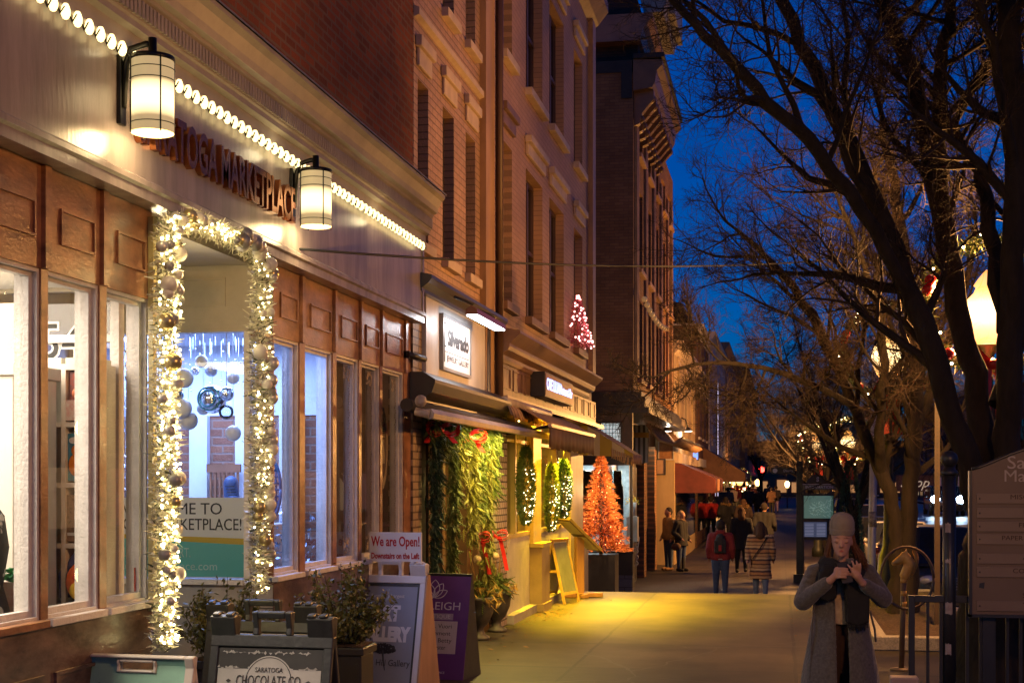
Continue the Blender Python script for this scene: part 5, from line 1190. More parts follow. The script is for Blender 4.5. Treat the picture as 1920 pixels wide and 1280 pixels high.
# awnings farther on
def far_awning(name, label, m, y0, y1, p, z0, z1, out, val=.25):
    X = px_(p); o = thing(name, (X + out / 2, (y0 + y1) / 2, z1), label, 'awning')
    canvas('canvas', m, o, y0, y1, [(X, z0), (X + out, z1)], .0, 8); canvas('valance', m, o, y0, y1, [(X + out + .006, z1 - .01), (X + out + .006, z1 - val)], .0, 8)
    MB().add([(X, y0 - .004, z0), (X + out, y0 - .004, z1), (X + out, y0 - .004, z1 - val), (X, y0 - .004, z1 - val)], [(0, 1, 2, 3)]).build('side_panel', m, o)
    MB().tube([(X, y0 + .05, z1 - val), (X + out, y0 + .05, z1 - .02)], .02, 6).build('arm', shopm, o)
    return o
far_awning('maroon_awning', 'maroon awning with a pale patch on its valance', mat('maroon_canvas', (.10, .02, .018), rough=.8), 41.6, 47.5, 3.1, 2.25, 1.75, 1.15, .42)
o = far_awning('brown_awning', 'brown sloping awning on the pale fronted far shop', mat('brown_canvas', (.15, .075, .045), rough=.8), 56, 66, 3.05, 3.0, 2.0, 1.6, .35)
pch = box('valance_patch', mat('patch_pale', (.5, .25, .14)), bpy.data.objects['maroon_awning'], px_(3.1) + 1.16, px_(3.1) + 1.18, 43.2, 44.4, 1.38, 1.74)
# small signs
def flat_sign(name, label, x0, y0, x1, y1, Z, m, frame=None, em=None, cat='sign'):
    a = at(x0, y1, Z); b_ = at(x1, y0, Z); o = thing(name, ((a.x + b_.x) / 2, a.y, a.z), label, cat)
    MB().box(a.x, b_.x, a.y, a.y + .05, a.z, b_.z).build('board', m, o)
    f = .035; fm = frame or shopm
    MB().box(a.x - f, a.x, a.y - .015, a.y + .06, a.z - f, b_.z + f).box(b_.x, b_.x + f, a.y - .015, a.y + .06, a.z - f, b_.z + f).box(a.x, b_.x, a.y - .015, a.y + .06, b_.z, b_.z + f).box(a.x, b_.x, a.y - .015, a.y + .06, a.z - f, a.z).build('frame', fm, o)
    return o
flat_sign('neon_screen', 'glowing blue poster screen beside the beige front', 1291, 834, 1309, 861, 50, emit('blue_screen', (.10, .25, 1.0), 1.6, 'NONE'))
flat_sign('brick_box_sign', 'brick coloured box with a yellow poster under the gooseneck lamps', 1236, 808, 1262, 860, 41, mat('poster_yellow', (.35, .17, .06), col2=(.15, .06, .03), scale=6), pale)
flat_sign('hanging_board', 'pale hanging board at the end of the maroon awning', 1232, 862, 1246, 888, 41, mat('pale_board', (.4, .25, .16)))
# ------------------------------------------------------------------ sandwich boards in front of the shops
class Lean:
    """front leaf of a sandwich board: x across, u up the leaf, d out of it; local, front towards -Y"""
    def __init__(s, L, spread): s.a = math.asin(spread / L); s.sp = spread
    def p(s, x, u, d=0.0): return Vector((x, -s.sp + u * math.sin(s.a) - d * math.cos(s.a), u * math.cos(s.a) + d * math.sin(s.a)))
    def M(s): return Matrix(((1, 0, 0), (0, math.sin(s.a), -math.cos(s.a)), (0, math.cos(s.a), math.sin(s.a))))
    def slab(s, mb, x0, x1, u0, u1, d0, d1):
        return mb.add([s.p(x0, u0, d0), s.p(x1, u0, d0), s.p(x1, u1, d0), s.p(x0, u1, d0), s.p(x0, u0, d1), s.p(x1, u0, d1), s.p(x1, u1, d1), s.p(x0, u1, d1)],
                      [(0, 1, 2, 3), (4, 7, 6, 5), (0, 4, 5, 1), (1, 5, 6, 2), (2, 6, 7, 3), (3, 7, 4, 0)])
def back_leaf(ln, fn):
    mb = MB(); fn(mb); return mb.xform(Matrix.Diagonal((1, -1, 1, 1)))
def leaf_text(ln, s, size, x, u, d, m, par, name='lettering', **k):
    return text_mb(s, size, ln.p(x, u, d), M=ln.M(), **k).build(name, m, par)
def place(o, x, Z, rz=0.0, z=0.0):
    c = at(x, 903, Z); o.location = (c.x, c.y, z); o.rotation_euler = (0, 0, R(rz)); return o
plas_b = mat('black_plastic', (.035, .036, .036), rough=.45, var=.3, scale=12, bump=.1); plas_w = mat('white_plastic', (.62, .60, .62), rough=.4, var=.08)
bw_print = mat('warm_white_print', (.50, .48, .44), rough=.6, var=.12, scale=8)
def moulded_board(label, plas, w, L, spread, face_m, side_m=None, handles=True):
    o = thing('sandwich_board', (0, 0, 0), label, 'sign'); ln = Lean(L, spread); h = w / 2
    def frame(mb):
        ln.slab(mb, -h, -h + .045, 0, L - .10, 0, -.03); ln.slab(mb, h - .045, h, 0, L - .10, 0, -.03); ln.slab(mb, -h + .045, h - .045, .0, .05, 0, -.03)
        ln.slab(mb, -h, h, L - .16, L - .10, .002, -.035)
        ln.slab(mb, -h, -h + .13, L - .10, L + .0, .0, -.05); ln.slab(mb, h - .13, h, L - .10, L + .0, .0, -.05)
        ln.slab(mb, -.10, -.07, L - .10, L + .02, .0, -.03); ln.slab(mb, .07, .10, L - .10, L + .02, .0, -.03); ln.slab(mb, -.07, .07, L - .012, L + .02, .0, -.03)
        for k in (-h + .03, -h + .10, h - .05, h - .11): ln.slab(mb, k - .018, k + .018, L + .0, L + .014, -.004, -.046)
    mb = MB(); frame(mb); mb.build('front_frame', plas, o, bevel=.006)
    back_leaf(ln, frame).build('back_frame', plas, o, bevel=.006)
    def panel(mb): ln.slab(mb, -h + .046, h - .046, .052, L - .165, -.008, -.02)
    mb = MB(); panel(mb); f = mb.build('front_panel', face_m, o); back_leaf(ln, panel).build('back_panel', face_m, o)
    if side_m:
        for sx_ in (h + .001, -h - .013): mb = MB(); mb.add([(sx_, *ln.p(0, 0, 0).yz), (sx_ + .012, *ln.p(0, 0, 0).yz), (sx_ + .012, *ln.p(0, L - .1, 0).yz), (sx_, *ln.p(0, L - .1, 0).yz), (sx_, -ln.p(0, 0, 0).y, 0), (sx_ + .012, -ln.p(0, 0, 0).y, 0), (sx_ + .012, .03, L - .12), (sx_, .03, L - .12)],
                                                              [(0, 1, 2, 3), (4, 7, 6, 5), (0, 3, 7, 4), (1, 5, 6, 2)]); mb.build('side_leaf', side_m, o)
    return o, ln, f
# chocolate board and the white faced board behind it
o, ln, f = moulded_board('black sandwich board with a pale round chocolate shop crest on a band', plas_b, .63, 1.03, .24, mat('worn_black_face', (.03, .028, .026), rough=.55, col2=(.045, .042, .04), scale=10))
L = 1.03; d = -.006
mb = MB(); ln.slab(mb, -.265, .265, L - .385, L - .265, d, -.0075); mb.build('band', bw_print, o)
def disc(ln, x, u, r, d, n=36, ry=None): return MB().add([ln.p(x + r * math.cos(2 * math.pi * k / n), u + (ry or r) * math.sin(2 * math.pi * k / n), d) for k in range(n)], [tuple(range(n))])
cu = L - .325
disc(ln, 0, cu, .125, d + .001).build('crest', bw_print, o); m = MB()
pts = [ln.p(.117 * math.cos(2 * math.pi * k / 40), cu + .117 * math.sin(2 * math.pi * k / 40), d + .002) for k in range(41)]; m.tube(pts, .0018, 4); m.build('crest_ring', blk, o)
ink = mat('worn_ink', (.05, .045, .04), rough=.7)
leaf_text(ln, 'SARATOGA', .034, 0, cu + .055, d + .003, ink, o, depth=.0006, sx=.8); leaf_text(ln, 'CHOCOLATE CO', .075, 0, cu, d + .003, ink, o, depth=.0006, box_w=.33); leaf_text(ln, 'Est. 2010', .026, 0, cu - .062, d + .003, ink, o, depth=.0006)
m = MB()
for sx_ in (-.205, .205): m.add([ln.p(sx_ - .014, cu, d + .003), ln.p(sx_, cu - .01, d + .003), ln.p(sx_ + .014, cu, d + .003), ln.p(sx_, cu + .01, d + .003)], [(0, 1, 2, 3)])
m.build('diamond', ink, o)
m = MB(); rr = random.Random(6)
for (u, lo, hi) in ((L - .185, -.24, .2), (L - .26, -.26, .24)):
    for k in range(60): x = rr.uniform(lo, hi); m.add([ln.p(x - rr.uniform(.004, .014), u, d + .0015), ln.p(x + rr.uniform(.004, .014), u, d + .0015), ln.p(x, u + rr.uniform(-.012, .012), d + .0015)], [(0, 1, 2)])
m.build('paint_chips', bw_print, o); place(o, 513, 6.95, -1.5)
o, ln, f = moulded_board('white faced sandwich board with black handles, tucked behind the crest board', plas_b, .63, 1.03, .24, bw_print); place(o, 494, 7.65, -1)
# mint board at the bottom left
o = thing('sandwich_board', (0, 0, 0), 'mint green sandwich board with white rim and handwritten script at the bottom edge', 'sign'); ln = Lean(.89, .22); w = .575; h = w / 2; L = .885
def rim(mb):
    ln.slab(mb, -h, -h + .045, 0, L, 0, -.03); ln.slab(mb, h - .045, h, 0, L, 0, -.03); ln.slab(mb, -h + .045, h - .045, L - .012, L, 0, -.03); ln.slab(mb, -h + .045, h - .045, 0, .05, 0, -.03)
    ln.slab(mb, -.10, -.085, L - .085, L - .02, .003, -.032); ln.slab(mb, .085, .10, L - .085, L - .02, .003, -.032); ln.slab(mb, -.085, .085, L - .085, L - .072, .003, -.032); ln.slab(mb, -.085, .085, L - .03, L - .018, .003, -.032)
rimm = mat('cream_plastic', (.62, .55, .46), rough=.45, var=.1)
mb = MB(); rim(mb); mb.build('front_rim', rimm, o, bevel=.006); back_leaf(ln, rim).build('back_rim', rimm, o, bevel=.006)
mintm = mat('mint_face', (.30, .56, .40), rough=.6, var=.12, scale=5)
def mp_(mb):
    ln.slab(mb, -h + .046, h - .046, .05, L - .087, -.006, -.02); ln.slab(mb, -h + .046, -.101, L - .087, L - .013, -.006, -.02); ln.slab(mb, .101, h - .046, L - .087, L - .013, -.006, -.02)
mb = MB(); mp_(mb); mb.build('front_panel', mintm, o); back_leaf(ln, mp_).build('back_panel', mintm, o)
leaf_text(ln, 'hello friend', .13, 0, L - .185, -.004, blk, o, depth=.0006, shear=.45, box_w=.42); leaf_text(ln, 'come on in', .11, 0, L - .36, -.004, blk, o, depth=.0006, shear=.45, box_w=.36)
place(o, 259, 6.55, -3)
# art gallery board with the open sign
gf = mat('gallery_face', (.235, .255, .32), rough=.5, var=.06)
o, ln, f = moulded_board('white framed art gallery sandwich board with blue grey face', plas_w, .60, 1.06, .26, gf, mat('plywood_side', (.40, .24, .14), rough=.7, var=.2, scale=7, stretch=(1, 1, .2)))
L = 1.06; d = -.005; pale_p = mat('pale_print_grey', (.62, .62, .66), rough=.6, var=.04)
mb = MB()
for a in ((-.254, .254, L - .185, L - .166), (-.254, .254, .052, .07), (-.254, -.24, .07, L - .185), (.24, .254, .07, L - .185)): ln.slab(mb, *a, -.0055, -.0079)
mb.build('black_edge', plas_b, o)
leaf_text(ln, "Saratoga's Largest", .038, .0, L - .26, d, pale_p, o, depth=.0006); leaf_text(ln, 'ART', .155, .0, L - .40, d, pale_p, o, depth=.0006, bold=.010, box_w=.23); leaf_text(ln, 'GALLERY', .145, .0, L - .56, d, pale_p, o, depth=.0006, bold=.010, box_w=.43)
dkp = mat('dark_print', (.05, .05, .065), rough=.6)
leaf_text(ln, 'Wood Hill Gallery', .07, 0, L - .775, d, dkp, o, depth=.0006, box_w=.46)
m = MB(); rr = random.Random(12)
for k in range(420):
    a = rr.uniform(0, 6.28); q = rr.random() ** .5; x, u = .105 * q * math.cos(a), L - .675 + .045 * q * math.sin(a) * (1.1 if math.sin(a) > 0 else .6); s_ = rr.uniform(.004, .009)
    m.add([ln.p(x - s_, u, d + .0005), ln.p(x, u - s_, d + .0005), ln.p(x + s_, u, d + .0005), ln.p(x, u + s_, d + .0005)], [(0, 1, 2, 3)])
m.build('tree_drawing', dkp, o)
MB().tube([ln.p(.0, L - .68, d), ln.p(.012, L - .76, d), ln.p(.03, L - .83, d)], [.009, .006, .002], 5).build('trunk_drawing', dkp, o)
gz = place(o, 733, 11.0, -7)
os_ = thing('open_sign', (0, 0, 0), 'white sign with red lettering standing on the art gallery board', 'sign')
MB().box(-.21, .21, -.012, .012, 0, .225).build('board', mat('white_corex', (.66, .66, .70), rough=.5, var=.04), os_)
redp = mat('red_print', (.42, .015, .02), rough=.5)
letters('We are Open!', .105, (0, -.0135, .152), redp, os_, depth=.0008, box_w=.395, bold=.0025); letters('Downstairs on the Left', .062, (0, -.0135, .042), redp, os_, depth=.0008, box_w=.39, bold=.002)
place(os_, 742, 10.98, -4, fz(742, 1058, 0.0) if False else CAM_H - (1052 - HY) * 10.98 / FPX)
# purple boutique board
o = thing('sandwich_board', (0, 0, 0), 'purple boutique sandwich board with white lotus line drawing', 'sign'); ln = Lean(.90, .22); w = .65; h = w / 2; L = .90
pur = mat('purple_face', (.12, .03, .20), rough=.5, var=.08)
mb = MB(); ln.slab(mb, -h, h, 0, L, 0, -.012); mb.build('front_panel', pur, o)
back_leaf(ln, lambda mb: ln.slab(mb, -h, h, 0, L, 0, -.012)).build('back_panel', plas_b, o)
MB().add([(h + .001, *ln.p(0, 0, -.013).yz), (h + .001, -ln.p(0, 0, -.013).y, 0), (h + .001, .01, L * .97), (h + .001, -.012, L * .97)], [(0, 1, 2, 3)]).build('side_gusset', plas_b, o)
wp = mat('white_line', (.60, .57, .66), rough=.6); d = .001
def petal(x, u, ang, Lp, wd, n=14):
    pts = []
    for k in range(2 * n + 1):
        t = k / n if k <= n else (2 * n - k) / n; sgn = 1 if k <= n else -1
        a, b_ = Lp * t, sgn * wd * math.sin(math.pi * t) ** .8; pts.append(ln.p(x + a * math.sin(ang) + b_ * math.cos(ang), u + a * math.cos(ang) - b_ * math.sin(ang), d))
    return pts
m = MB(); m.tube(petal(.0, L - .21, 0, .15, .045), .0042, 5); m.build('lotus_petal', wp, o)
for sg in (-1, 1):
    MB().tube(petal(0, L - .21, sg * .55, .14, .035), .0042, 5).build('lotus_petal', wp, o); MB().tube(petal(0, L - .21, sg * 1.1, .13, .03), .0042, 5).build('lotus_petal', wp, o)
leaf_text(ln, 'ASHLEIGH', .095, 0, L - .285, d, wp, o, depth=.0006, box_w=.49)
mb = MB(); ln.slab(mb, -.20, .19, L - .40, L - .345, d, .0); mb.build('tape', mat('grey_tape', (.32, .27, .38), rough=.6), o); leaf_text(ln, 'BOUTIQUE', .048, .03, L - .372, d + .001, wp, o, depth=.0006, box_w=.27)
mb = MB(); ln.slab(mb, -.215, .235, L - .685, L - .41, d + .001, .0); mb.build('paper', mat('paper', (.50, .44, .46), rough=.7, var=.1, scale=9, stretch=(3, 1, .5)), o)
for k, s in enumerate(('Alo Yoga . Vuori', 'FP Movement', 'Sweaty Betty', 'Spiritual Gangster')): leaf_text(ln, s, .052, (.0, .02, .04, -.02)[k], L - .455 - .06 * k, d + .002, ink, o, depth=.0006, box_w=(.37, .32, .31, .33)[k])
leaf_text(ln, 'TIME', .04, .03, L - .775, d, wp, o, depth=.0006); leaf_text(ln, 'ELEVATED ELEGANCE', .026, .03, L - .845, d, wp, o, depth=.0006)
place(o, 818, 12.15, -8)
# ------------------------------------------------------------------ planters
def shrub(name_lbl, x, Z, ztop, zsoil, r, seed, wbox=.30):
    c = at(x, 903, Z); o = thing('planter_shrub', (c.x, c.y, 0), name_lbl, 'plant'); rr = random.Random(seed)
    pm = mat('black_planter', (.022, .02, .02), rough=.4, var=.3); h = wbox / 2
    MB().box(c.x - h * .88, c.x + h * .88, c.y - h * .88, c.y + h * .88, 0, zsoil - .05).build('planter', pm, o, bevel=.008)
    MB().box(c.x - h, c.x + h, c.y - h, c.y + h, zsoil - .05, zsoil).build('planter_rim', pm, o, bevel=.008)
    m = MB()
    for sx_ in (-1, 1): m.box(c.x + sx_ * h * .70 - .01, c.x + sx_ * h * .70 + .01, c.y - h * .9, c.y - h * .884, .05, zsoil - .1)
    m.build('panel_trim', pm, o)
    MB().box(c.x - h * .85, c.x + h * .85, c.y - h * .85, c.y + h * .85, zsoil + .001, zsoil + .012).build('soil', MATS['mulch'], o)
    st = MB(); lf = MB()
    for k in range(46):
        a = rr.uniform(0, 6.28); e = rr.uniform(.05, 1.15); L_ = r * rr.uniform(.75, 1.35) * (1.0 + .35 * (1.2 - e))
        p0 = Vector((c.x + .04 * math.cos(a), c.y + .04 * math.sin(a), zsoil)); dirv = Vector((math.cos(a) * math.sin(e), math.sin(a) * math.sin(e), math.cos(e)))
        pts = [p0 + dirv * L_ * t + Vector((0, 0, .05 * t * t)) for t in (0, .35, .7, 1)]; st.tube(pts, [.006, .005, .003, .0015], 4, False)
        for j in range(64):
            t = rr.uniform(.22, 1.0); q = p0 + dirv * L_ * t + Vector((rr.gauss(0, .022), rr.gauss(0, .022), rr.gauss(0, .022) + .05 * t * t)); leaf(lf, q, rr.uniform(.013, .024), rr)
    st.build('stem', mat('stem_brown', (.06, .04, .02), rough=.8), o)
    lf.build('foliage', mat('box_leaves', (.17, .15, .03), rough=.5, col2=(.05, .07, .016), scale=9), o)
    return o
shrub('leafy shrub in a square black planter beside the art gallery board', 650, 8.7, 1.08, .655, .25, 31); shrub('golden lit shrub in a black planter half hidden by the crest board', 418, 8.3, 1.03, .62, .24, 32)
urn_m = mat('dark_urn', (.05, .045, .04), rough=.55, var=.4, scale=7)
def urn(x, Z, lab, seed, bowz):
    c = at(x, 903, Z); o = thing('urn_planter', (c.x, c.y, 0), lab, 'plant', 'urns of winter greens at the evergreen doorway'); rr = random.Random(seed)
    MB().lathe([(.11, 0), (.115, .03), (.06, .06), (.05, .12), (.10, .17), (.15, .28), (.165, .40), (.185, .42), (.185, .45), (.15, .45)], c.xy.to_3d(), 20).build('urn', urn_m, o)
    base = Vector((c.x, c.y, .44)); m = MB()
    for k in range(130):
        a = rr.uniform(0, 6.28); e = rr.uniform(.2, 1.7); v = Vector((math.cos(a) * math.sin(e), math.sin(a) * math.sin(e), math.cos(e) + .1)).normalized() * rr.uniform(.13, .30)
        fronds(m, base + v * .5, 1, .16, rr, .04, -.4 + e * .5, .010)
    m.build('greens', ev[0], o)
    m = MB()
    for k in range(50):
        a = rr.uniform(0, 6.28); e = rr.uniform(.9, 1.6); fronds(m, base + Vector((math.cos(a) * .2, math.sin(a) * .2, rr.uniform(-.03, .1))), 1, .14, rr, .03, .3, .008)
    m.build('gold_sprigs', mat('gold_sprig', (.42, .26, .05), rough=.6, var=.3), o)
    m = MB()
    for k in range(11):
        a = rr.uniform(0, 6.28); m.tube([base, base + Vector((.05 * math.cos(a), .05 * math.sin(a), .25)), base + Vector((.16 * math.cos(a), .16 * math.sin(a), .5 + rr.uniform(0, .25)))], [.006, .004, .002], 4)
    m.build('twigs', mat('birch_twig', (.30, .17, .07), rough=.7), o)
    bow(o, (c.x + .02, c.y - .16, bowz), .125, .50, turn=80)
    MB().ball((c.x + .02, c.y - .16, bowz - .22), .045, 12, 8).build('pine_cone', mat('cone_gold', (.45, .33, .2), rough=.5, var=.4, scale=60), o)
urn(898, 14.9, 'dark urn of winter greens with a red bow, nearer of the two', 41, 1.07); urn(931, 15.7, 'dark urn of greens and gold sprigs with a red bow, right of its twin', 42, 1.06)
# ------------------------------------------------------------------ menu boards of the restaurant
ywood = mat('yellow_wood', (.42, .27, .07), rough=.5, var=.2, scale=8)
o = thing('menu_easel', (0, 0, 0), 'folding yellow wooden easel board beside the restaurant pier', 'sign'); ln = Lean(.90, .20)
def ef(mb): ln.slab(mb, -.24, -.20, .0, .90, 0, -.025); ln.slab(mb, .20, .24, .0, .90, 0, -.025); ln.slab(mb, -.20, .20, .86, .90, 0, -.025); ln.slab(mb, -.20, .20, .12, .16, 0, -.025)
mb = MB(); ef(mb); mb.build('front_frame', ywood, o); back_leaf(ln, ef).build('back_frame', ywood, o)
mb = MB(); ln.slab(mb, -.20, .20, .16, .86, -.008, -.018); mb.build('board', mat('slate_board', (.16, .17, .16), rough=.6), o); back_leaf(ln, lambda mb: ln.slab(mb, -.20, .20, .16, .86, -.008, -.018)).build('back_board', mat('menu_white', (.55, .53, .48), rough=.6), o)
MB().box(.205, .225, -.10, .10, .42, .45).box(-.225, -.205, -.10, .10, .42, .45).build('brace', ywood, o)
place(o, 1049, 19.5, 72)
o = thing('menu_stand', (0, 0, 0), 'slanted wooden menu case on a carved post at the pavement crest', 'sign')
MB().box(-.06, .06, -.06, .06, .05, .86).build('post', mat('honey_wood', (.36, .19, .06), rough=.5, var=.25, scale=6, stretch=(1, 1, .2)), o, bevel=.01)
MB().box(-.32, .34, -.07, .07, 0, .06).box(-.06, .06, -.24, .24, .0005, .055).build('foot', MATS['honey_wood'], o, bevel=.008)
A = Matrix.Translation((0, 0, .90)) @ Matrix.Rotation(R(43), 4, 'Y')
MB().box(-.33, .33, -.28, .28, -.022, .022).xform(A).build('case', mat('case_wood', (.06, .035, .016), rough=.6, var=.2), o, bevel=.006); MB().box(-.30, -.03, -.25, .25, -.027, -.0225).box(.03, .30, -.25, .25, -.027, -.0225).xform(A).build('back_panel', mat('case_back', (.35, .33, .28), rough=.6), o)
MB().box(-.30, .30, -.25, .25, .0225, .026).xform(A).build('menu_sheet', mat('menu_sheet', (.07, .06, .045), rough=.5), o)
place(o, 1086, 20.4, 28)
# orange tree in front of the corner shop
ct = thing('christmas_tree', (*at(1127, 903, 27).xy, G), 'full orange red lit christmas tree by the corner shop window', 'tree'); c = at(1127, 903, 27); rr = random.Random(77)
zb0 = CAM_H - (1028 - HY) * 27 / FPX; zt0 = CAM_H - (852 - HY) * 27 / FPX
MB().box(c.x - .3, c.x + .3, c.y - .3, c.y + .3, G - .1, zb0 - .1).build('stand', shopm, ct); MB().tube([(c.x, c.y, zb0 - .1), (c.x, c.y, zt0)], [.04, .01], 6).build('trunk', mat('stem_brown', (.06, .04, .02)), ct)
m = MB()
for k in range(9500):
    t = rr.random() ** 1.35; tier = (t * 9) % 1; r = .56 * (1 - t) ** .85 * (1.05 - .35 * tier) + .02; a = rr.uniform(0, 6.28); q = rr.uniform(.45, 1)
    b0 = Vector((c.x + r * q * math.cos(a), c.y + r * q * math.sin(a), zb0 + t * (zt0 - zb0) - .04 * q)); v = Vector((math.cos(a), math.sin(a), .1 + jit(.5))).normalized() * rr.uniform(.05, .09); w_ = v.orthogonal().normalized() * .012
    w_ = Matrix.Rotation(rr.uniform(0, 6.28), 3, v.normalized()) @ w_; m.add([b0 - w_, b0 + w_, b0 + v], [(0, 1, 2)])
m.build('foliage', mat('orange_lit_needles', (.80, .25, .06), rough=.5, var=.35, scale=9), ct)  # orange glow of the tree lights put into the needle colour
m = MB()
for k in range(70): t = rr.random(); r = .44 * (1 - t) ** .85; a = rr.uniform(0, 6.28); m.ball((c.x + r * math.cos(a), c.y + r * math.sin(a), zb0 + t * (zt0 - zb0)), .008, 5, 4)
m.build('fairy_lights', emit('orange_fairy', (1, .28, .10), 10, 'NONE'), ct)['kind'] = 'stuff'
point('tree_fill', (c.x + .3, c.y - 1.1, 1.5), 170, (1, .60, .30), .15, ct)  # added point light ahead of the tree, brightens its needles
# ------------------------------------------------------------------ bits in front of the corner shop
m = MB(); c = at(1188, 1032, 31)
for k in range(5): m.tube([c + Vector((-.14 + .3 * k / 4 * .9, 0, .3)), c + Vector((-.05 + .02 * k, 0, -.3))], .012, 5)
for k in range(4): m.tube([c + Vector((.10 * math.cos(a) - .0, 0, .12 - .13 * k + .06 * math.sin(a))) for a in [2 * math.pi * j / 12 for j in range(13)]], .011, 5)
tag(m.build('iron_bracket', mat('white_iron', (.52, .44, .36), rough=.5)), 'ornate white iron scroll stand at the corner of the dark shop', 'stand')
o = thing('flower_stand', at(1186, 990, 31), 'pot of yellow flowers on a pale stand by the corner window', 'plant'); c = at(1186, 950, 31)
MB().lathe([(.06, -.2), (.09, .1)], c, 12).build('pot', mat('pot_white', (.5, .48, .45)), o); MB().box(c.x - .12, c.x + .12, c.y - .12, c.y + .12, c.z - .75, c.z - .21).build('stand', mat('stand_pale', (.35, .25, .15), col2=(.5, .48, .44), scale=4), o)
m = MB(); rr = random.Random(3)
for k in range(120): leaf(m, c + Vector((rr.gauss(0, .07), rr.gauss(0, .07), .14 + rr.gauss(0, .04))), .03, rr)
m.build('flowers', mat('yellow_flowers', (.6, .36, .03)), o)
def pave_board(x0, x1, y0, y1, Z, m, lab, wood):
    a = at(x0, y1, Z); b_ = at(x1, y0, Z); o = thing('pavement_sign', ((a.x + b_.x) / 2, a.y, a.z), lab, 'sign'); t = .04
    MB().box(a.x + t, b_.x - t, a.y, a.y + .03, a.z + .15, b_.z - t).build('board', m, o)
    MB().box(a.x, a.x + t, a.y - .01, a.y + .05, a.z, b_.z).box(b_.x - t, b_.x, a.y - .01, a.y + .05, a.z, b_.z).box(a.x + t, b_.x - t, a.y - .01, a.y + .05, b_.z - t, b_.z).build('frame', wood, o); MB().tube([(a.x, a.y + .35, a.z), (a.x + .02, a.y + .03, b_.z - .1)], .02, 5).tube([(b_.x, a.y + .35, a.z), (b_.x - .02, a.y + .03, b_.z - .1)], .02, 5).build('leg', wood, o)
pave_board(1281, 1302, 954, 995, 58, mat('rust_poster', (.38, .16, .08), col2=(.28, .12, .07), scale=5), 'white framed rust coloured pavement sign on the left of the walkers', pale); pave_board(1300, 1325, 946, 985, 62, mat('photo_poster', (.45, .38, .32), col2=(.25, .12, .08), scale=7), 'pavement sign with pale photo squares beside the red jacket walker', pale)
pave_board(1229, 1248, 973, 1032, 42, mat('chalkboard', (.03, .03, .03), rough=.7), 'black chalkboard leaning near the couple', shopm)

# ------------------------------------------------------------------ globe street lamps with wreaths
post_m = mat('lamp_post_green', (.03, .035, .03), rough=.45, metal=.3)
def globe_mat():
    if 'acorn_globe' in MATS: return MATS['acorn_globe']
    m = bpy.data.materials.new('acorn_globe'); n, l = nodes_of(m); n.clear(); o = n.new('ShaderNodeOutputMaterial'); ad = n.new('ShaderNodeAddShader')
    t = n.new('ShaderNodeBsdfTransparent'); t.inputs[0].default_value = (.75, .72, .66, 1); e = n.new('ShaderNodeEmission'); e.inputs['Strength'].default_value = 1.0
    tc = n.new('ShaderNodeTexCoord'); sp = n.new('ShaderNodeSeparateXYZ'); l.new(tc.outputs['Generated'], sp.inputs[0])
    rp = n.new('ShaderNodeValToRGB'); c = rp.color_ramp; c.elements[0].position = 0; c.elements[0].color = (1.3, .50, .09, 1); c.elements[1].position = 1; c.elements[1].color = (.9, .32, .05, 1)
    for p_, col in ((.22, (1.6, .85, .28)), (.45, (3.2, 2.3, 1.1)), (.62, (1.8, 1.0, .34)), (.75, (1.3, .55, .11))): q = c.elements.new(p_); q.color = (*col, 1)
    l.new(sp.outputs[2], rp.inputs[0]); l.new(rp.outputs[0], e.inputs[0]); l.new(t.outputs[0], ad.inputs[0]); l.new(e.outputs[0], ad.inputs[1]); l.new(ad.outputs[0], o.inputs[0])
    m.cycles.emission_sampling = 'NONE'; MATS['acorn_globe'] = m
    return m
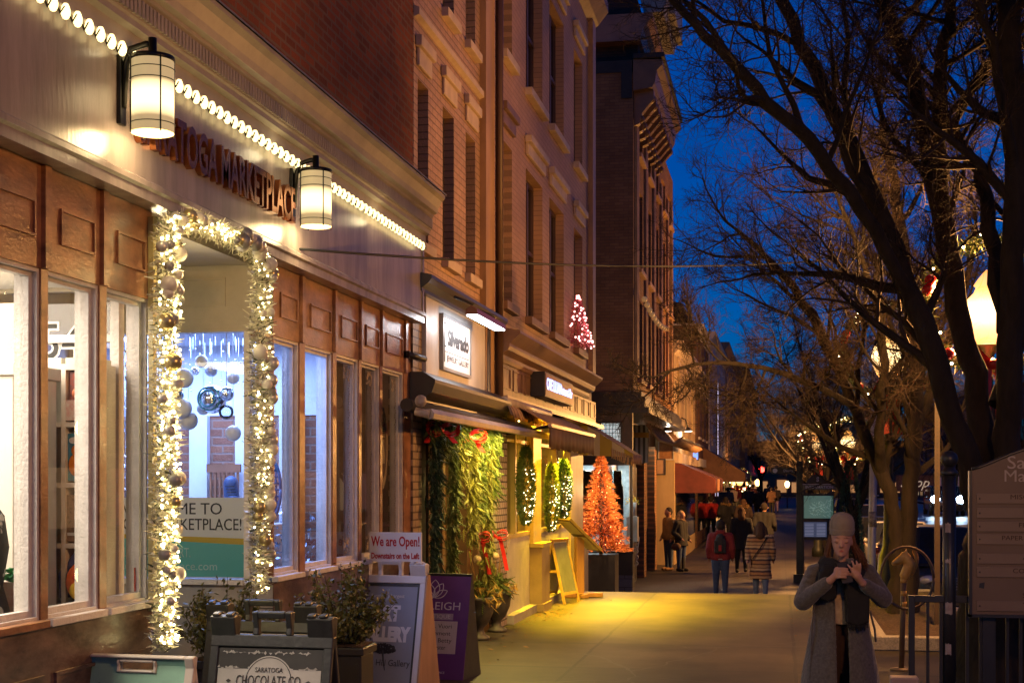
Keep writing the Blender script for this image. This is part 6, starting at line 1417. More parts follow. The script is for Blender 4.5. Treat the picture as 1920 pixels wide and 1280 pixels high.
def street_lamp(x, Z, yc, label, power, wreath=True, col=(1, .46, .13), prof=None, sc=1.0, seed=1):
    c = at(x, yc, Z); gz_ = walk_z(c.y); o = thing('street_lamp', (c.x, c.y, gz_), label, 'lamp', 'globe street lamps along the kerb'); rr = random.Random(seed); z0 = c.z - .33 * sc
    MB().lathe([(.20, 0), (.20, .25), (.15, .32), (.13, .7), (.10, .78), (.075, .85), (.06, 1.2), (.05, z0 - gz_ - .25), (.08, z0 - gz_ - .2), (.06, z0 - gz_ - .1), (.12, z0 - gz_ - .02), (.12, z0 - gz_)], (c.x, c.y, gz_), 14).build('post', post_m, o)
    MB().lathe([(.10 * sc, 0), (.13 * sc, .03 * sc), (.195 * sc, .18 * sc), (.21 * sc, .30 * sc), (.19 * sc, .40 * sc), (.12 * sc, .47 * sc), (.10 * sc, .52 * sc), (.12 * sc, .54 * sc), (.08 * sc, .60 * sc), (.03 * sc, .66 * sc), (.01 * sc, .68 * sc)], (c.x, c.y, z0), 22).build('globe', globe_mat(), o)
    point('lamp_light', (c.x, c.y, z0 + .3 * sc), power, col, .16, o)
    if wreath:
        wr = thing('lamp_wreath', (c.x, c.y - .24, c.z), label.split(' ')[0] + ' evergreen wreath with red baubles and ribbon hung round the ' + ' '.join(label.split(' ')[1:5]), 'wreath', 'wreaths on the street lamps')
        m = MB(); rad = .58
        for k in range(90):
            a = 2 * math.pi * k / 90; q = Vector((c.x + rad * math.cos(a), c.y - .24, c.z + rad * math.sin(a)))
            for j in range(26):
                v = Vector((rr.gauss(0, 1), rr.gauss(0, .7), rr.gauss(0, 1))).normalized() * rr.uniform(.05, .15); w_ = v.cross(Vector((0, 1, .2))).normalized() * .007
                s_ = q + Vector((jit(.05), jit(.05), jit(.05))); m.add([s_ - w_, s_ + w_, s_ + v], [(0, 1, 2)])
        m.build('foliage', mat('wreath_green', (.06, .085, .02), rough=.6, var=.4, scale=12), wr)
        m = MB()
        for k in range(34): a = rr.uniform(0, 6.28); m.ball((c.x + (rad + jit(.1)) * math.cos(a), c.y - .36, c.z + (rad + jit(.1)) * math.sin(a)), .013 if Z < 25 else .022, 6, 4)
        m.build('fairy_lights', emit('wreath_glow', (1, .78, .42), 18, 'NONE'), wr)['kind'] = 'stuff'
        rb = mat('red_bauble', (.50, .012, .012), rough=.25, var=.1)
        for a in (.9, 1.05, 2.75, 2.9, 4.0, 5.4): MB().ball((c.x + rad * math.cos(a), c.y - .36, c.z + rad * math.sin(a)), .052, 14, 10).build('bauble', rb, wr)
        m = MB()
        for sg in (-1, 1):
            for (ax, az) in ((.16, .05), (.13, -.08)):
                m.add([(c.x, c.y - .38, c.z - .52), (c.x + sg * ax, c.y - .46, c.z - .52 + az + .1), (c.x + sg * (ax + .06), c.y - .40, c.z - .52 + az - .02), (c.x + sg * .05, c.y - .36, c.z - .56)], [(0, 1, 2, 3)])
            m.add([(c.x + sg * .01, c.y - .38, c.z - .54), (c.x + sg * .09, c.y - .40, c.z - .55), (c.x + sg * .14, c.y - .41, c.z - 1.05), (c.x + sg * .02, c.y - .39, c.z - 1.02)], [(0, 1, 2, 3)])
        m.ball((c.x, c.y - .40, c.z - .54), .05, 8, 6).build('ribbon', ribbon, wr)
    return o
street_lamp(1851, 13.0, 578, 'nearest glowing acorn street lamp between the tree limbs', 1600, seed=1); street_lamp(1666, 18.0, 662, 'second glowing street lamp half hidden by branches', 230, seed=2)
street_lamp(1590, 38, 826, 'round glowing street lamp above the information kiosk', 4200, seed=3, sc=.9); street_lamp(1534, 46, 832, 'glowing street lamp behind the kiosk trunk', 2600, seed=4, sc=.9); street_lamp(1387, 78, 899, 'farthest glowing street lamp by the traffic lights', 900, seed=5, sc=.95)
lq = (1.85, 4.3); street_lamp(*(lambda Z: (CX + FPX * (lq[0] * CT + lq[1] * ST) / Z, Z))(-lq[0] * ST + lq[1] * CT), 903 - (3.3 - CAM_H) * FPX / (-lq[0] * ST + lq[1] * CT), 'unseen street lamp added on the kerb well before the directory sign', 430, False, seed=9)  # unseen lamp added out of view to brighten the near boards and fronts
# ------------------------------------------------------------------ posts, kiosk, signs at the kerb
o = thing('sign_post', (*at(1499, 903, 34).xy, G), 'square black post with a finger sign left of the kiosk', 'post'); c = at(1499, 903, 34)
MB().box(c.x - .075, c.x + .075, c.y - .075, c.y + .075, G, CAM_H + .5).build('post', post_m, o, bevel=.01); MB().box(c.x - .14, c.x + .14, c.y - .14, c.y + .14, G, G + .2).build('foot', post_m, o)
a = at(1446, 888, 34); b_ = at(1491, 876, 34); MB().box(a.x, b_.x, c.y - .03, c.y + .03, a.z, b_.z).build('finger_board', mat('finger_black', (.02, .02, .02), rough=.5), o); letters('District', .09, ((a.x + b_.x) / 2 + .12, c.y - .032, (a.z + b_.z) / 2), pale_p, o, depth=.002, box_w=.22); m = disc(Lean(1, .0001), 0, 0, .055, 0)
m.xform(Matrix.Translation((a.x + .09, c.y - .034, (a.z + b_.z) / 2))).build('emblem', pale_p, o)
o = thing('information_kiosk', (*at(1533, 903, 36).xy, G), 'dark information kiosk with a green map and rounded top', 'kiosk'); c = at(1533, 903, 36); Zk = 36
def kb(x0, x1, y0, y1, d0=-.05, d1=.05):
    a = at(x0, y1, Zk); b_ = at(x1, y0, Zk); return MB().box(a.x, b_.x, c.y + d0, c.y + d1, a.z, b_.z)
km = mat('kiosk_dark', (.035, .03, .03), rough=.45)
kb(1502, 1508, 920, 1075).build('post', km, o); kb(1558, 1564, 920, 1075).build('post', km, o); kb(1508.05, 1557.95, 924, 1012, -.03, .03).build('panel', km, o)
n = 24; cc = at(1533, 906, Zk); r_ = 21 * Zk / FPX
MB().prism([(cc.x + r_ * math.cos(math.pi * k / n), cc.z + r_ * .80 * math.sin(math.pi * k / n)) for k in range(n + 1)], 'y', c.y - .045, c.y + .045).build('arch', km, o)
letters('S', .15, (cc.x, c.y - .047, cc.z + .10), pale_p, o, depth=.002, bold=.004)
kb(1503, 1570, 908, 918, -.075, -.052).build('name_plate', mat('plate_olive', (.16, .16, .09), rough=.5), o); kb(1502, 1571, 907, 908, -.08, -.05).build('plate_edge', pale_p, o)
e = at(1536, 913, Zk); letters('INFORMATION', .10, (e.x, c.y - .077, e.z), pale_p, o, depth=.002, box_w=.68, bold=.002)
mapm = emit('map_panel', (.22, .42, .34), .20, 'NONE'); kb(1507, 1562, 929, 971, -.05, -.032).build('map', mapm, o)
m = MB(); rr = random.Random(15)
for k in range(70):
    q = at(rr.uniform(1516, 1556), rr.uniform(938, 965), Zk); L_ = rr.uniform(.03, .12); a = rr.choice([.3, -.6, 1.2]); m.tube([(q.x, c.y - .052, q.z), (q.x + L_ * math.cos(a), c.y - .052, q.z + L_ * math.sin(a))], .004, 3)
m.build('map_lines', emit('map_lines', (.5, .7, .62), .25, 'NONE'), o)
kb(1507, 1550, 978, 1006, -.05, -.032).build('listing', emit('listing_blue', (.12, .16, .30), .22, 'NONE'), o); m = MB()
for k in range(9):
    for col_ in (0, 1):
        q = at(1509 + col_ * 22, 981 + k * 2.8, Zk); m.box(q.x, q.x + .22, c.y - .053, c.y - .051, q.z - .012, q.z)
m.build('listing_text', emit('listing_text', (.45, .5, .7), .3, 'NONE'), o)
# grey leaning pole with stickers
o = thing('grey_pole', (*at(1632, 903, 24).xy, walk_z(at(1632, 903, 24).y)), 'tall pale grey utility pole with stickers behind the woman', 'pole'); c = at(1634, 1050, 24); t_ = at(1642, 690, 24)
MB().tube([(c.x, c.y, walk_z(c.y)), c, t_], [.07, .07, .06], 14).build('shaft', mat('galvanised', (.32, .34, .37), rough=.5, metal=.4, var=.2), o)
q = at(1636, 965, 24); MB().tube([q + Vector((0, 0, -.2)), q + Vector((0, 0, .06))], .0725, 14).build('sticker', mat('sticker_wrap', (.3, .3, .3), col2=(.06, .06, .07), scale=22), o); q = at(1640, 930, 24); MB().tube([q, q + Vector((0, 0, .02))], .076, 14).build('band', mat('steel', (.5, .5, .5)), o)
# thin brown post
o = thing('thin_post', (*at(1757, 903, 15.5).xy, 0), 'thin perforated brown sign post left of the ball topped post', 'post'); c = at(1757, 903, 15.5)
MB().box(c.x - .028, c.x + .028, c.y - .028, c.y + .028, 0, CAM_H + 1.3).build('post', mat('rust_post', (.035, .022, .017), rough=.6, var=.3, scale=20), o); m = MB()
for k in range(40): m.box(c.x - .008, c.x + .008, c.y - .0295, c.y - .0285, 1.3 + k * .04, 1.315 + k * .04)
m.build('perforations', blk, o)
# fence with the ball topped post and the directory
Zf = 10.3; cpost = at(1780, 903, Zf); navy = mat('navy_black', (.022, .024, .032), rough=.35, var=.3)
o = thing('ball_post', (cpost.x, cpost.y, 0), 'round black post with a ball top and torn stickers', 'post')
zt_ = CAM_H - (885 - HY) * Zf / FPX
MB().tube([(cpost.x, cpost.y, 0), (cpost.x, cpost.y, zt_)], .047, 18).build('shaft', navy, o); MB().lathe([(.06, -.02), (.065, 0), (.045, .02), (.035, .04)], (cpost.x, cpost.y, zt_ + .0), 16).build('collar', navy, o); MB().ball((cpost.x, cpost.y, zt_ + .095), .062, 20, 14).build('ball', navy, o)
stk = mat('torn_sticker', (.42, .36, .33), rough=.7, col2=(.25, .2, .2), scale=20)
for (yy, hh, s_) in ((980, 18, .9), (1047, 8, .9), (1128, 22, 1.2), (1205, 20, 1.0)):
    z1 = CAM_H - (yy - HY) * Zf / FPX; m = MB(); n = 8
    for k in range(n + 1):
        a = -2.3 + .9 * s_ * k / n; m.v += [Vector((cpost.x + .0485 * math.cos(a), cpost.y + .0485 * math.sin(a), z1 - hh * Zf / FPX + jit(.006))), Vector((cpost.x + .0485 * math.cos(a), cpost.y + .0485 * math.sin(a), z1 + jit(.006)))]
    for k in range(n): m.f.append((2 * k, 2 * k + 2, 2 * k + 3, 2 * k + 1)); m.sm.append(False)
    m.build('sticker', stk, o)
o = thing('railing', (*at(1755, 903, Zf).xy, 0), 'black iron railing joined to the ball topped post', 'railing'); fa = at(1703, 903, Zf + .05); zr = CAM_H - (1116 - HY) * Zf / FPX
def rl_(x0, x1, z0, z1, d=.02): return MB().box(x0, x1, fa.y - d, fa.y + d, z0, z1)
xr = cpost.x + .62
rl_(fa.x, fa.x + .045, 0, zr).build('end_post', navy, o, bevel=.004); rl_(fa.x + .045, xr, zr - .05, zr, .018).build('top_rail', navy, o, bevel=.004); rl_(fa.x + .045, xr, .08, .11, .015).build('bottom_rail', navy, o)
xx = fa.x + .125
while xx < xr: rl_(xx, xx + .022, .11, zr - .05, .011).build('baluster', navy, o); xx += .092
# directory
Zd = 10.2; dA = at(1822, 1150, Zd); dw = 1.06; o = thing('directory_sign', (dA.x + dw / 2, dA.y, 0), 'beige shop directory with name plates and an arched header at the right edge', 'sign'); z0 = dA.z; z1 = CAM_H - (882 - HY) * Zd / FPX; x0 = dA.x; yd = dA.y
dirm = mat('directory_beige', (.15, .105, .075), rough=.5, var=.08, scale=2)
pts = [(x0, z0), (x0 + dw, z0), (x0 + dw, z1)]
for k in range(21):
    t = k / 20; pts.append((x0 + dw - dw * t, z1 + .165 * (math.sin(math.pi * t) ** 1.3)))
MB().prism(pts, 'y', yd - .03, yd + .03).build('board', dirm, o)
m = MB().box(x0 - .022, x0 - .001, yd - .035, yd + .035, z0 - .02, z1).box(x0 - .022, x0 + dw + .02, yd - .035, yd + .035, z0 - .022, z0 - .001).box(x0 + dw + .001, x0 + dw + .022, yd - .035, yd + .035, z0 - .0005, z1)
m.build('frame', navy, o); top = [Vector((p_[0], yd, p_[1] + .01)) for p_ in pts[2:]]; MB().tube(top, .016, 6).build('arch_rim', navy, o)
MB().box(x0 + dw - .16, x0 + dw - .08, yd + .04, yd + .12, 0, z1).box(x0 + .08, x0 + .16, yd + .04, yd + .12, 0, z0 + .3).build('leg', navy, o)
cxm = x0 + dw / 2; dzp = lambda y: CAM_H - (y - HY) * Zd / FPX
hd = mat('header_letters', (.42, .36, .32), rough=.5); brn = mat('brown_letters', (.035, .012, .008), rough=.6)
letters('Saratoga', .13, (cxm - .04, yd - .032, dzp(868)), hd, o, depth=.002, box_w=.50); letters('Marketplace', .12, (cxm, yd - .032, dzp(893)), hd, o, depth=.002, box_w=.62)
pl_m = mat('name_plate_beige', (.20, .145, .105), rough=.45, var=.06)
for (s, y) in (('STREET LEVEL', 914), ('LOWER LEVEL', 1025), ('SECOND FLOOR', 1114)): letters(s, .05, (cxm, yd - .032, dzp(y)), brn, o, depth=.001)
for (s, sub, y, bw_) in (('MISCHIEF BOUTIQUE', 'fashion and gifts', 934, .66), ('LEX and CLEO', 'clothing for every day', 961, .44), ('FELIX AND LINUS', 'something for everyone', 986, .52), ('PAPER DOLLS of SARATOGA', 'clothing, gifts and accessories', 1010, .80), ('AMP GALLERIES', 'framed and modern art', 1046, .46), ('COMFORT KITCHEN', 'local food and seasonal dishes', 1071, .62), ('YOGA MANDALI', 'a yoga studio', 1134, .46)):
    zc_ = dzp(y); MB().box(x0 + .03, x0 + dw - .03, yd - .040, yd - .0305, zc_ - .036, zc_ + .036).build('name_plate', pl_m, o, bevel=.002)
    letters(s, .046, (cxm, yd - .0412, zc_ + .010), brn, o, depth=.0006, box_w=bw_ * .82); letters(sub, .022, (cxm, yd - .0412, zc_ - .022), brn, o, depth=.0004)
    MB().ball((x0 + .05, yd - .041, zc_), .006, 8, 6).build('screw', navy, o)
MB().box(x0 + .62, x0 + dw - .03, yd - .036, yd - .0305, dzp(1108), dzp(1090)).build('blank_plate', pl_m, o); MB().add([(x0 + .05, yd - .031, dzp(1092)), (x0 + .085, yd - .031, dzp(1090)), (x0 + .08, yd - .031, dzp(1102)), (x0 + .045, yd - .031, dzp(1100))], [(0, 3, 2, 1)]).build('torn_tape', navy, o)
# horse head hitching post with its ring
c = at(1690, 903, 12.5); o = thing('hitching_post', (c.x, c.y, 0), 'golden horse head on a striped post with a bike ring', 'bike rack'); dz = lambda y: CAM_H - (y - HY) * 12.5 / FPX
MB().tube([(c.x, c.y, 0), (c.x + .02, c.y, dz(1075))], .024, 12).build('post', mat('brown_pipe', (.14, .09, .06), rough=.5, var=.3), o); gm = mat('gold_paint', (.62, .36, .10), rough=.4, var=.25, scale=12)
for y in (1083, 1107, 1127): MB().tube([(c.x + .018, c.y, dz(y + 9)), (c.x + .019, c.y, dz(y))], .0265, 12).build('gold_band', gm, o)
MB().lathe([(.10, 0), (.10, .012), (.03, .02)], (c.x, c.y, .0), 14).build('foot', MATS['brown_pipe'], o)
rc = Vector((c.x + .045, c.y - .03, dz(1082))); MB().tube([rc + Vector((.225 * math.cos(a), .02 * math.sin(a), .27 * math.sin(a))) for a in [2 * math.pi * k / 40 for k in range(41)]], .0125, 8).build('ring', MATS['brown_pipe'], o)
hb = Vector((c.x + .03, c.y, dz(1078))); m = MB()
caps(m, hb + Vector((0, 0, 0)), .045, hb + Vector((.045, 0, .10)), .05); caps(m, hb + Vector((.045, 0, .10)), .05, hb + Vector((.0, 0, .17)), .042); caps(m, hb + Vector((.0, 0, .17)), .042, hb + Vector((-.095, 0, .105)), .022); caps(m, hb + Vector((-.02, 0, .14)), .038, hb + Vector((-.06, 0, .12)), .03)
for sg in (-1, 1): caps(m, hb + Vector((.012, sg * .022, .19)), .013, hb + Vector((.012, sg * .026, .235)), .005)
voxel(m, 'horse_head', gm, o, .008, 4); m = MB()
for k in range(9): t = k / 8; m.ball(hb + Vector((.06 + .04 * math.sin(t * 2.6), 0, .02 + .19 * t)), .022, 8, 6)
voxel(m, 'mane', mat('gold_mane', (.38, .19, .05), rough=.5), o, .008, 2)
bxp = box('utility_box', mat('box_pale', (.42, .33, .27), rough=.6, var=.2), None, *(lambda q: (q.x - .09, q.x + .09, q.y - .07, q.y + .07, 0, .36))(at(1695, 903, 9.45)), bevel=.01); tag(bxp, 'small pale box top at the bottom edge by the railing', 'box')
# wire across the street
w0 = Vector((XW, fy(513, 3.2), fz(513, 463, 3.2))); w1 = at(1700, 470, 18.5); pts = [w0.lerp(w1, k / 24) + Vector((0, 0, -.16 * 4 * (k / 24) * (1 - k / 24))) for k in range(25)]
tag(MB().tube(pts, .009, 6).build('overhead_wire', blk), 'thin black wire strung from the brown shop front across the street', 'wire')
# traffic lights
def signal(x, y, Z, lab):
    c = at(x, y, Z); o = thing('traffic_light', (c.x, c.y, c.z - 1), lab, 'traffic light', 'red traffic lights at the far crossing'); MB().box(c.x - .2, c.x + .2, c.y, c.y + .25, c.z - .85, c.z + .25).build('housing', shopm, o)
    MB().ball((c.x, c.y - .02, c.z), .28, 12, 8).build('red_lamp', emit('signal_red', (1, .03, .02), 18), o); MB().ball((c.x, c.y - .01, c.z - .32), .13, 10, 6).ball((c.x, c.y - .01, c.z - .62), .13, 10, 6).build('unlit_lamp', mat('lens_off', (.03, .03, .03)), o)
    MB().tube([(c.x, c.y + .3, walk_z(c.y)), (c.x, c.y + .3, c.z + .4)], .07, 8).build('mast', shopm, o)
signal(1428, 880, 135, 'right red traffic light at the far crossing'); signal(1385, 881, 150, 'left red traffic light above the farthest lamp')
# dark topiary cone by the kiosk
o = thing('topiary_cone', (*at(1594, 903, 30).xy, G), 'slim dark evergreen cone right of the kiosk', 'tree'); c = at(1594, 903, 30); m = MB(); rr = random.Random(19)
for k in range(2500):
    t = rr.random(); r = .28 * (1 - t) ** .6 + .02; a = rr.uniform(0, 6.28); b0 = Vector((c.x + r * math.cos(a), c.y + r * math.sin(a), G + .3 + t * 2.55)); v = Vector((math.cos(a), math.sin(a), .8)).normalized() * .09; w_ = v.orthogonal().normalized() * .014; m.add([b0 - w_, b0 + w_, b0 + v], [(0, 1, 2)])
m.build('foliage', ev[1], o); MB().tube([(c.x, c.y, G), (c.x, c.y, G + .5)], .05, 8).build('trunk', MATS['stem_brown'], o)

# ------------------------------------------------------------------ parked cars
car_glass = mat('car_glass', (.01, .012, .015), rough=.06, var=.1, spec=.7); tyre_m = mat('tyre', (.015, .015, .015), rough=.85); rim_m = mat('rim', (.35, .35, .36), rough=.3, metal=.9); chrome = mat('chrome', (.6, .6, .62), rough=.12, metal=1); lens = mat('lens_clear', (.5, .52, .55), rough=.08, metal=.5); plate_m = mat('plate_white', (.55, .5, .5), rough=.5, col2=(.5, .2, .2), scale=18)
def car(label, paint, h=1.70, w=1.86, L=4.6, suv=True):
    """front towards -Y"""
    o = thing('parked_car', (0, 0, 0), label, 'car'); a, b_ = -L / 2, L / 2; hb = h * .56
    sec = []                      # stations along the car: y, half width, top of lower body
    for y, hw, zb_, zt_ in ((a, .36, .42, hb * .74), (a + .10, .44, .28, hb * .84), (a + .5, .49, .24, hb * .95), (a + 1.3, .5, .22, hb * 1.02), (0, .5, .22, hb * 1.03), (b_ - .9, .5, .22, hb * 1.04), (b_ - .15, .47, .26, hb * 1.02), (b_, .42, .40, hb * .94)): sec.append((y, hw * w, zb_, zt_))
    m = MB(); n = 12
    for (y, hw, zb_, zt_) in sec:
        for k in range(n):
            t = 2 * math.pi * (k + .5) / n; cx, cz = math.cos(t), math.sin(t); ex = lambda v, p_: math.copysign(abs(v) ** p_, v)
            m.v.append(Vector((hw * ex(cx, .35), y, (zb_ + zt_) / 2 + (zt_ - zb_) / 2 * ex(cz, .35))))
    for i in range(len(sec) - 1):
        for k in range(n): m.f.append((i * n + k, i * n + (k + 1) % n, (i + 1) * n + (k + 1) % n, (i + 1) * n + k)); m.sm.append(True)
    m.f += [tuple(range(n)), tuple(reversed(range((len(sec) - 1) * n, len(sec) * n)))]; m.sm += [False, False]
    bd = m.build('body', paint, o); ss = bd.modifiers.new('s', 'SUBSURF'); ss.levels = 1; ss.render_levels = 2
    r0 = a + 1.05; r1 = a + 1.85; r2 = b_ - (.35 if suv else .9); r3 = b_ - (.08 if suv else .25); wt = w * .40; wb_ = w * .465
    m = MB().add([(-wb_, r0, hb), (wb_, r0, hb), (wt, r1, h - .04), (-wt, r1, h - .04), (-wb_, r3, hb), (wb_, r3, hb), (wt, r2, h - .06), (-wt, r2, h - .06)], [(0, 1, 2, 3), (5, 4, 7, 6), (0, 3, 7, 4), (1, 5, 6, 2), (3, 2, 6, 7)]); m.build('cabin', paint, o, bevel=.06)
    lp = lambda p, q, t: Vector(p).lerp(Vector(q), t)
    def quad_in(A, B, C, D, out, name, s=.06, g=car_glass):
        A, B, C, D = map(Vector, (A, B, C, D)); ctr = (A + B + C + D) / 4; q = [p_.lerp(ctr, s) + Vector(out) for p_ in (A, B, C, D)]; MB().add(q, [(0, 1, 2, 3)]).build(name, g, o)
    quad_in((-wb_, r0, hb), (wb_, r0, hb), (wt, r1, h - .04), (-wt, r1, h - .04), (0, -.008, .008), 'windshield', .11); quad_in((wb_, r3, hb), (-wb_, r3, hb), (-wt, r2, h - .06), (wt, r2, h - .06), (0, .01, .006), 'rear_window', .14)
    for sg in (-1, 1):
        for (t0, t1, nm) in ((.0, .5, 'side_window'), (.5, 1., 'side_window')):
            A = lp((sg * wb_, r0, hb), (sg * wb_, r3, hb), t0); B = lp((sg * wb_, r0, hb), (sg * wb_, r3, hb), t1); C = lp((sg * wt, r1, h - .04), (sg * wt, r2, h - .06), t1); D = lp((sg * wt, r1, h - .04), (sg * wt, r2, h - .06), t0); quad_in(A, B, C, D, (sg * .012, 0, .004), nm, .13)
        for y in (a + .85, b_ - .85):
            wh = MB().lathe([(.22, -.10), (.33, -.10), (.36, -.06), (.36, .06), (.33, .10), (.22, .10)], (0, 0, 0), 24).xform(Matrix.Translation((sg * (w / 2 - .10), y, .36)) @ Matrix.Rotation(R(90), 4, 'Y')).build('wheel', tyre_m, o)
            mm = MB().lathe([(.03, .10), (.10, .085), (.215, .09), (.22, -.05)], (0, 0, 0), 20).xform(Matrix.Translation((sg * (w / 2 - .09), y, .36)) @ Matrix.Rotation(R(90 * sg), 4, 'Y')).build('rim', rim_m, wh)
        MB().ball((sg * w * .36, a + .13, hb * .79), .12, 14, 8, sx=1.5, sy=.6, sz=.75).build('headlight', lens, o); MB().ball((sg * w * .42, b_ - .06, hb * .86), .11, 10, 8, sx=.8, sy=.5, sz=1.5).build('tail_light', mat('tail_red', (.3, .01, .01), rough=.2), o)
        MB().ball((sg * (w / 2 + .09), r0 + .32, hb + .1), .09, 10, 8, sx=1.1, sy=.6, sz=.8).build('mirror', paint, o)
    m = MB()
    for k in range(5): m.box(-w * .25, w * .25, a - .02, a + .06, hb * .62 + k * .05, hb * .62 + .025 + k * .05)
    m.build('grille', chrome, o); MB().box(-.17, .17, a - .035, a - .022, hb * .40, hb * .40 + .12).build('plate', plate_m, o); MB().box(-w * .42, w * .42, a - .02, a + .1, .32, hb * .38).build('bumper', mat('bumper_black', (.03, .03, .03), rough=.5), o)
    return o
def paint(name, c, r=.22): return mat(name, c, rough=r + .1, var=.05, metal=.2, coat=.2)
XC = KX + 1.06
specs = [(29.0, 'black sport utility vehicle parked nearest beyond the second tree', paint('paint_black', (.012, .014, .02), .5), 1.72, 1.9, True), (36.2, 'dark red car parked behind the nearest black vehicle', paint('paint_red', (.14, .015, .012)), 1.45, 1.8, False),
         (42.0, 'silver car parked third along the kerb', paint('paint_silver', (.34, .34, .36)), 1.46, 1.8, False), (48.0, 'black sedan parked fourth along the kerb', paint('paint_black2', (.02, .02, .022)), 1.45, 1.8, False), (54.2, 'tan utility vehicle parked fifth along the kerb', paint('paint_tan', (.26, .2, .14)), 1.68, 1.85, True), (61.0, 'grey car parked sixth along the kerb', paint('paint_grey', (.12, .125, .13)), 1.45, 1.8, False), (68, 'dark blue car parked last along the kerb', paint('paint_blue', (.015, .03, .08)), 1.45, 1.8, False)]
for (y, lab, pm, h_, w_, suv) in specs:
    o = car(lab, pm, h_, w_, 4.5, suv); o.location = (XC + w_ / 2 - .93, y, walk_z(y) - .15); o['group'] = 'cars parked along the kerb'
c = at(1800, 935, 80); o = car('oncoming dark pickup with blazing blue white headlights', paint('paint_black2', (.02, .02, .022)), 1.75, 1.95, 4.8, True); o.location = (c.x - .62, c.y + 2.4, walk_z(c.y) - .15)
hl = emit('headlight_glow', (.55, .76, 1.0), 70, 'NONE')
for k in [q for q in kids(o) if q.name.startswith('headlight')]: k.data = k.data.copy(); k.data.transform(Matrix.Translation((k.data.vertices[0].co.x, k.data.vertices[0].co.y, .92)) @ Matrix.Diagonal((1.5, 1.5, 2.3, 1)) @ Matrix.Translation((-k.data.vertices[0].co.x, -k.data.vertices[0].co.y, -.76))); k.data.materials.clear(); k.data.materials.append(hl)
# ------------------------------------------------------------------ dim fronts across the street and at the end
def across(name, lab, y0, y1, z1, m, x=13.5, gl=(1, .6, .25), s=.5):
    o = thing(name, (x, (y0 + y1) / 2, -.4), lab, 'building'); nw = max(3, int((y1 - y0) / 4)); MB().box(x, x + 9, y0, y1, -1, z1).build('wall', m, o); rr = random.Random(int(y0))
    MB().box(x - .25, x - .002, y0, y1, z1 - .4, z1).box(x - .15, x - .002, y0, y1, 2.4, 2.9).build('cornice', brown_st, o)
    for k in range(nw):
        yy = y0 + (y1 - y0) * (k + .5) / nw
        w = MB().box(x - .06, x - .002, yy - 1.4, yy + 1.4, .2, 2.2).build('window', shopm, o); MB().box(x - .07, x - .061, yy - 1.25, yy + 1.25, .35, 2.05).build('lit_pane', emit('across_glow_%d' % (k % 3), [(1, .55, .22), (1, .7, .4), (.8, .45, .5)][k % 3], s * (.25, .6, .12)[k % 3], 'NONE'), w)
        MB().box(x - .05, x - .002, yy - .5, yy + .5, 3.6, 5.2).build('upper_window', dpane, o)
    return o
ab = brick('across_brick', (.20, .10, .075), (.15, .075, .055), (.12, .08, .07), 'Y', size=.4, row=.12, rough=.8)
across('shop_row', 'dim brick shop row across the street behind the headlights', 70, 104, 7.6, ab, s=.6); across('shop_row', 'dim far shop row across the street with amber windows', 105, 150, 8.5, mat('across_stucco', (.16, .10, .085), rough=.8, var=.3), s=.9); across('shop_row', 'plain brick block across the street near the right edge', 30, 69, 8.2, ab, 13.5, s=.5)
sg2 = thing('script_sign', at(1716, 905, 92), 'faint pale script shop sign across the street', 'sign'); c = at(1716, 905, 92); MB().box(c.x - 1.2, c.x + 1.2, c.y, c.y + .1, c.z - .55, c.z + .5).build('board', mat('sign_brown', (.22, .10, .07)), sg2); letters('Shop', .9, (c.x, c.y - .02, c.z), emit('script_glow', (1, .72, .5), .35, 'NONE'), sg2, depth=.01, shear=.4)
eb = thing('end_building', (3, 175, 0), 'broad dark building closing the street far away', 'building'); MB().box(-12, 16, 172, 185, -1, 6.5).build('wall', mat('end_wall', (.15, .085, .05), rough=.9, var=.3, scale=.4), eb); m = MB(); rr = random.Random(44)
for k in range(14): x = -9 + k * 1.7; MB().box(x, x + rr.uniform(.5, 1.1), 171.9, 171.99, .4, rr.uniform(1.2, 2.2)).build('lit_pane', emit('end_glow', (1, .45, .15), .45, 'NONE'), eb)
for k, (x, y, Z, col_, r_, lab) in enumerate(((1476, 908, 95, (1, .62, .25), .16, 'amber lantern on a thin pole beyond the finger post'), (1572, 868, 70, (1, .8, .55), .14, 'small bright lantern right of the kiosk arch'), (1622, 907, 85, (1, .7, .4), .16, 'warm lamp beside the grey pole'), (1420, 905, 120, (1, .5, .15), .2, 'orange lamp over the crowd'), (1404, 912, 125, (.7, .4, 1), .2, 'violet lamp at the far crossing'), (1640, 905, 88, (1, .66, .4), .15, 'second warm lamp beside the grey pole'))):
    c = at(x, y, Z); o = thing('lantern', (c.x, c.y, walk_z(c.y)), lab, 'lamp', 'small far lanterns'); MB().lathe([(r_ * .5, -r_ * 1.3), (r_, -.3 * r_), (r_, .8 * r_), (r_ * .3, 1.5 * r_)], c, 10).build('glass', emit('lantern_%d' % k, col_, 9), o); MB().tube([(c.x, c.y, walk_z(c.y)), c + Vector((0, 0, -r_ * 1.3))], .04, 6).build('pole', shopm, o)
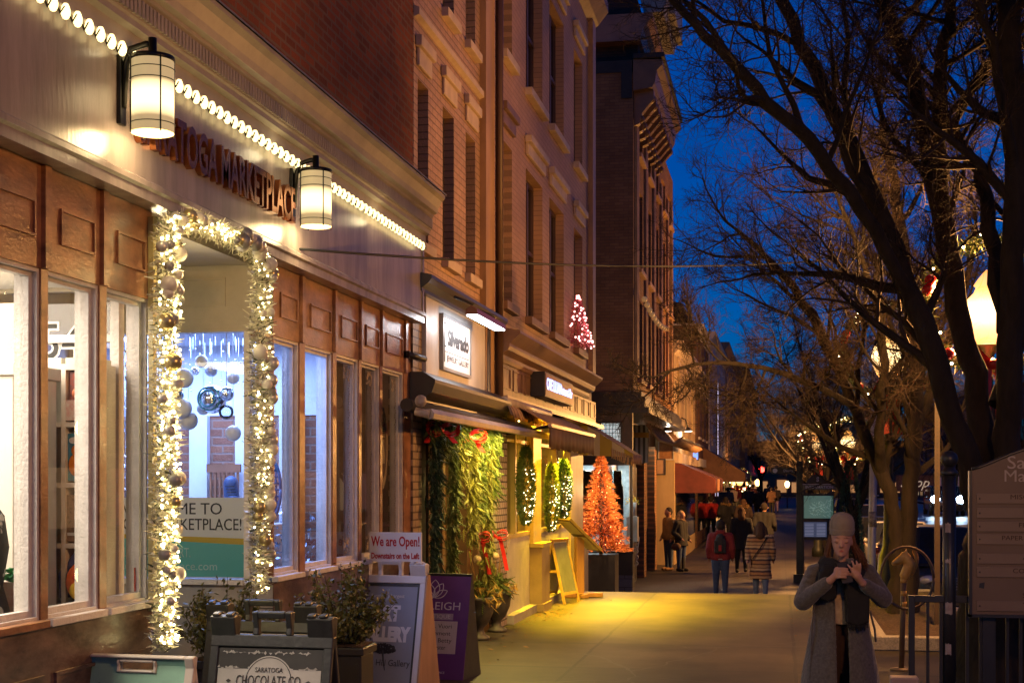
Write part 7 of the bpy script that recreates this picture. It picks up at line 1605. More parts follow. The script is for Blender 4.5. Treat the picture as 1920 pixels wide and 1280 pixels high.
# ------------------------------------------------------------------ bare winter trees
bark = mat('bark', (.026, .019, .014), rough=.95, col2=(.008, .006, .0045), scale=9, bump=1.0, bscale=18, stretch=(1, 1, .28))
twig_m = mat('twig_bark', (.026, .015, .010), rough=.8, var=.35, scale=4)
def grow(T, C, p, d, L, r, lev, rnd, up=.18, maxlev=4):
    """one branch and everything that springs from it; thick wood goes to T, twigs to C"""
    n = (7, 6, 5, 4, 3)[lev]; pts = [p.copy()]; rad = [r]; q = p.copy(); dd = d.copy(); tip = (.35, .3, .25, .2, .2)[lev]
    for i in range(n):
        k = .11 + .035 * lev
        dd = (dd + Vector((rnd.gauss(0, k), rnd.gauss(0, k), rnd.gauss(0, k) + up * .35))).normalized(); q = q + dd * (L / n)
        pts.append(q.copy()); rad.append(r * (1 - (1 - tip) * (i + 1) / n))
    sides = (9, 7, 5, 4, 3)[lev]; (T if lev <= 1 else C).tube(pts, rad, sides, cap=False)
    if lev < maxlev: sprout(T, C, pts, rad, L, lev, rnd, up, maxlev)
def sprout(T, C, pts, rad, L, lev, rnd, up=.18, maxlev=4, dens=1.0, lo=.2):
    cnt = int(((7, 9, 9, 7, 0)[lev]) * dens * rnd.uniform(.85, 1.25)); m = len(pts) - 1
    for k in range(cnt):
        t = lo + (1 - lo) * (k + rnd.random()) / max(1, cnt); f = t * m; i = min(m - 1, int(f)); p = pts[i].lerp(pts[i + 1], f - i); d = (pts[i + 1] - pts[i]).normalized()
        o = d.orthogonal().normalized(); o = Matrix.Rotation(rnd.uniform(0, 6.283), 3, d) @ o; a = R(rnd.uniform(28, 62)); nd = d * math.cos(a) + o * math.sin(a)
        r = (rad[i] + (rad[i + 1] - rad[i]) * (f - i)) * rnd.uniform(.38, .6); r = max(r, (.014, .007, .0036, .0022)[lev] if lev < 4 else .002)
        grow(T, C, p, nd, L * rnd.uniform(.38, .62) * (1.1 - .35 * t), r, lev + 1, rnd, up, maxlev)
    if m: grow(T, C, pts[-1], (pts[-1] - pts[-2]).normalized(), L * .35, rad[-1] * .9, min(maxlev, lev + 1), rnd, up, maxlev)
def smooth_poly(pts, n=4):
    out = []; k = len(pts)
    for i in range(k - 1):
        p0, p1, p2, p3 = pts[max(0, i - 1)], pts[i], pts[i + 1], pts[min(k - 1, i + 2)]
        for j in range(n):
            t = j / n; out.append(.5 * ((2 * p1) + (p2 - p0) * t + (2 * p0 - 5 * p1 + 4 * p2 - p3) * t * t + (3 * p1 - p0 - 3 * p2 + p3) * t ** 3))
    return out + [pts[-1]]
def limb(T, C, spec, rnd, L, dens=1.0, lo=.3, maxlev=4):
    """spec: list of (x, y, Z, width in px) along the limb"""
    P = [at(x, y, Z) for x, y, Z, w in spec]; W = [w * Z / FPX / 2 for x, y, Z, w in spec]; n = 4; pts = smooth_poly(P, n); rad = []
    for i in range(len(W) - 1):
        for j in range(n): rad.append(W[i] + (W[i + 1] - W[i]) * j / n)
    rad.append(W[-1])
    pts = [p + Vector((rnd.gauss(0, .012), rnd.gauss(0, .012), 0)) if 0 < i < len(pts) - 1 else p for i, p in enumerate(pts)]
    T.tube(pts, rad, 14, cap=False); sprout(T, C, pts, rad, L, 0, rnd, .15, maxlev, dens, lo)
def tree_from_limbs(label, base, limbs, seed):
    rnd = random.Random(seed); T, C = MB(), MB()
    for (spec, L, dens, lo) in limbs: limb(T, C, spec, rnd, L, dens, lo)
    T.v = [v + noise.noise_vector(v * 7) * .010 + noise.noise_vector(v * 22) * .006 for v in T.v]
    o = thing('bare_tree', base, label, 'tree', 'bare street trees along the kerb'); T.build('trunk', bark, o, smooth=True); C.build('crown', twig_m, o, smooth=True)
    return o
A = 11.4
tree_from_limbs('nearest bare tree with thick leaning limbs, its trunk behind the directory board', (at(1868, 903, A).x, at(1868, 903, A).y, 0), [
    ([(1868, 1300, A, 215), (1870, 1225, A, 165), (1870, 1130, A, 145), (1868, 1050, A, 135), (1868, 1000, A, 110)], 1.5, .0, .9),
    ([(1856, 1080, A, 62), (1842, 980, A, 52), (1822, 890, A - .05, 46), (1790, 790, A - .1, 43), (1740, 640, A, 41), (1685, 490, A + .2, 39), (1625, 345, A + .5, 35), (1545, 170, A + .9, 29), (1470, 0, A + 1.3, 23), (1400, -160, A + 1.6, 15)], 3.0, 1.8, .35),
    ([(1712, 570, A + .1, 28), (1640, 432, A - .2, 25), (1540, 288, A - .5, 27), (1440, 192, A - .8, 24), (1350, 92, A - 1.0, 20), (1262, 0, A - 1.2, 15), (1190, -90, A - 1.4, 9)], 2.6, 1.6, .25),
    ([(1868, 1080, A + .1, 66), (1860, 960, A + .1, 54), (1852, 860, A + .2, 47), (1830, 730, A + .3, 43), (1802, 610, A + .5, 41), (1775, 470, A + .8, 39), (1750, 330, A + 1.0, 36), (1722, 180, A + 1.3, 31), (1672, 50, A + 1.6, 25), (1630, -80, A + 1.9, 22)], 2.8, 1.6, .58),
    ([(1766, 380, A + .9, 30), (1760, 230, A + .6, 27), (1764, 120, A + .5, 24), (1786, 20, A + .4, 20), (1800, -90, A + .3, 14)], 2.3, 1.5, .2),
    ([(1880, 1080, A, 66), (1882, 960, A - .1, 54), (1886, 850, A - .1, 50), (1892, 720, A - .2, 47), (1896, 560, A - .3, 44), (1902, 400, A - .4, 41), (1904, 200, A - .4, 44), (1888, 20, A - .5, 40), (1880, -120, A - .5, 28)], 2.6, 1.4, .58),
    ([(1886, 620, A - .2, 34), (1858, 430, A + .2, 28), (1832, 320, A + .5, 24), (1790, 250, A + .7, 18), (1735, 190, A + 1.0, 10)], 2.2, 1.3, .5),
    ([(1900, 330, A - .4, 22), (1876, 150, A - .8, 18), (1850, 60, A - 1.0, 15), (1838, 14, A - 1.1, 12)], 1.4, .6, .5),
    ([(1872, 760, A, 40), (1930, 560, A + .2, 36), (1990, 300, A + .3, 30), (2040, 60, A + .3, 20)], 2.6, 1.4, .3)], 101)
B = 16.9
tree_from_limbs('second bare tree rising from the raised bed, forked low', (at(1694, 903, B).x, at(1694, 903, B).y, .12), [
    ([(1682, 1152, B, 44), (1682, 1100, B, 30), (1682, 1030, B, 27), (1678, 965, B, 27), (1660, 905, B, 26), (1636, 850, B + .1, 24), (1606, 775, B + .3, 21), (1572, 690, B + .6, 18), (1520, 590, B + .9, 19), (1455, 500, B + 1.2, 13), (1380, 430, B + 1.5, 7)], 3.0, 2.0, .4),
    ([(1702, 1150, B, 42), (1703, 1060, B, 34), (1703, 960, B, 32), (1708, 880, B, 30), (1716, 780, B, 27), (1714, 660, B + .3, 25), (1700, 520, B + .6, 26), (1680, 380, B + .9, 20), (1655, 240, B + 1.2, 12)], 3.0, 2.0, .35),
    ([(1652, 880, B, 20), (1650, 780, B - .5, 18), (1655, 680, B - .9, 16), (1640, 560, B - 1.2, 13), (1600, 440, B - 1.5, 9), (1560, 350, B - 1.7, 5)], 2.4, 2.0, .2),
    ([(1718, 800, B, 20), (1760, 700, B + .2, 17), (1800, 570, B + .4, 14), (1830, 440, B + .5, 9)], 2.2, 1.7, .2),
    ([(1600, 760, B + .3, 14), (1520, 720, B - .4, 12), (1430, 690, B - 1.0, 10), (1330, 680, B - 1.6, 7), (1240, 700, B - 2.1, 4)], 2.0, 2.2, .1)], 202)
def street_tree(seed, H=6.6, spread=4.0):
    rnd = random.Random(seed); T, C = MB(), MB(); hb = rnd.uniform(1.5, 2.0)
    T.tube([(0, 0, -.05), (.0, .0, .15), (.03, .02, hb * .6), (.02, .05, hb)], [.18, .12, .105, .12], 10, cap=False)
    n = 6
    for k in range(n):
        a = 2 * math.pi * (k + rnd.uniform(-.2, .2)) / n; e = rnd.uniform(.35, .85); d = Vector((math.cos(a) * math.sin(e), math.sin(a) * math.sin(e), math.cos(e))); P = [Vector((.02, .04, hb - .15))]; L = H * rnd.uniform(.6, .78); q = P[0].copy(); dd = d.copy(); rr_ = [.07]
        for i in range(7): dd = (dd + Vector((rnd.gauss(0, .09), rnd.gauss(0, .09), .05))).normalized(); q = q + dd * L / 7; P.append(q.copy()); rr_.append(.07 * (1 - .85 * (i + 1) / 7))
        T.tube(P, rr_, 8, cap=False); sprout(T, C, P, rr_, spread * .62, 0, rnd, .1, 4, 1.25, .15)
    return T, C
protos_t = []
kinds = ['bare tree behind the kiosk, lamp lit from above', 'bare tree by the second parked car', 'bare tree over the walking couple side of the kerb', 'bare tree beside the fourth parked car', 'bare tree near the far lamp', 'last bare tree before the crossing']
for i, (Y, X) in enumerate(((31, 1.5), (46.5, 1.45), (54, 1.45), (60, 1.45), (68, 1.45), (80, 1.45))):
    if i < 2:
        T, C = street_tree(300 + i); o = thing('bare_tree', (0, 0, 0), kinds[i], 'tree', 'bare street trees along the kerb'); T.build('trunk', bark, o, smooth=True); C.build('crown', twig_m, o, smooth=True); protos_t.append(o)
    else: o = copy_tree(protos_t[i % 2]); o['label'] = kinds[i]
    o.location = (X, Y, walk_z(Y)); o.rotation_euler = (0, 0, i * 1.9)
fl_lab = ['bare tree across the street, nearest the right edge', 'bare tree across the street by the amber windows', 'bare tree across the street beyond the headlights', 'bare tree at the far street end, left of the lights']
for i, (X, Y) in enumerate(((13, 62), (13, 112), (13, 88), (-1.5, 112))):
    o = copy_tree(protos_t[i % 2]); o['label'] = fl_lab[i]; o['group'] = 'bare trees far down the street'; o.location = (X, Y, walk_z(Y)); o.rotation_euler = (0, 0, 1 + i * 2.3); o.scale = (1.25, 1.25, 1.25)
# ------------------------------------------------------------------ people
skin = mat('skin', (.42, .22, .155), rough=.5, var=.06, scale=12)
def cloth(name, c, var=.2, sc=10, **k): return mat(name, c, rough=.9, var=var, scale=sc, bump=.25, bscale=60, **k)
def walker(x, Z, H, yaw, label, top, legs, hair, coat=.52, stride=.0, hairlen=.0, hat=None, arm=(.12, .12), shoes=None, hood=None, group=None, lean=0.0, width=1.0, zf=None, extra=None):
    """a whole figure in local space facing -Y, feet at 0; coat = height of the hem as a share of H"""
    V = lambda a, b_, c: Vector((a * H * width, b_ * H, c * H)); vx = max(.012, .0095 * H)
    s1, s2 = stride, -stride; L = [V(-.052, s1 * .5, .28), V(.052, s2 * .5, .28)]; F = [V(-.055, s1, .035 if s1 <= 0 else .05), V(.055, s2, .035 if s2 <= 0 else .05)]
    body = MB(); hips = [V(-.05, 0, .50), V(.05, 0, .50)]
    def legs_(mb, g=1.0, z0=0.0):
        for k in (0, 1): caps(mb, hips[k], .057 * H * g, L[k], .040 * H * g); caps(mb, L[k], .040 * H * g, F[k] + V(0, 0, .02), .026 * H * g)
    sh = [V(-.105, 0, .80), V(.105, 0, .80)]; el = [V(-.135, .02 + arm[0] * .25, .64), V(.135, .02 + arm[1] * .25, .64)]; wr = [V(-.135, .0 - arm[0], .52 + max(0, arm[0]) * .3), V(.135, .0 - arm[1], .52 + max(0, arm[1]) * .3)]
    def arms_(mb, g=1.0):
        for k in (0, 1): caps(mb, sh[k], .036 * H * g, el[k], .031 * H * g); caps(mb, el[k], .031 * H * g, wr[k], .024 * H * g)
    def torso_(mb, g=1.0):
        for k in (-1, 1): caps(mb, V(k * .045, 0, .53), .065 * H * g, V(k * .065, 0, .78), .058 * H * g)
        caps(mb, V(0, 0, .55), .07 * H * g, V(0, 0, .80), .055 * H * g)
    legs_(body); arms_(body); torso_(body); caps(body, V(0, 0, .80), .034 * H, V(0, -.005, .88), .032 * H)
    hc = V(0, -.012, .925); body.ball(hc, .062 * H, 14, 10, sx=.88, sy=1.02, sz=1.18); body.ball(hc + V(0, -.062, -.012), .012 * H, 8, 6)
    for k in (-1, 1): body.ball(hc + V(k * .056, .0, -.005), .014 * H, 8, 6, sx=.5); 
    for k in (0, 1):
        caps(body, F[k] + V(0, .02, -.005), .024 * H, F[k] + V(0, -.075, -.012), .020 * H)
        d = (wr[k] - el[k]).normalized(); caps(body, wr[k], .020 * H, wr[k] + d * .04 * H, .019 * H)
        for j in range(4): caps(body, wr[k] + d * .05 * H + V(0, (j - 1.5) * .009, 0), .0065 * H, wr[k] + d * (.085 - .006 * abs(j - 1.3)) * H + V(0, (j - 1.5) * .009 - .008, -.004), .005 * H, 6)
        caps(body, wr[k] + d * .02 * H + V(0, -.014, 0), .0065 * H, wr[k] + d * .045 * H + V(0, -.026, 0), .005 * H, 6)
    o = voxel(body, 'person', skin, None, vx, 3); tag(o, label, 'person', group); loc0 = o.location.copy()
    for v in o.data.vertices: v.co += loc0
    o.location = (0, 0, 0)
    m = MB(); torso_(m, 1.24); arms_(m, 1.38)
    if coat < .5:
        n = 16; pr = [(coat, .150), (coat + .1, .135), (.54, .122), (.66, .110)]
        m.lathe([(r * H, z * H) for z, r in pr], (0, 0, 0), 20, True, width * .86, .70)
    voxel(m, 'coat' if coat < .5 else 'jacket', top, o, vx, 3)
    m = MB(); legs_(m, 1.16); caps(m, hips[0], .062 * H, hips[1], .062 * H); voxel(m, 'trousers', legs, o, vx, 3)
    m = MB()
    for k in (0, 1): caps(m, F[k] + V(0, .022, -.002), .030 * H, F[k] + V(0, -.078, -.010), .026 * H)
    voxel(m, 'shoes', shoes or blk, o, vx * .9, 2)
    m = MB(); m.ball(hc + V(0, .014, .014), .0655 * H, 14, 10, sx=.92, sy=.98, sz=1.12)
    if hairlen: caps(m, hc + V(0, .045, -.02), .052 * H, hc + V(0, .060, -.02 - hairlen), .060 * H); 
    if hairlen > .05:
        for k in (-1, 1): caps(m, hc + V(k * .045, .02, 0), .03 * H, hc + V(k * .055, .03, -hairlen), .034 * H)
    voxel(m, 'hair', hair, o, vx * .8, 2)
    if hat: voxel(MB().lathe([(.069 * H, -.01 * H), (.071 * H, .03 * H), (.060 * H, .075 * H), (.02 * H, .095 * H)], hc + V(0, .008, .01), 16), 'hat', hat, o, vx * .8, 2)
    if hood:
        m = MB(); rr = random.Random(int(x))
        for k in range(500):
            a = rr.uniform(0, 6.28); b0 = V(.085 * math.cos(a), .03 + .075 * math.sin(a), .845 + .018 * math.sin(a * 2)) + Vector((jit(.02), jit(.02), jit(.02))); v = Vector((rr.gauss(0, 1), rr.gauss(0, 1), rr.gauss(0, 1))).normalized() * .055; w_ = v.orthogonal().normalized() * .012
            m.add([b0 - w_, b0 + w_, b0 + v], [(0, 1, 2)])
        m.build('fur_trim', hood, o)
    if extra: extra(o)
    c = at(x, 903, Z); o.location = (c.x, c.y, walk_z(c.y) if zf is None else zf); o.rotation_euler = (R(lean), 0, R(yaw))
    return o
W = 'people walking away down the pavement'
navy_j = cloth('jeans', (.035, .06, .13), sc=25); dark_t = cloth('dark_trousers', (.016, .016, .018)); hb = cloth('hair_dark', (.022, .014, .010)); hbr = cloth('hair_brown', (.075, .038, .02)); hbl = cloth('hair_blonde', (.34, .22, .11)); blkc = cloth('black_coat', (.014, .014, .017))
# backpack man
def ex_backpack(bm):
    hd = MB(); caps(hd, (-.06, .06, 1.36), .05, (.06, .06, 1.36), .05); voxel(hd, 'hood', MATS['red_hoodie'], bm, .014, 2)
    bk = MB(); caps(bk, (0, .155, 1.02), .10, (0, .15, 1.24), .095); bk.box(-.12, .12, .12, .22, .93, 1.2); voxel(bk, 'backpack', cloth('backpack_black', (.02, .02, .023)), bm, .014, 3)
    MB().box(-.03, .03, .252, .262, .98, 1.10).build('backpack_patch', cloth('red_patch', (.25, .02, .02)), bm); MB().lathe([(.155, .80), (.16, .835)], (0, 0, 0), 20, True, 1.0, .74).build('shirt_hem', cloth('white_hem', (.5, .45, .5)), bm)
walker(1351, 29.5, 1.60, 180, 'man in a dark red hoodie with a black backpack and jeans', cloth('red_hoodie', (.17, .018, .022)), navy_j, hb, coat=.56, stride=.05, arm=(.03, .03), group=W, width=1.12, extra=ex_backpack)
# striped coat woman
stm = bpy.data.materials.new('striped_wool'); n_, l_ = nodes_of(stm); b = n_['Principled BSDF']; tc = n_.new('ShaderNodeTexCoord'); sp = n_.new('ShaderNodeSeparateXYZ'); l_.new(tc.outputs['Object'], sp.inputs[0])
nz = n_.new('ShaderNodeTexNoise'); nz.inputs['Scale'].default_value = 6; l_.new(tc.outputs['Object'], nz.inputs[0]); ma = n_.new('ShaderNodeMath'); ma.operation = 'MULTIPLY_ADD'; ma.inputs[1].default_value = .03; l_.new(nz.outputs['Fac'], ma.inputs[0]); l_.new(sp.outputs[2], ma.inputs[2])
dv = n_.new('ShaderNodeMath'); dv.operation = 'MULTIPLY'; dv.inputs[1].default_value = 4.4; l_.new(ma.outputs[0], dv.inputs[0]); fr = n_.new('ShaderNodeMath'); fr.operation = 'FRACT'; l_.new(dv.outputs[0], fr.inputs[0])
rp = n_.new('ShaderNodeValToRGB'); rp.color_ramp.interpolation = 'CONSTANT'; els = [(0, (.42, .27, .13)), (.22, (.12, .06, .035)), (.34, (.40, .21, .09)), (.56, (.09, .055, .05)), (.72, (.50, .36, .20)), (.9, (.22, .12, .06))]
rp.color_ramp.elements[0].color = (*els[0][1], 1); rp.color_ramp.elements[1].position = els[1][0]; rp.color_ramp.elements[1].color = (*els[1][1], 1)
for p_, c_ in els[2:]: e_ = rp.color_ramp.elements.new(p_); e_.color = (*c_, 1)
l_.new(fr.outputs[0], rp.inputs[0]); l_.new(rp.outputs[0], b.inputs['Base Color']); b.inputs['Roughness'].default_value = .95
walker(1426, 29.0, 1.58, 176, 'woman in a knee length brown and cream striped wool coat', stm, cloth('light_jeans', (.12, .17, .26)), hbr, coat=.27, stride=.06, hairlen=.07, arm=(.03, -.10), group=W, width=1.18, extra=lambda o: MB().tube([(-.14, .13, 1.28), (0, .165, 1.05), (.15, .165, .84)], .012, 6).build('bag_strap', cloth('strap_dark', (.03, .02, .015)), o))
walker(1390, 37.5, 1.72, 185, 'woman in a long black quilted coat carrying a white cup', blkc, dark_t, hbr, coat=.36, stride=.05, hairlen=.05, group=W, width=1.1)
walker(1433, 42, 1.78, 178, 'broad man in a black jacket right of the black coat woman', blkc, dark_t, hb, coat=.48, stride=.04, group=W, width=1.25)
walker(1361, 55, 1.70, 180, 'walker in black with a tan fur hood beside the red jacket', blkc, dark_t, hb, coat=.40, hood=cloth('fur_tan', (.26, .16, .07)), stride=.05, hairlen=.04, group=W, width=1.2)
walker(1394, 52, 1.72, 182, 'walker with a fur trimmed dark hood ahead of the black coat woman', cloth('umber_coat', (.04, .025, .02)), dark_t, hbr, coat=.42, hood=MATS['fur_tan'], stride=.04, hairlen=.04, group=W, width=1.25)
walker(1333, 57, 1.66, 185, 'walker in a bright red jacket and dark trousers', cloth('red_jacket', (.42, .02, .02)), dark_t, hb, coat=.50, hat=cloth('black_hat', (.015, .015, .015)), stride=.05, group=W, width=1.25)
walker(1254, 38.6, 1.70, -55, 'bearded man in a tan jacket and jeans talking to a woman', cloth('tan_jacket', (.33, .20, .075)), navy_j, hb, coat=.53, arm=(.04, .02), group='couple talking by the maroon awning', shoes=cloth('tan_boots', (.22, .12, .05)), extra=lambda o: voxel(MB().ball((0, -.048, 1.515), .06, 10, 8, sz=.8), 'beard', hb, o, .014, 2))
def ex_parka(o):
    m = MB(); caps(m, (-.22, -.03, .68), .10, (-.22, .05, .66), .10); voxel(m, 'shoulder_bag', cloth('bag_brown', (.09, .05, .035)), o, .014, 3)
    m = MB()
    for sx_ in (-.085, .085): caps(m, (sx_, .0, .06), .062, (sx_, .0, .36), .066)
    voxel(m, 'boots', blkc, o, .015, 2)
walker(1277, 38.2, 1.62, 60, 'blonde woman in a black parka with a brown bag and tall boots', blkc, navy_j, hbl, coat=.42, hairlen=.10, hood=cloth('fur_pale', (.45, .33, .2)), arm=(.10, .05), group='couple talking by the maroon awning', shoes=blkc, width=1.15, extra=ex_parka)
walker(1257, 52, 1.70, 150, 'figure in the shade behind the talking couple', cloth('grey_coat', (.05, .045, .045)), dark_t, hb, coat=.45, group=W)
for (x, Z, H, yaw, top, lab) in ((1455, 82, 1.55, 180, (.03, .025, .03), 'figure in pale lilac trousers at the crossing'), (1447, 80, 1.5, 170, (.10, .05, .03), 'small figure in brown left of the lilac trousers'), (1365, 74, 1.66, 180, (.07, .08, .09), 'far walker in grey blue just above the fur hood'), (1378, 80, 1.62, 175, (.03, .02, .03), 'far dark walker under the round wreath lamp'), (1404, 76, 1.66, 190, (.02, .02, .03), 'far walker in black left of the broad man'),
                              (1412, 84, 1.6, 180, (.10, .03, .03), 'far walker in dull red among the crowd'), (1422, 72, 1.68, 180, (.04, .03, .02), 'far walker in umber over the broad man shoulder'), (1440, 90, 1.6, 180, (.03, .03, .05), 'far walker in navy right of the crowd'), (1370, 92, 1.6, 0, (.12, .08, .05), 'far walker coming this way under the left red light'), (1396, 96, 1.6, 180, (.02, .02, .02), 'smallest dark walker in the crowd centre')):
    walker(x, Z, H, yaw, lab, cloth('far_coat_%d' % x, top), cloth('lilac_trousers', (.22, .16, .32)) if x == 1455 else dark_t, hb, coat=.44, stride=.05, group='far crowd by the crossing', width=1.15)
# ------------------------------------------------------------------ the woman with the phone (local space, facing -Y)
H = Vector((0, 0, 0)); Zw = 9.2
sk2 = mat('fair_skin', (.46, .25, .185), rough=.65, var=.05, scale=14)
hd_c = Vector((.0, -.035, 1.280)); tilt = Matrix.Translation(hd_c + Vector((0, .03, -.08))) @ Matrix.Rotation(R(8), 4, 'X') @ Matrix.Rotation(R(-10), 4, 'Z') @ Matrix.Translation(-(hd_c + Vector((0, .03, -.08))))
hm = MB(); c = hd_c
hn = 28; ho = len(hm.v); rings = ((-.099, .012, -.066, -.044), (-.095, .026, -.078, -.03), (-.080, .038, -.086, -.005), (-.060, .0475, -.087, .025), (-.035, .056, -.0865, .06), (-.010, .0625, -.0855, .08), (.015, .066, -.083, .092), (.045, .0675, -.081, .097), (.075, .061, -.066, .088), (.098, .042, -.038, .062), (.108, .010, .0, .022))
for (z_, w_, f_, b_) in rings:
    for k in range(hn): t = 2 * math.pi * k / hn; hm.v.append(c + Vector((w_ * math.cos(t), (f_ + b_) / 2 + (b_ - f_) / 2 * math.sin(t), z_)))
for i in range(len(rings) - 1):
    for k in range(hn): q = ho + i * hn; hm.f.append((q + k, q + (k + 1) % hn, q + hn + (k + 1) % hn, q + hn + k)); hm.sm.append(True)
hm.f += [tuple(ho + k for k in reversed(range(hn))), tuple(ho + (len(rings) - 1) * hn + k for k in range(hn))]; hm.sm += [True, True]
for k in (-1, 1):
    hm.ball(c + Vector((k * .066, .014, -.012)), .018, 10, 8, sx=.4, sz=1.5); hm.ball(c + Vector((k * .028, -.0685, .006)), .0150, 14, 10, sx=1.25, sy=.85, sz=.75); hm.ball(c + Vector((k * .010, -.092, -.024)), .0070, 8, 6)
caps(hm, c + Vector((0, -.080, .010)), .0065, c + Vector((0, -.100, -.021)), .0098); hm.ball(c + Vector((0, -.078, -.084)), .0135, 12, 8)
hm.xform(tilt)
caps(hm, (0, .02, 1.08), .052, (0, .0, 1.20), .048)
# trunk, hips and legs as one body with the head, arms and hands
for k in (-1, 1):
    caps(hm, (k * .04, .02, .80), .085, (k * .065, .02, 1.05), .075); caps(hm, (k * .075, .02, .74), .085, (k * .08, .0, .40), .056); caps(hm, (k * .08, .0, .40), .056, (k * .085, .03, .08), .036); caps(hm, (k * .085, .04, .035), .034, (k * .10, -.11, .03), .028)
SH = [Vector((-.158, .02, 1.065)), Vector((.162, .02, 1.065))]; EL = [Vector((-.245, -.03, .885)), Vector((.258, -.03, .905))]; WR = [Vector((-.105, -.215, 1.030)), Vector((.090, -.225, 1.015))]
for k in (0, 1): caps(hm, SH[k], .046, EL[k], .040); caps(hm, EL[k], .040, WR[k], .025)
fg = lambda pts, r0, r1: [caps(hm, pts[i], r0 + (r1 - r0) * i / (len(pts) - 1), pts[i + 1], r0 + (r1 - r0) * (i + 1) / (len(pts) - 1), 8) for i in range(len(pts) - 1)]
# hand that holds the phone: palm on its left edge, four fingers over the back of it
hw = WR[0]; pc = Vector((-.062, -.235, 1.075))
caps(hm, hw, .022, pc, .024); caps(hm, pc + Vector((-.012, .0, -.014)), .020, pc + Vector((-.008, -.004, .022)), .019)
for j, (dz_, ln_) in enumerate(((.028, .055), (.009, .062), (-.010, .058), (-.027, .046))):
    b0 = pc + Vector((-.008, -.010, dz_)); fg([b0, b0 + Vector((.020, -.026, .005)), b0 + Vector((ln_ * .75, -.030, .004)), b0 + Vector((ln_ + .006, -.026, .002))], .0092, .0068)
fg([pc + Vector((-.004, .012, .012)), pc + Vector((.010, .026, .040)), pc + Vector((.034, .026, .056))], .0105, .0075)
# the other hand: open, fingers spread up to tap the screen
hw = WR[1]; pc2 = Vector((.050, -.250, 1.062)); caps(hm, hw, .022, pc2, .026); caps(hm, pc2 + Vector((.016, 0, -.006)), .020, pc2 + Vector((-.014, .0, .016)), .021)
for j, (dx_, dz_, tx, tz, ty) in enumerate(((-.026, .026, -.052, .066, .015), (-.010, .036, -.030, .092, -.004), (.008, .036, -.004, .092, -.012), (.023, .026, .020, .076, -.014))):
    b0 = pc2 + Vector((dx_ * .9, -.002, dz_ * .8)); e_ = pc2 + Vector((tx, ty - .01, tz)); md = b0.lerp(e_, .5) + Vector((0, -.010, .004)); fg([b0, md, e_], .0095, .0066)
fg([pc2 + Vector((-.016, .004, -.006)), pc2 + Vector((-.040, .006, .006)), pc2 + Vector((-.060, .012, .022))], .0105, .0075)
wo_ = voxel(hm, 'person', sk2, None, .0048, 3); tag(wo_, 'woman in a long grey open coat, knit beanie and black scarf looking at her phone', 'person'); lo = wo_.location.copy()
for v in wo_.data.vertices: v.co += lo
wo_.location = (0, 0, 0)
lipm = mat('lips', (.36, .09, .085), rough=.35, var=.05); m = MB(); caps(m, c + Vector((-.019, -.0800, -.0525)), .0022, c + Vector((.0, -.0865, -.0500)), .0040, 8); caps(m, c + Vector((.0, -.0865, -.0500)), .0040, c + Vector((.019, -.0800, -.0525)), .0022, 8); caps(m, c + Vector((-.011, -.0850, -.0585)), .0042, c + Vector((.011, -.0850, -.0585)), .0042, 8); m.xform(tilt); voxel(m, 'lips', lipm, wo_, .0025, 2)
brow = cloth('brow', (.22, .12, .08))
for k in (-1, 1):
    m = MB(); m.tube([tilt @ (c + Vector((k * .013, -.0825, .026))), tilt @ (c + Vector((k * .030, -.0765, .031))), tilt @ (c + Vector((k * .047, -.0605, .026)))], [.0018, .0024, .0012], 6); m.build('eyebrow', brow, wo_)
    m = MB(); m.tube([tilt @ (c + Vector((k * .013, -.0800, .000))), tilt @ (c + Vector((k * .029, -.0815, -.0040))), tilt @ (c + Vector((k * .045, -.0700, .000)))], [.0008, .0016, .0008], 6); m.build('eyelash', cloth('lash', (.08, .045, .035)), wo_)
hairw = cloth('hair_chestnut', (.13, .052, .024), sc=30)
m = MB(); rr = random.Random(55)
for k in range(520):
    sg = 1 if k % 4 else -1; s_ = c + Vector((sg * rr.uniform(.054, .074), rr.uniform(-.02, .05), rr.uniform(.0, .04))); m.tube([s_, s_ + Vector((sg * .014, .012, -.06)), s_ + Vector((sg * (.03 + .05 * rr.random() * (sg > 0)), .02, -.13)), s_ + Vector((sg * (.02 + .08 * rr.random() * (sg > 0)), .0 + jit(.03), -.17 - .05 * rr.random()))], [.0028, .0032, .0028, .0010], 4)
m.build('hair', hairw, wo_, smooth=True)
bean = boards('rib_knit', (.30, .25, .20), (.27, .225, .18), axis=0, period=.0065, line=.16, rough=.95, var_scale=20, bump=.6)
m = MB(); tc_ = c + Vector((0, .010, .044)); m.lathe([(.079, -.008), (.083, .004), (.085, .028), (.0865, .045), (.085, .075), (.075, .104), (.055, .124), (.03, .133), (.008, .135)], tc_, 36, True, .93, 1.06); m.xform(tilt); voxel(m, 'beanie', bean, wo_, .006, 2)
m = MB(); m.lathe([(.081, -.002), (.0845, .002), (.0865, .020), (.0875, .040), (.0865, .046)], tc_ + Vector((0, 0, -.006)), 36, True, .935, 1.065); m.xform(tilt); voxel(m, 'beanie_cuff', bean, wo_, .006, 1)
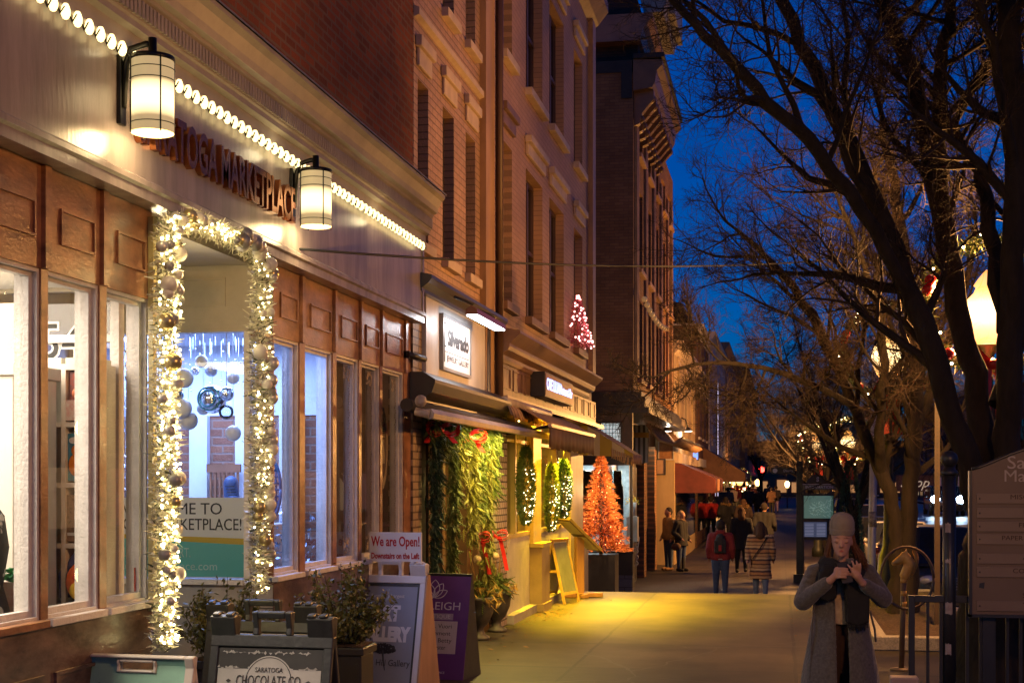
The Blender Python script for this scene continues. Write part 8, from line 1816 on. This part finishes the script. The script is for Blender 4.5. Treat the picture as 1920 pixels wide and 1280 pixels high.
# sweater and trousers
m = MB()
for k in (-1, 1): caps(m, (k * .045, .015, .80), .095, (k * .06, .015, 1.06), .082)
m.lathe([(.145, .735), (.150, .78), (.14, .9)], (0, .015, 0), 24, True, 1, .74); voxel(m, 'sweater', cloth('cream_sweater', (.40, .30, .20), sc=30), wo_, .009, 4)
m = MB()
for k in (-1, 1): caps(m, (k * .07, .02, .74), .098, (k * .082, .0, .40), .075); caps(m, (k * .082, .0, .40), .075, (k * .09, .02, .10), .070)
voxel(m, 'trousers', cloth('brown_trousers', (.045, .022, .014)), wo_, .011, 3)
m = MB()
for k in (-1, 1): caps(m, (k * .085, .045, .04), .042, (k * .105, -.12, .035), .036)
voxel(m, 'shoes', blkc, wo_, .01, 2)
# long coat: shell open down the front, shoulders and sleeves in one skin
coatm = mat('grey_wool', (.092, .085, .078), rough=.95, var=.30, scale=60, bump=.75, bscale=16, sheen=.35)
def coat_ring(z):
    tb = [(1.16, .085, .080), (1.10, .150, .098), (1.03, .172, .112), (.92, .172, .118), (.82, .172, .120), (.65, .200, .150), (.45, .238, .182), (.25, .268, .205), (.08, .288, .220)]
    for (z1, a1, b1), (z2, a2, b2) in zip(tb[:-1], tb[1:]):
        if z2 <= z <= z1: t = (z1 - z) / (z1 - z2); return a1 + (a2 - a1) * t, b1 + (b2 - b1) * t
    return tb[-1][1:]
m = MB(); na, zs = 84, [1.16 - 1.08 * k / 46 for k in range(47)]
outer, inner = [], []
for z in zs:
    rx, ry = coat_ring(z); g0 = .052 / rx; g1 = .030 / rx; fold = max(0, (1.0 - z)) * .022; ro, ri = [], []
    for k in range(na + 1):
        t = k / na; a = -math.pi / 2 + g1 + (2 * math.pi - g0 - g1) * t; f = 1 + fold * (math.sin(a * 7 + 1.2 * math.sin(z * 3)) * .9 + .6 * math.sin(a * 12 + 2)) / .2 * .16
        p_ = Vector((rx * f * math.cos(a) - .004, .015 + ry * f * math.sin(a), z)); ro.append(p_); ri.append(p_ - Vector((math.cos(a) * .022, math.sin(a) * .022, 0)))
    outer.append(ro); inner.append(ri)
n1 = na + 1; nz_ = len(zs); vs = [p_ for r_ in outer for p_ in r_] + [p_ for r_ in inner for p_ in r_]; off = n1 * nz_; fs = []
for i in range(nz_ - 1):
    for k in range(na):
        a0 = i * n1 + k; fs.append((a0, a0 + n1, a0 + n1 + 1, a0 + 1)); fs.append((off + a0, off + a0 + 1, off + a0 + n1 + 1, off + a0 + n1))
    for k in (0, na):
        a0 = i * n1 + k; q = (a0, a0 + n1, off + a0 + n1, off + a0); fs.append(q if k else tuple(reversed(q)))
for k in range(na): fs.append((k, k + 1, off + k + 1, off + k)); a0 = (nz_ - 1) * n1 + k; fs.append((a0 + 1, a0, off + a0, off + a0 + 1))
m.add(vs, fs)
for k in (0, 1):
    sg = -1 if k == 0 else 1; caps(m, Vector((sg * .085, .02, 1.10)), .048, SH[k] + Vector((sg * .010, 0, .0)), .056); caps(m, SH[k] + Vector((sg * .010, 0, 0)), .058, EL[k] + Vector((sg * .004, 0, -.004)), .062); caps(m, EL[k] + Vector((sg * .004, 0, -.004)), .062, WR[k].lerp(EL[k], .16), .043)
    for j in range(5): t = .1 + .2 * j; q = EL[k].lerp(SH[k], t) + Vector((sg * .035, -.035, 0)); m.ball(q, .032, 10, 6, sz=.55)
voxel(m, 'coat', coatm, wo_, .0085, 4)
m = MB()                                     # lapels
for sg, w_ in ((-1, .06), (1, .06)):
    pts = [(sg * .045 - .012, 1.12), (sg * (.045 + w_) - .012, 1.06), (sg * (.05 + w_) - .012, 1.0), (sg * .046 - .014, .86)]; o_ = len(m.v)
    for (x_, z_) in pts: rx, ry = coat_ring(z_); y_ = .015 - ry * math.sqrt(max(.02, 1 - (x_ / rx) ** 2)) - .012; m.v.append(Vector((x_, y_, z_)))
    m.f.append(tuple(o_ + k for k in range(4))); m.sm.append(True)
lp_ = m.build('lapel', coatm, wo_); so = lp_.modifiers.new('s', 'SOLIDIFY'); so.thickness = .008
for sg, x_ in ((-1, -.175), (1, .180)):
    m = MB(); m.tube([(x_, -.02, .86), (x_ + sg * .022, -.06, .70), (x_ + sg * .030, -.07, .50), (x_ + sg * .034, -.085, .40)] if sg < 0 else [(x_, -.02, .82), (x_ + .03, -.03, .70), (x_ + .036, -.03, .62)], .0075, 6); m.build('belt_end', coatm, wo_)
# scarf: thick wrap and two hanging ends
scm = cloth('black_scarf', (.010, .010, .012), sc=25); m = MB()
for j in range(26):
    a = 2 * math.pi * j / 26; q = Vector((.100 * math.cos(a), .012 + .085 * math.sin(a), 1.125 + .022 * math.sin(a * 2 + 1) - .018 * (math.sin(a) < 0))); a2 = 2 * math.pi * (j + 1) / 26; q2 = Vector((.100 * math.cos(a2), .012 + .085 * math.sin(a2), 1.125 + .022 * math.sin(a2 * 2 + 1) - .018 * (math.sin(a2) < 0))); caps(m, q, .042, q2, .042, 10); caps(m, q * 1.0 + Vector((q.x * .25, q.y * .2, -.045)), .036, q2 + Vector((q2.x * .25, q2.y * .2, -.045)), .036, 10)
for (x0, x1, z1, w_) in ((.045, .075, .745, .060), (-.105, -.110, .90, .045)):
    for j in range(5):
        t = (j - 2) / 2; caps(m, (x0 + w_ * t * .55, -.120, 1.10), .020, (x1 + w_ * t, -.142, (1.10 + z1) / 2), .020); caps(m, (x1 + w_ * t, -.142, (1.10 + z1) / 2), .020, (x1 + w_ * t, -.150 if x1 > 0 else -.13, z1 + .02 * abs(t)), .017)
for k in (-1, 1): caps(m, (k * .09, .01, 1.10), .045, (k * .135, .02, 1.08), .050)
voxel(m, 'scarf', scm, wo_, .009, 4); m = MB()
for k in range(26): x_ = .012 + .126 * k / 25; m.tube([(x_, -.152, .752), (x_ + jit(.006), -.156, .715 + jit(.012))], .0028, 4)
m.build('scarf_fringe', scm, wo_)
c_ = at(1577, 903, Zw); wo_.location = (c_.x, c_.y, 0); wo_.rotation_euler = (0, 0, R(8))
ph = thing('mobile_phone', (c_.x, c_.y, 0), 'dark mobile phone held up in the hands of the woman in grey', 'phone'); Mp = Matrix.Translation((-.018, -.236, 1.080)) @ Matrix.Rotation(R(-24), 4, 'X') @ Matrix.Rotation(R(-10), 4, 'Y')
MB().box(-.036, .036, -.0042, .0042, -.072, .072).xform(Mp).xform(Matrix.Translation(Vector((c_.x, c_.y, 0)))).build('case', mat('phone_black', (.012, .012, .013), rough=.3), ph, bevel=.003)
MB().box(-.032, .032, .0044, .0048, -.066, .066).xform(Mp).xform(Matrix.Translation(Vector((c_.x, c_.y, 0)))).build('screen', emit('phone_screen', (.75, .85, 1), .12), ph)
ph.rotation_euler = (0, 0, R(8))
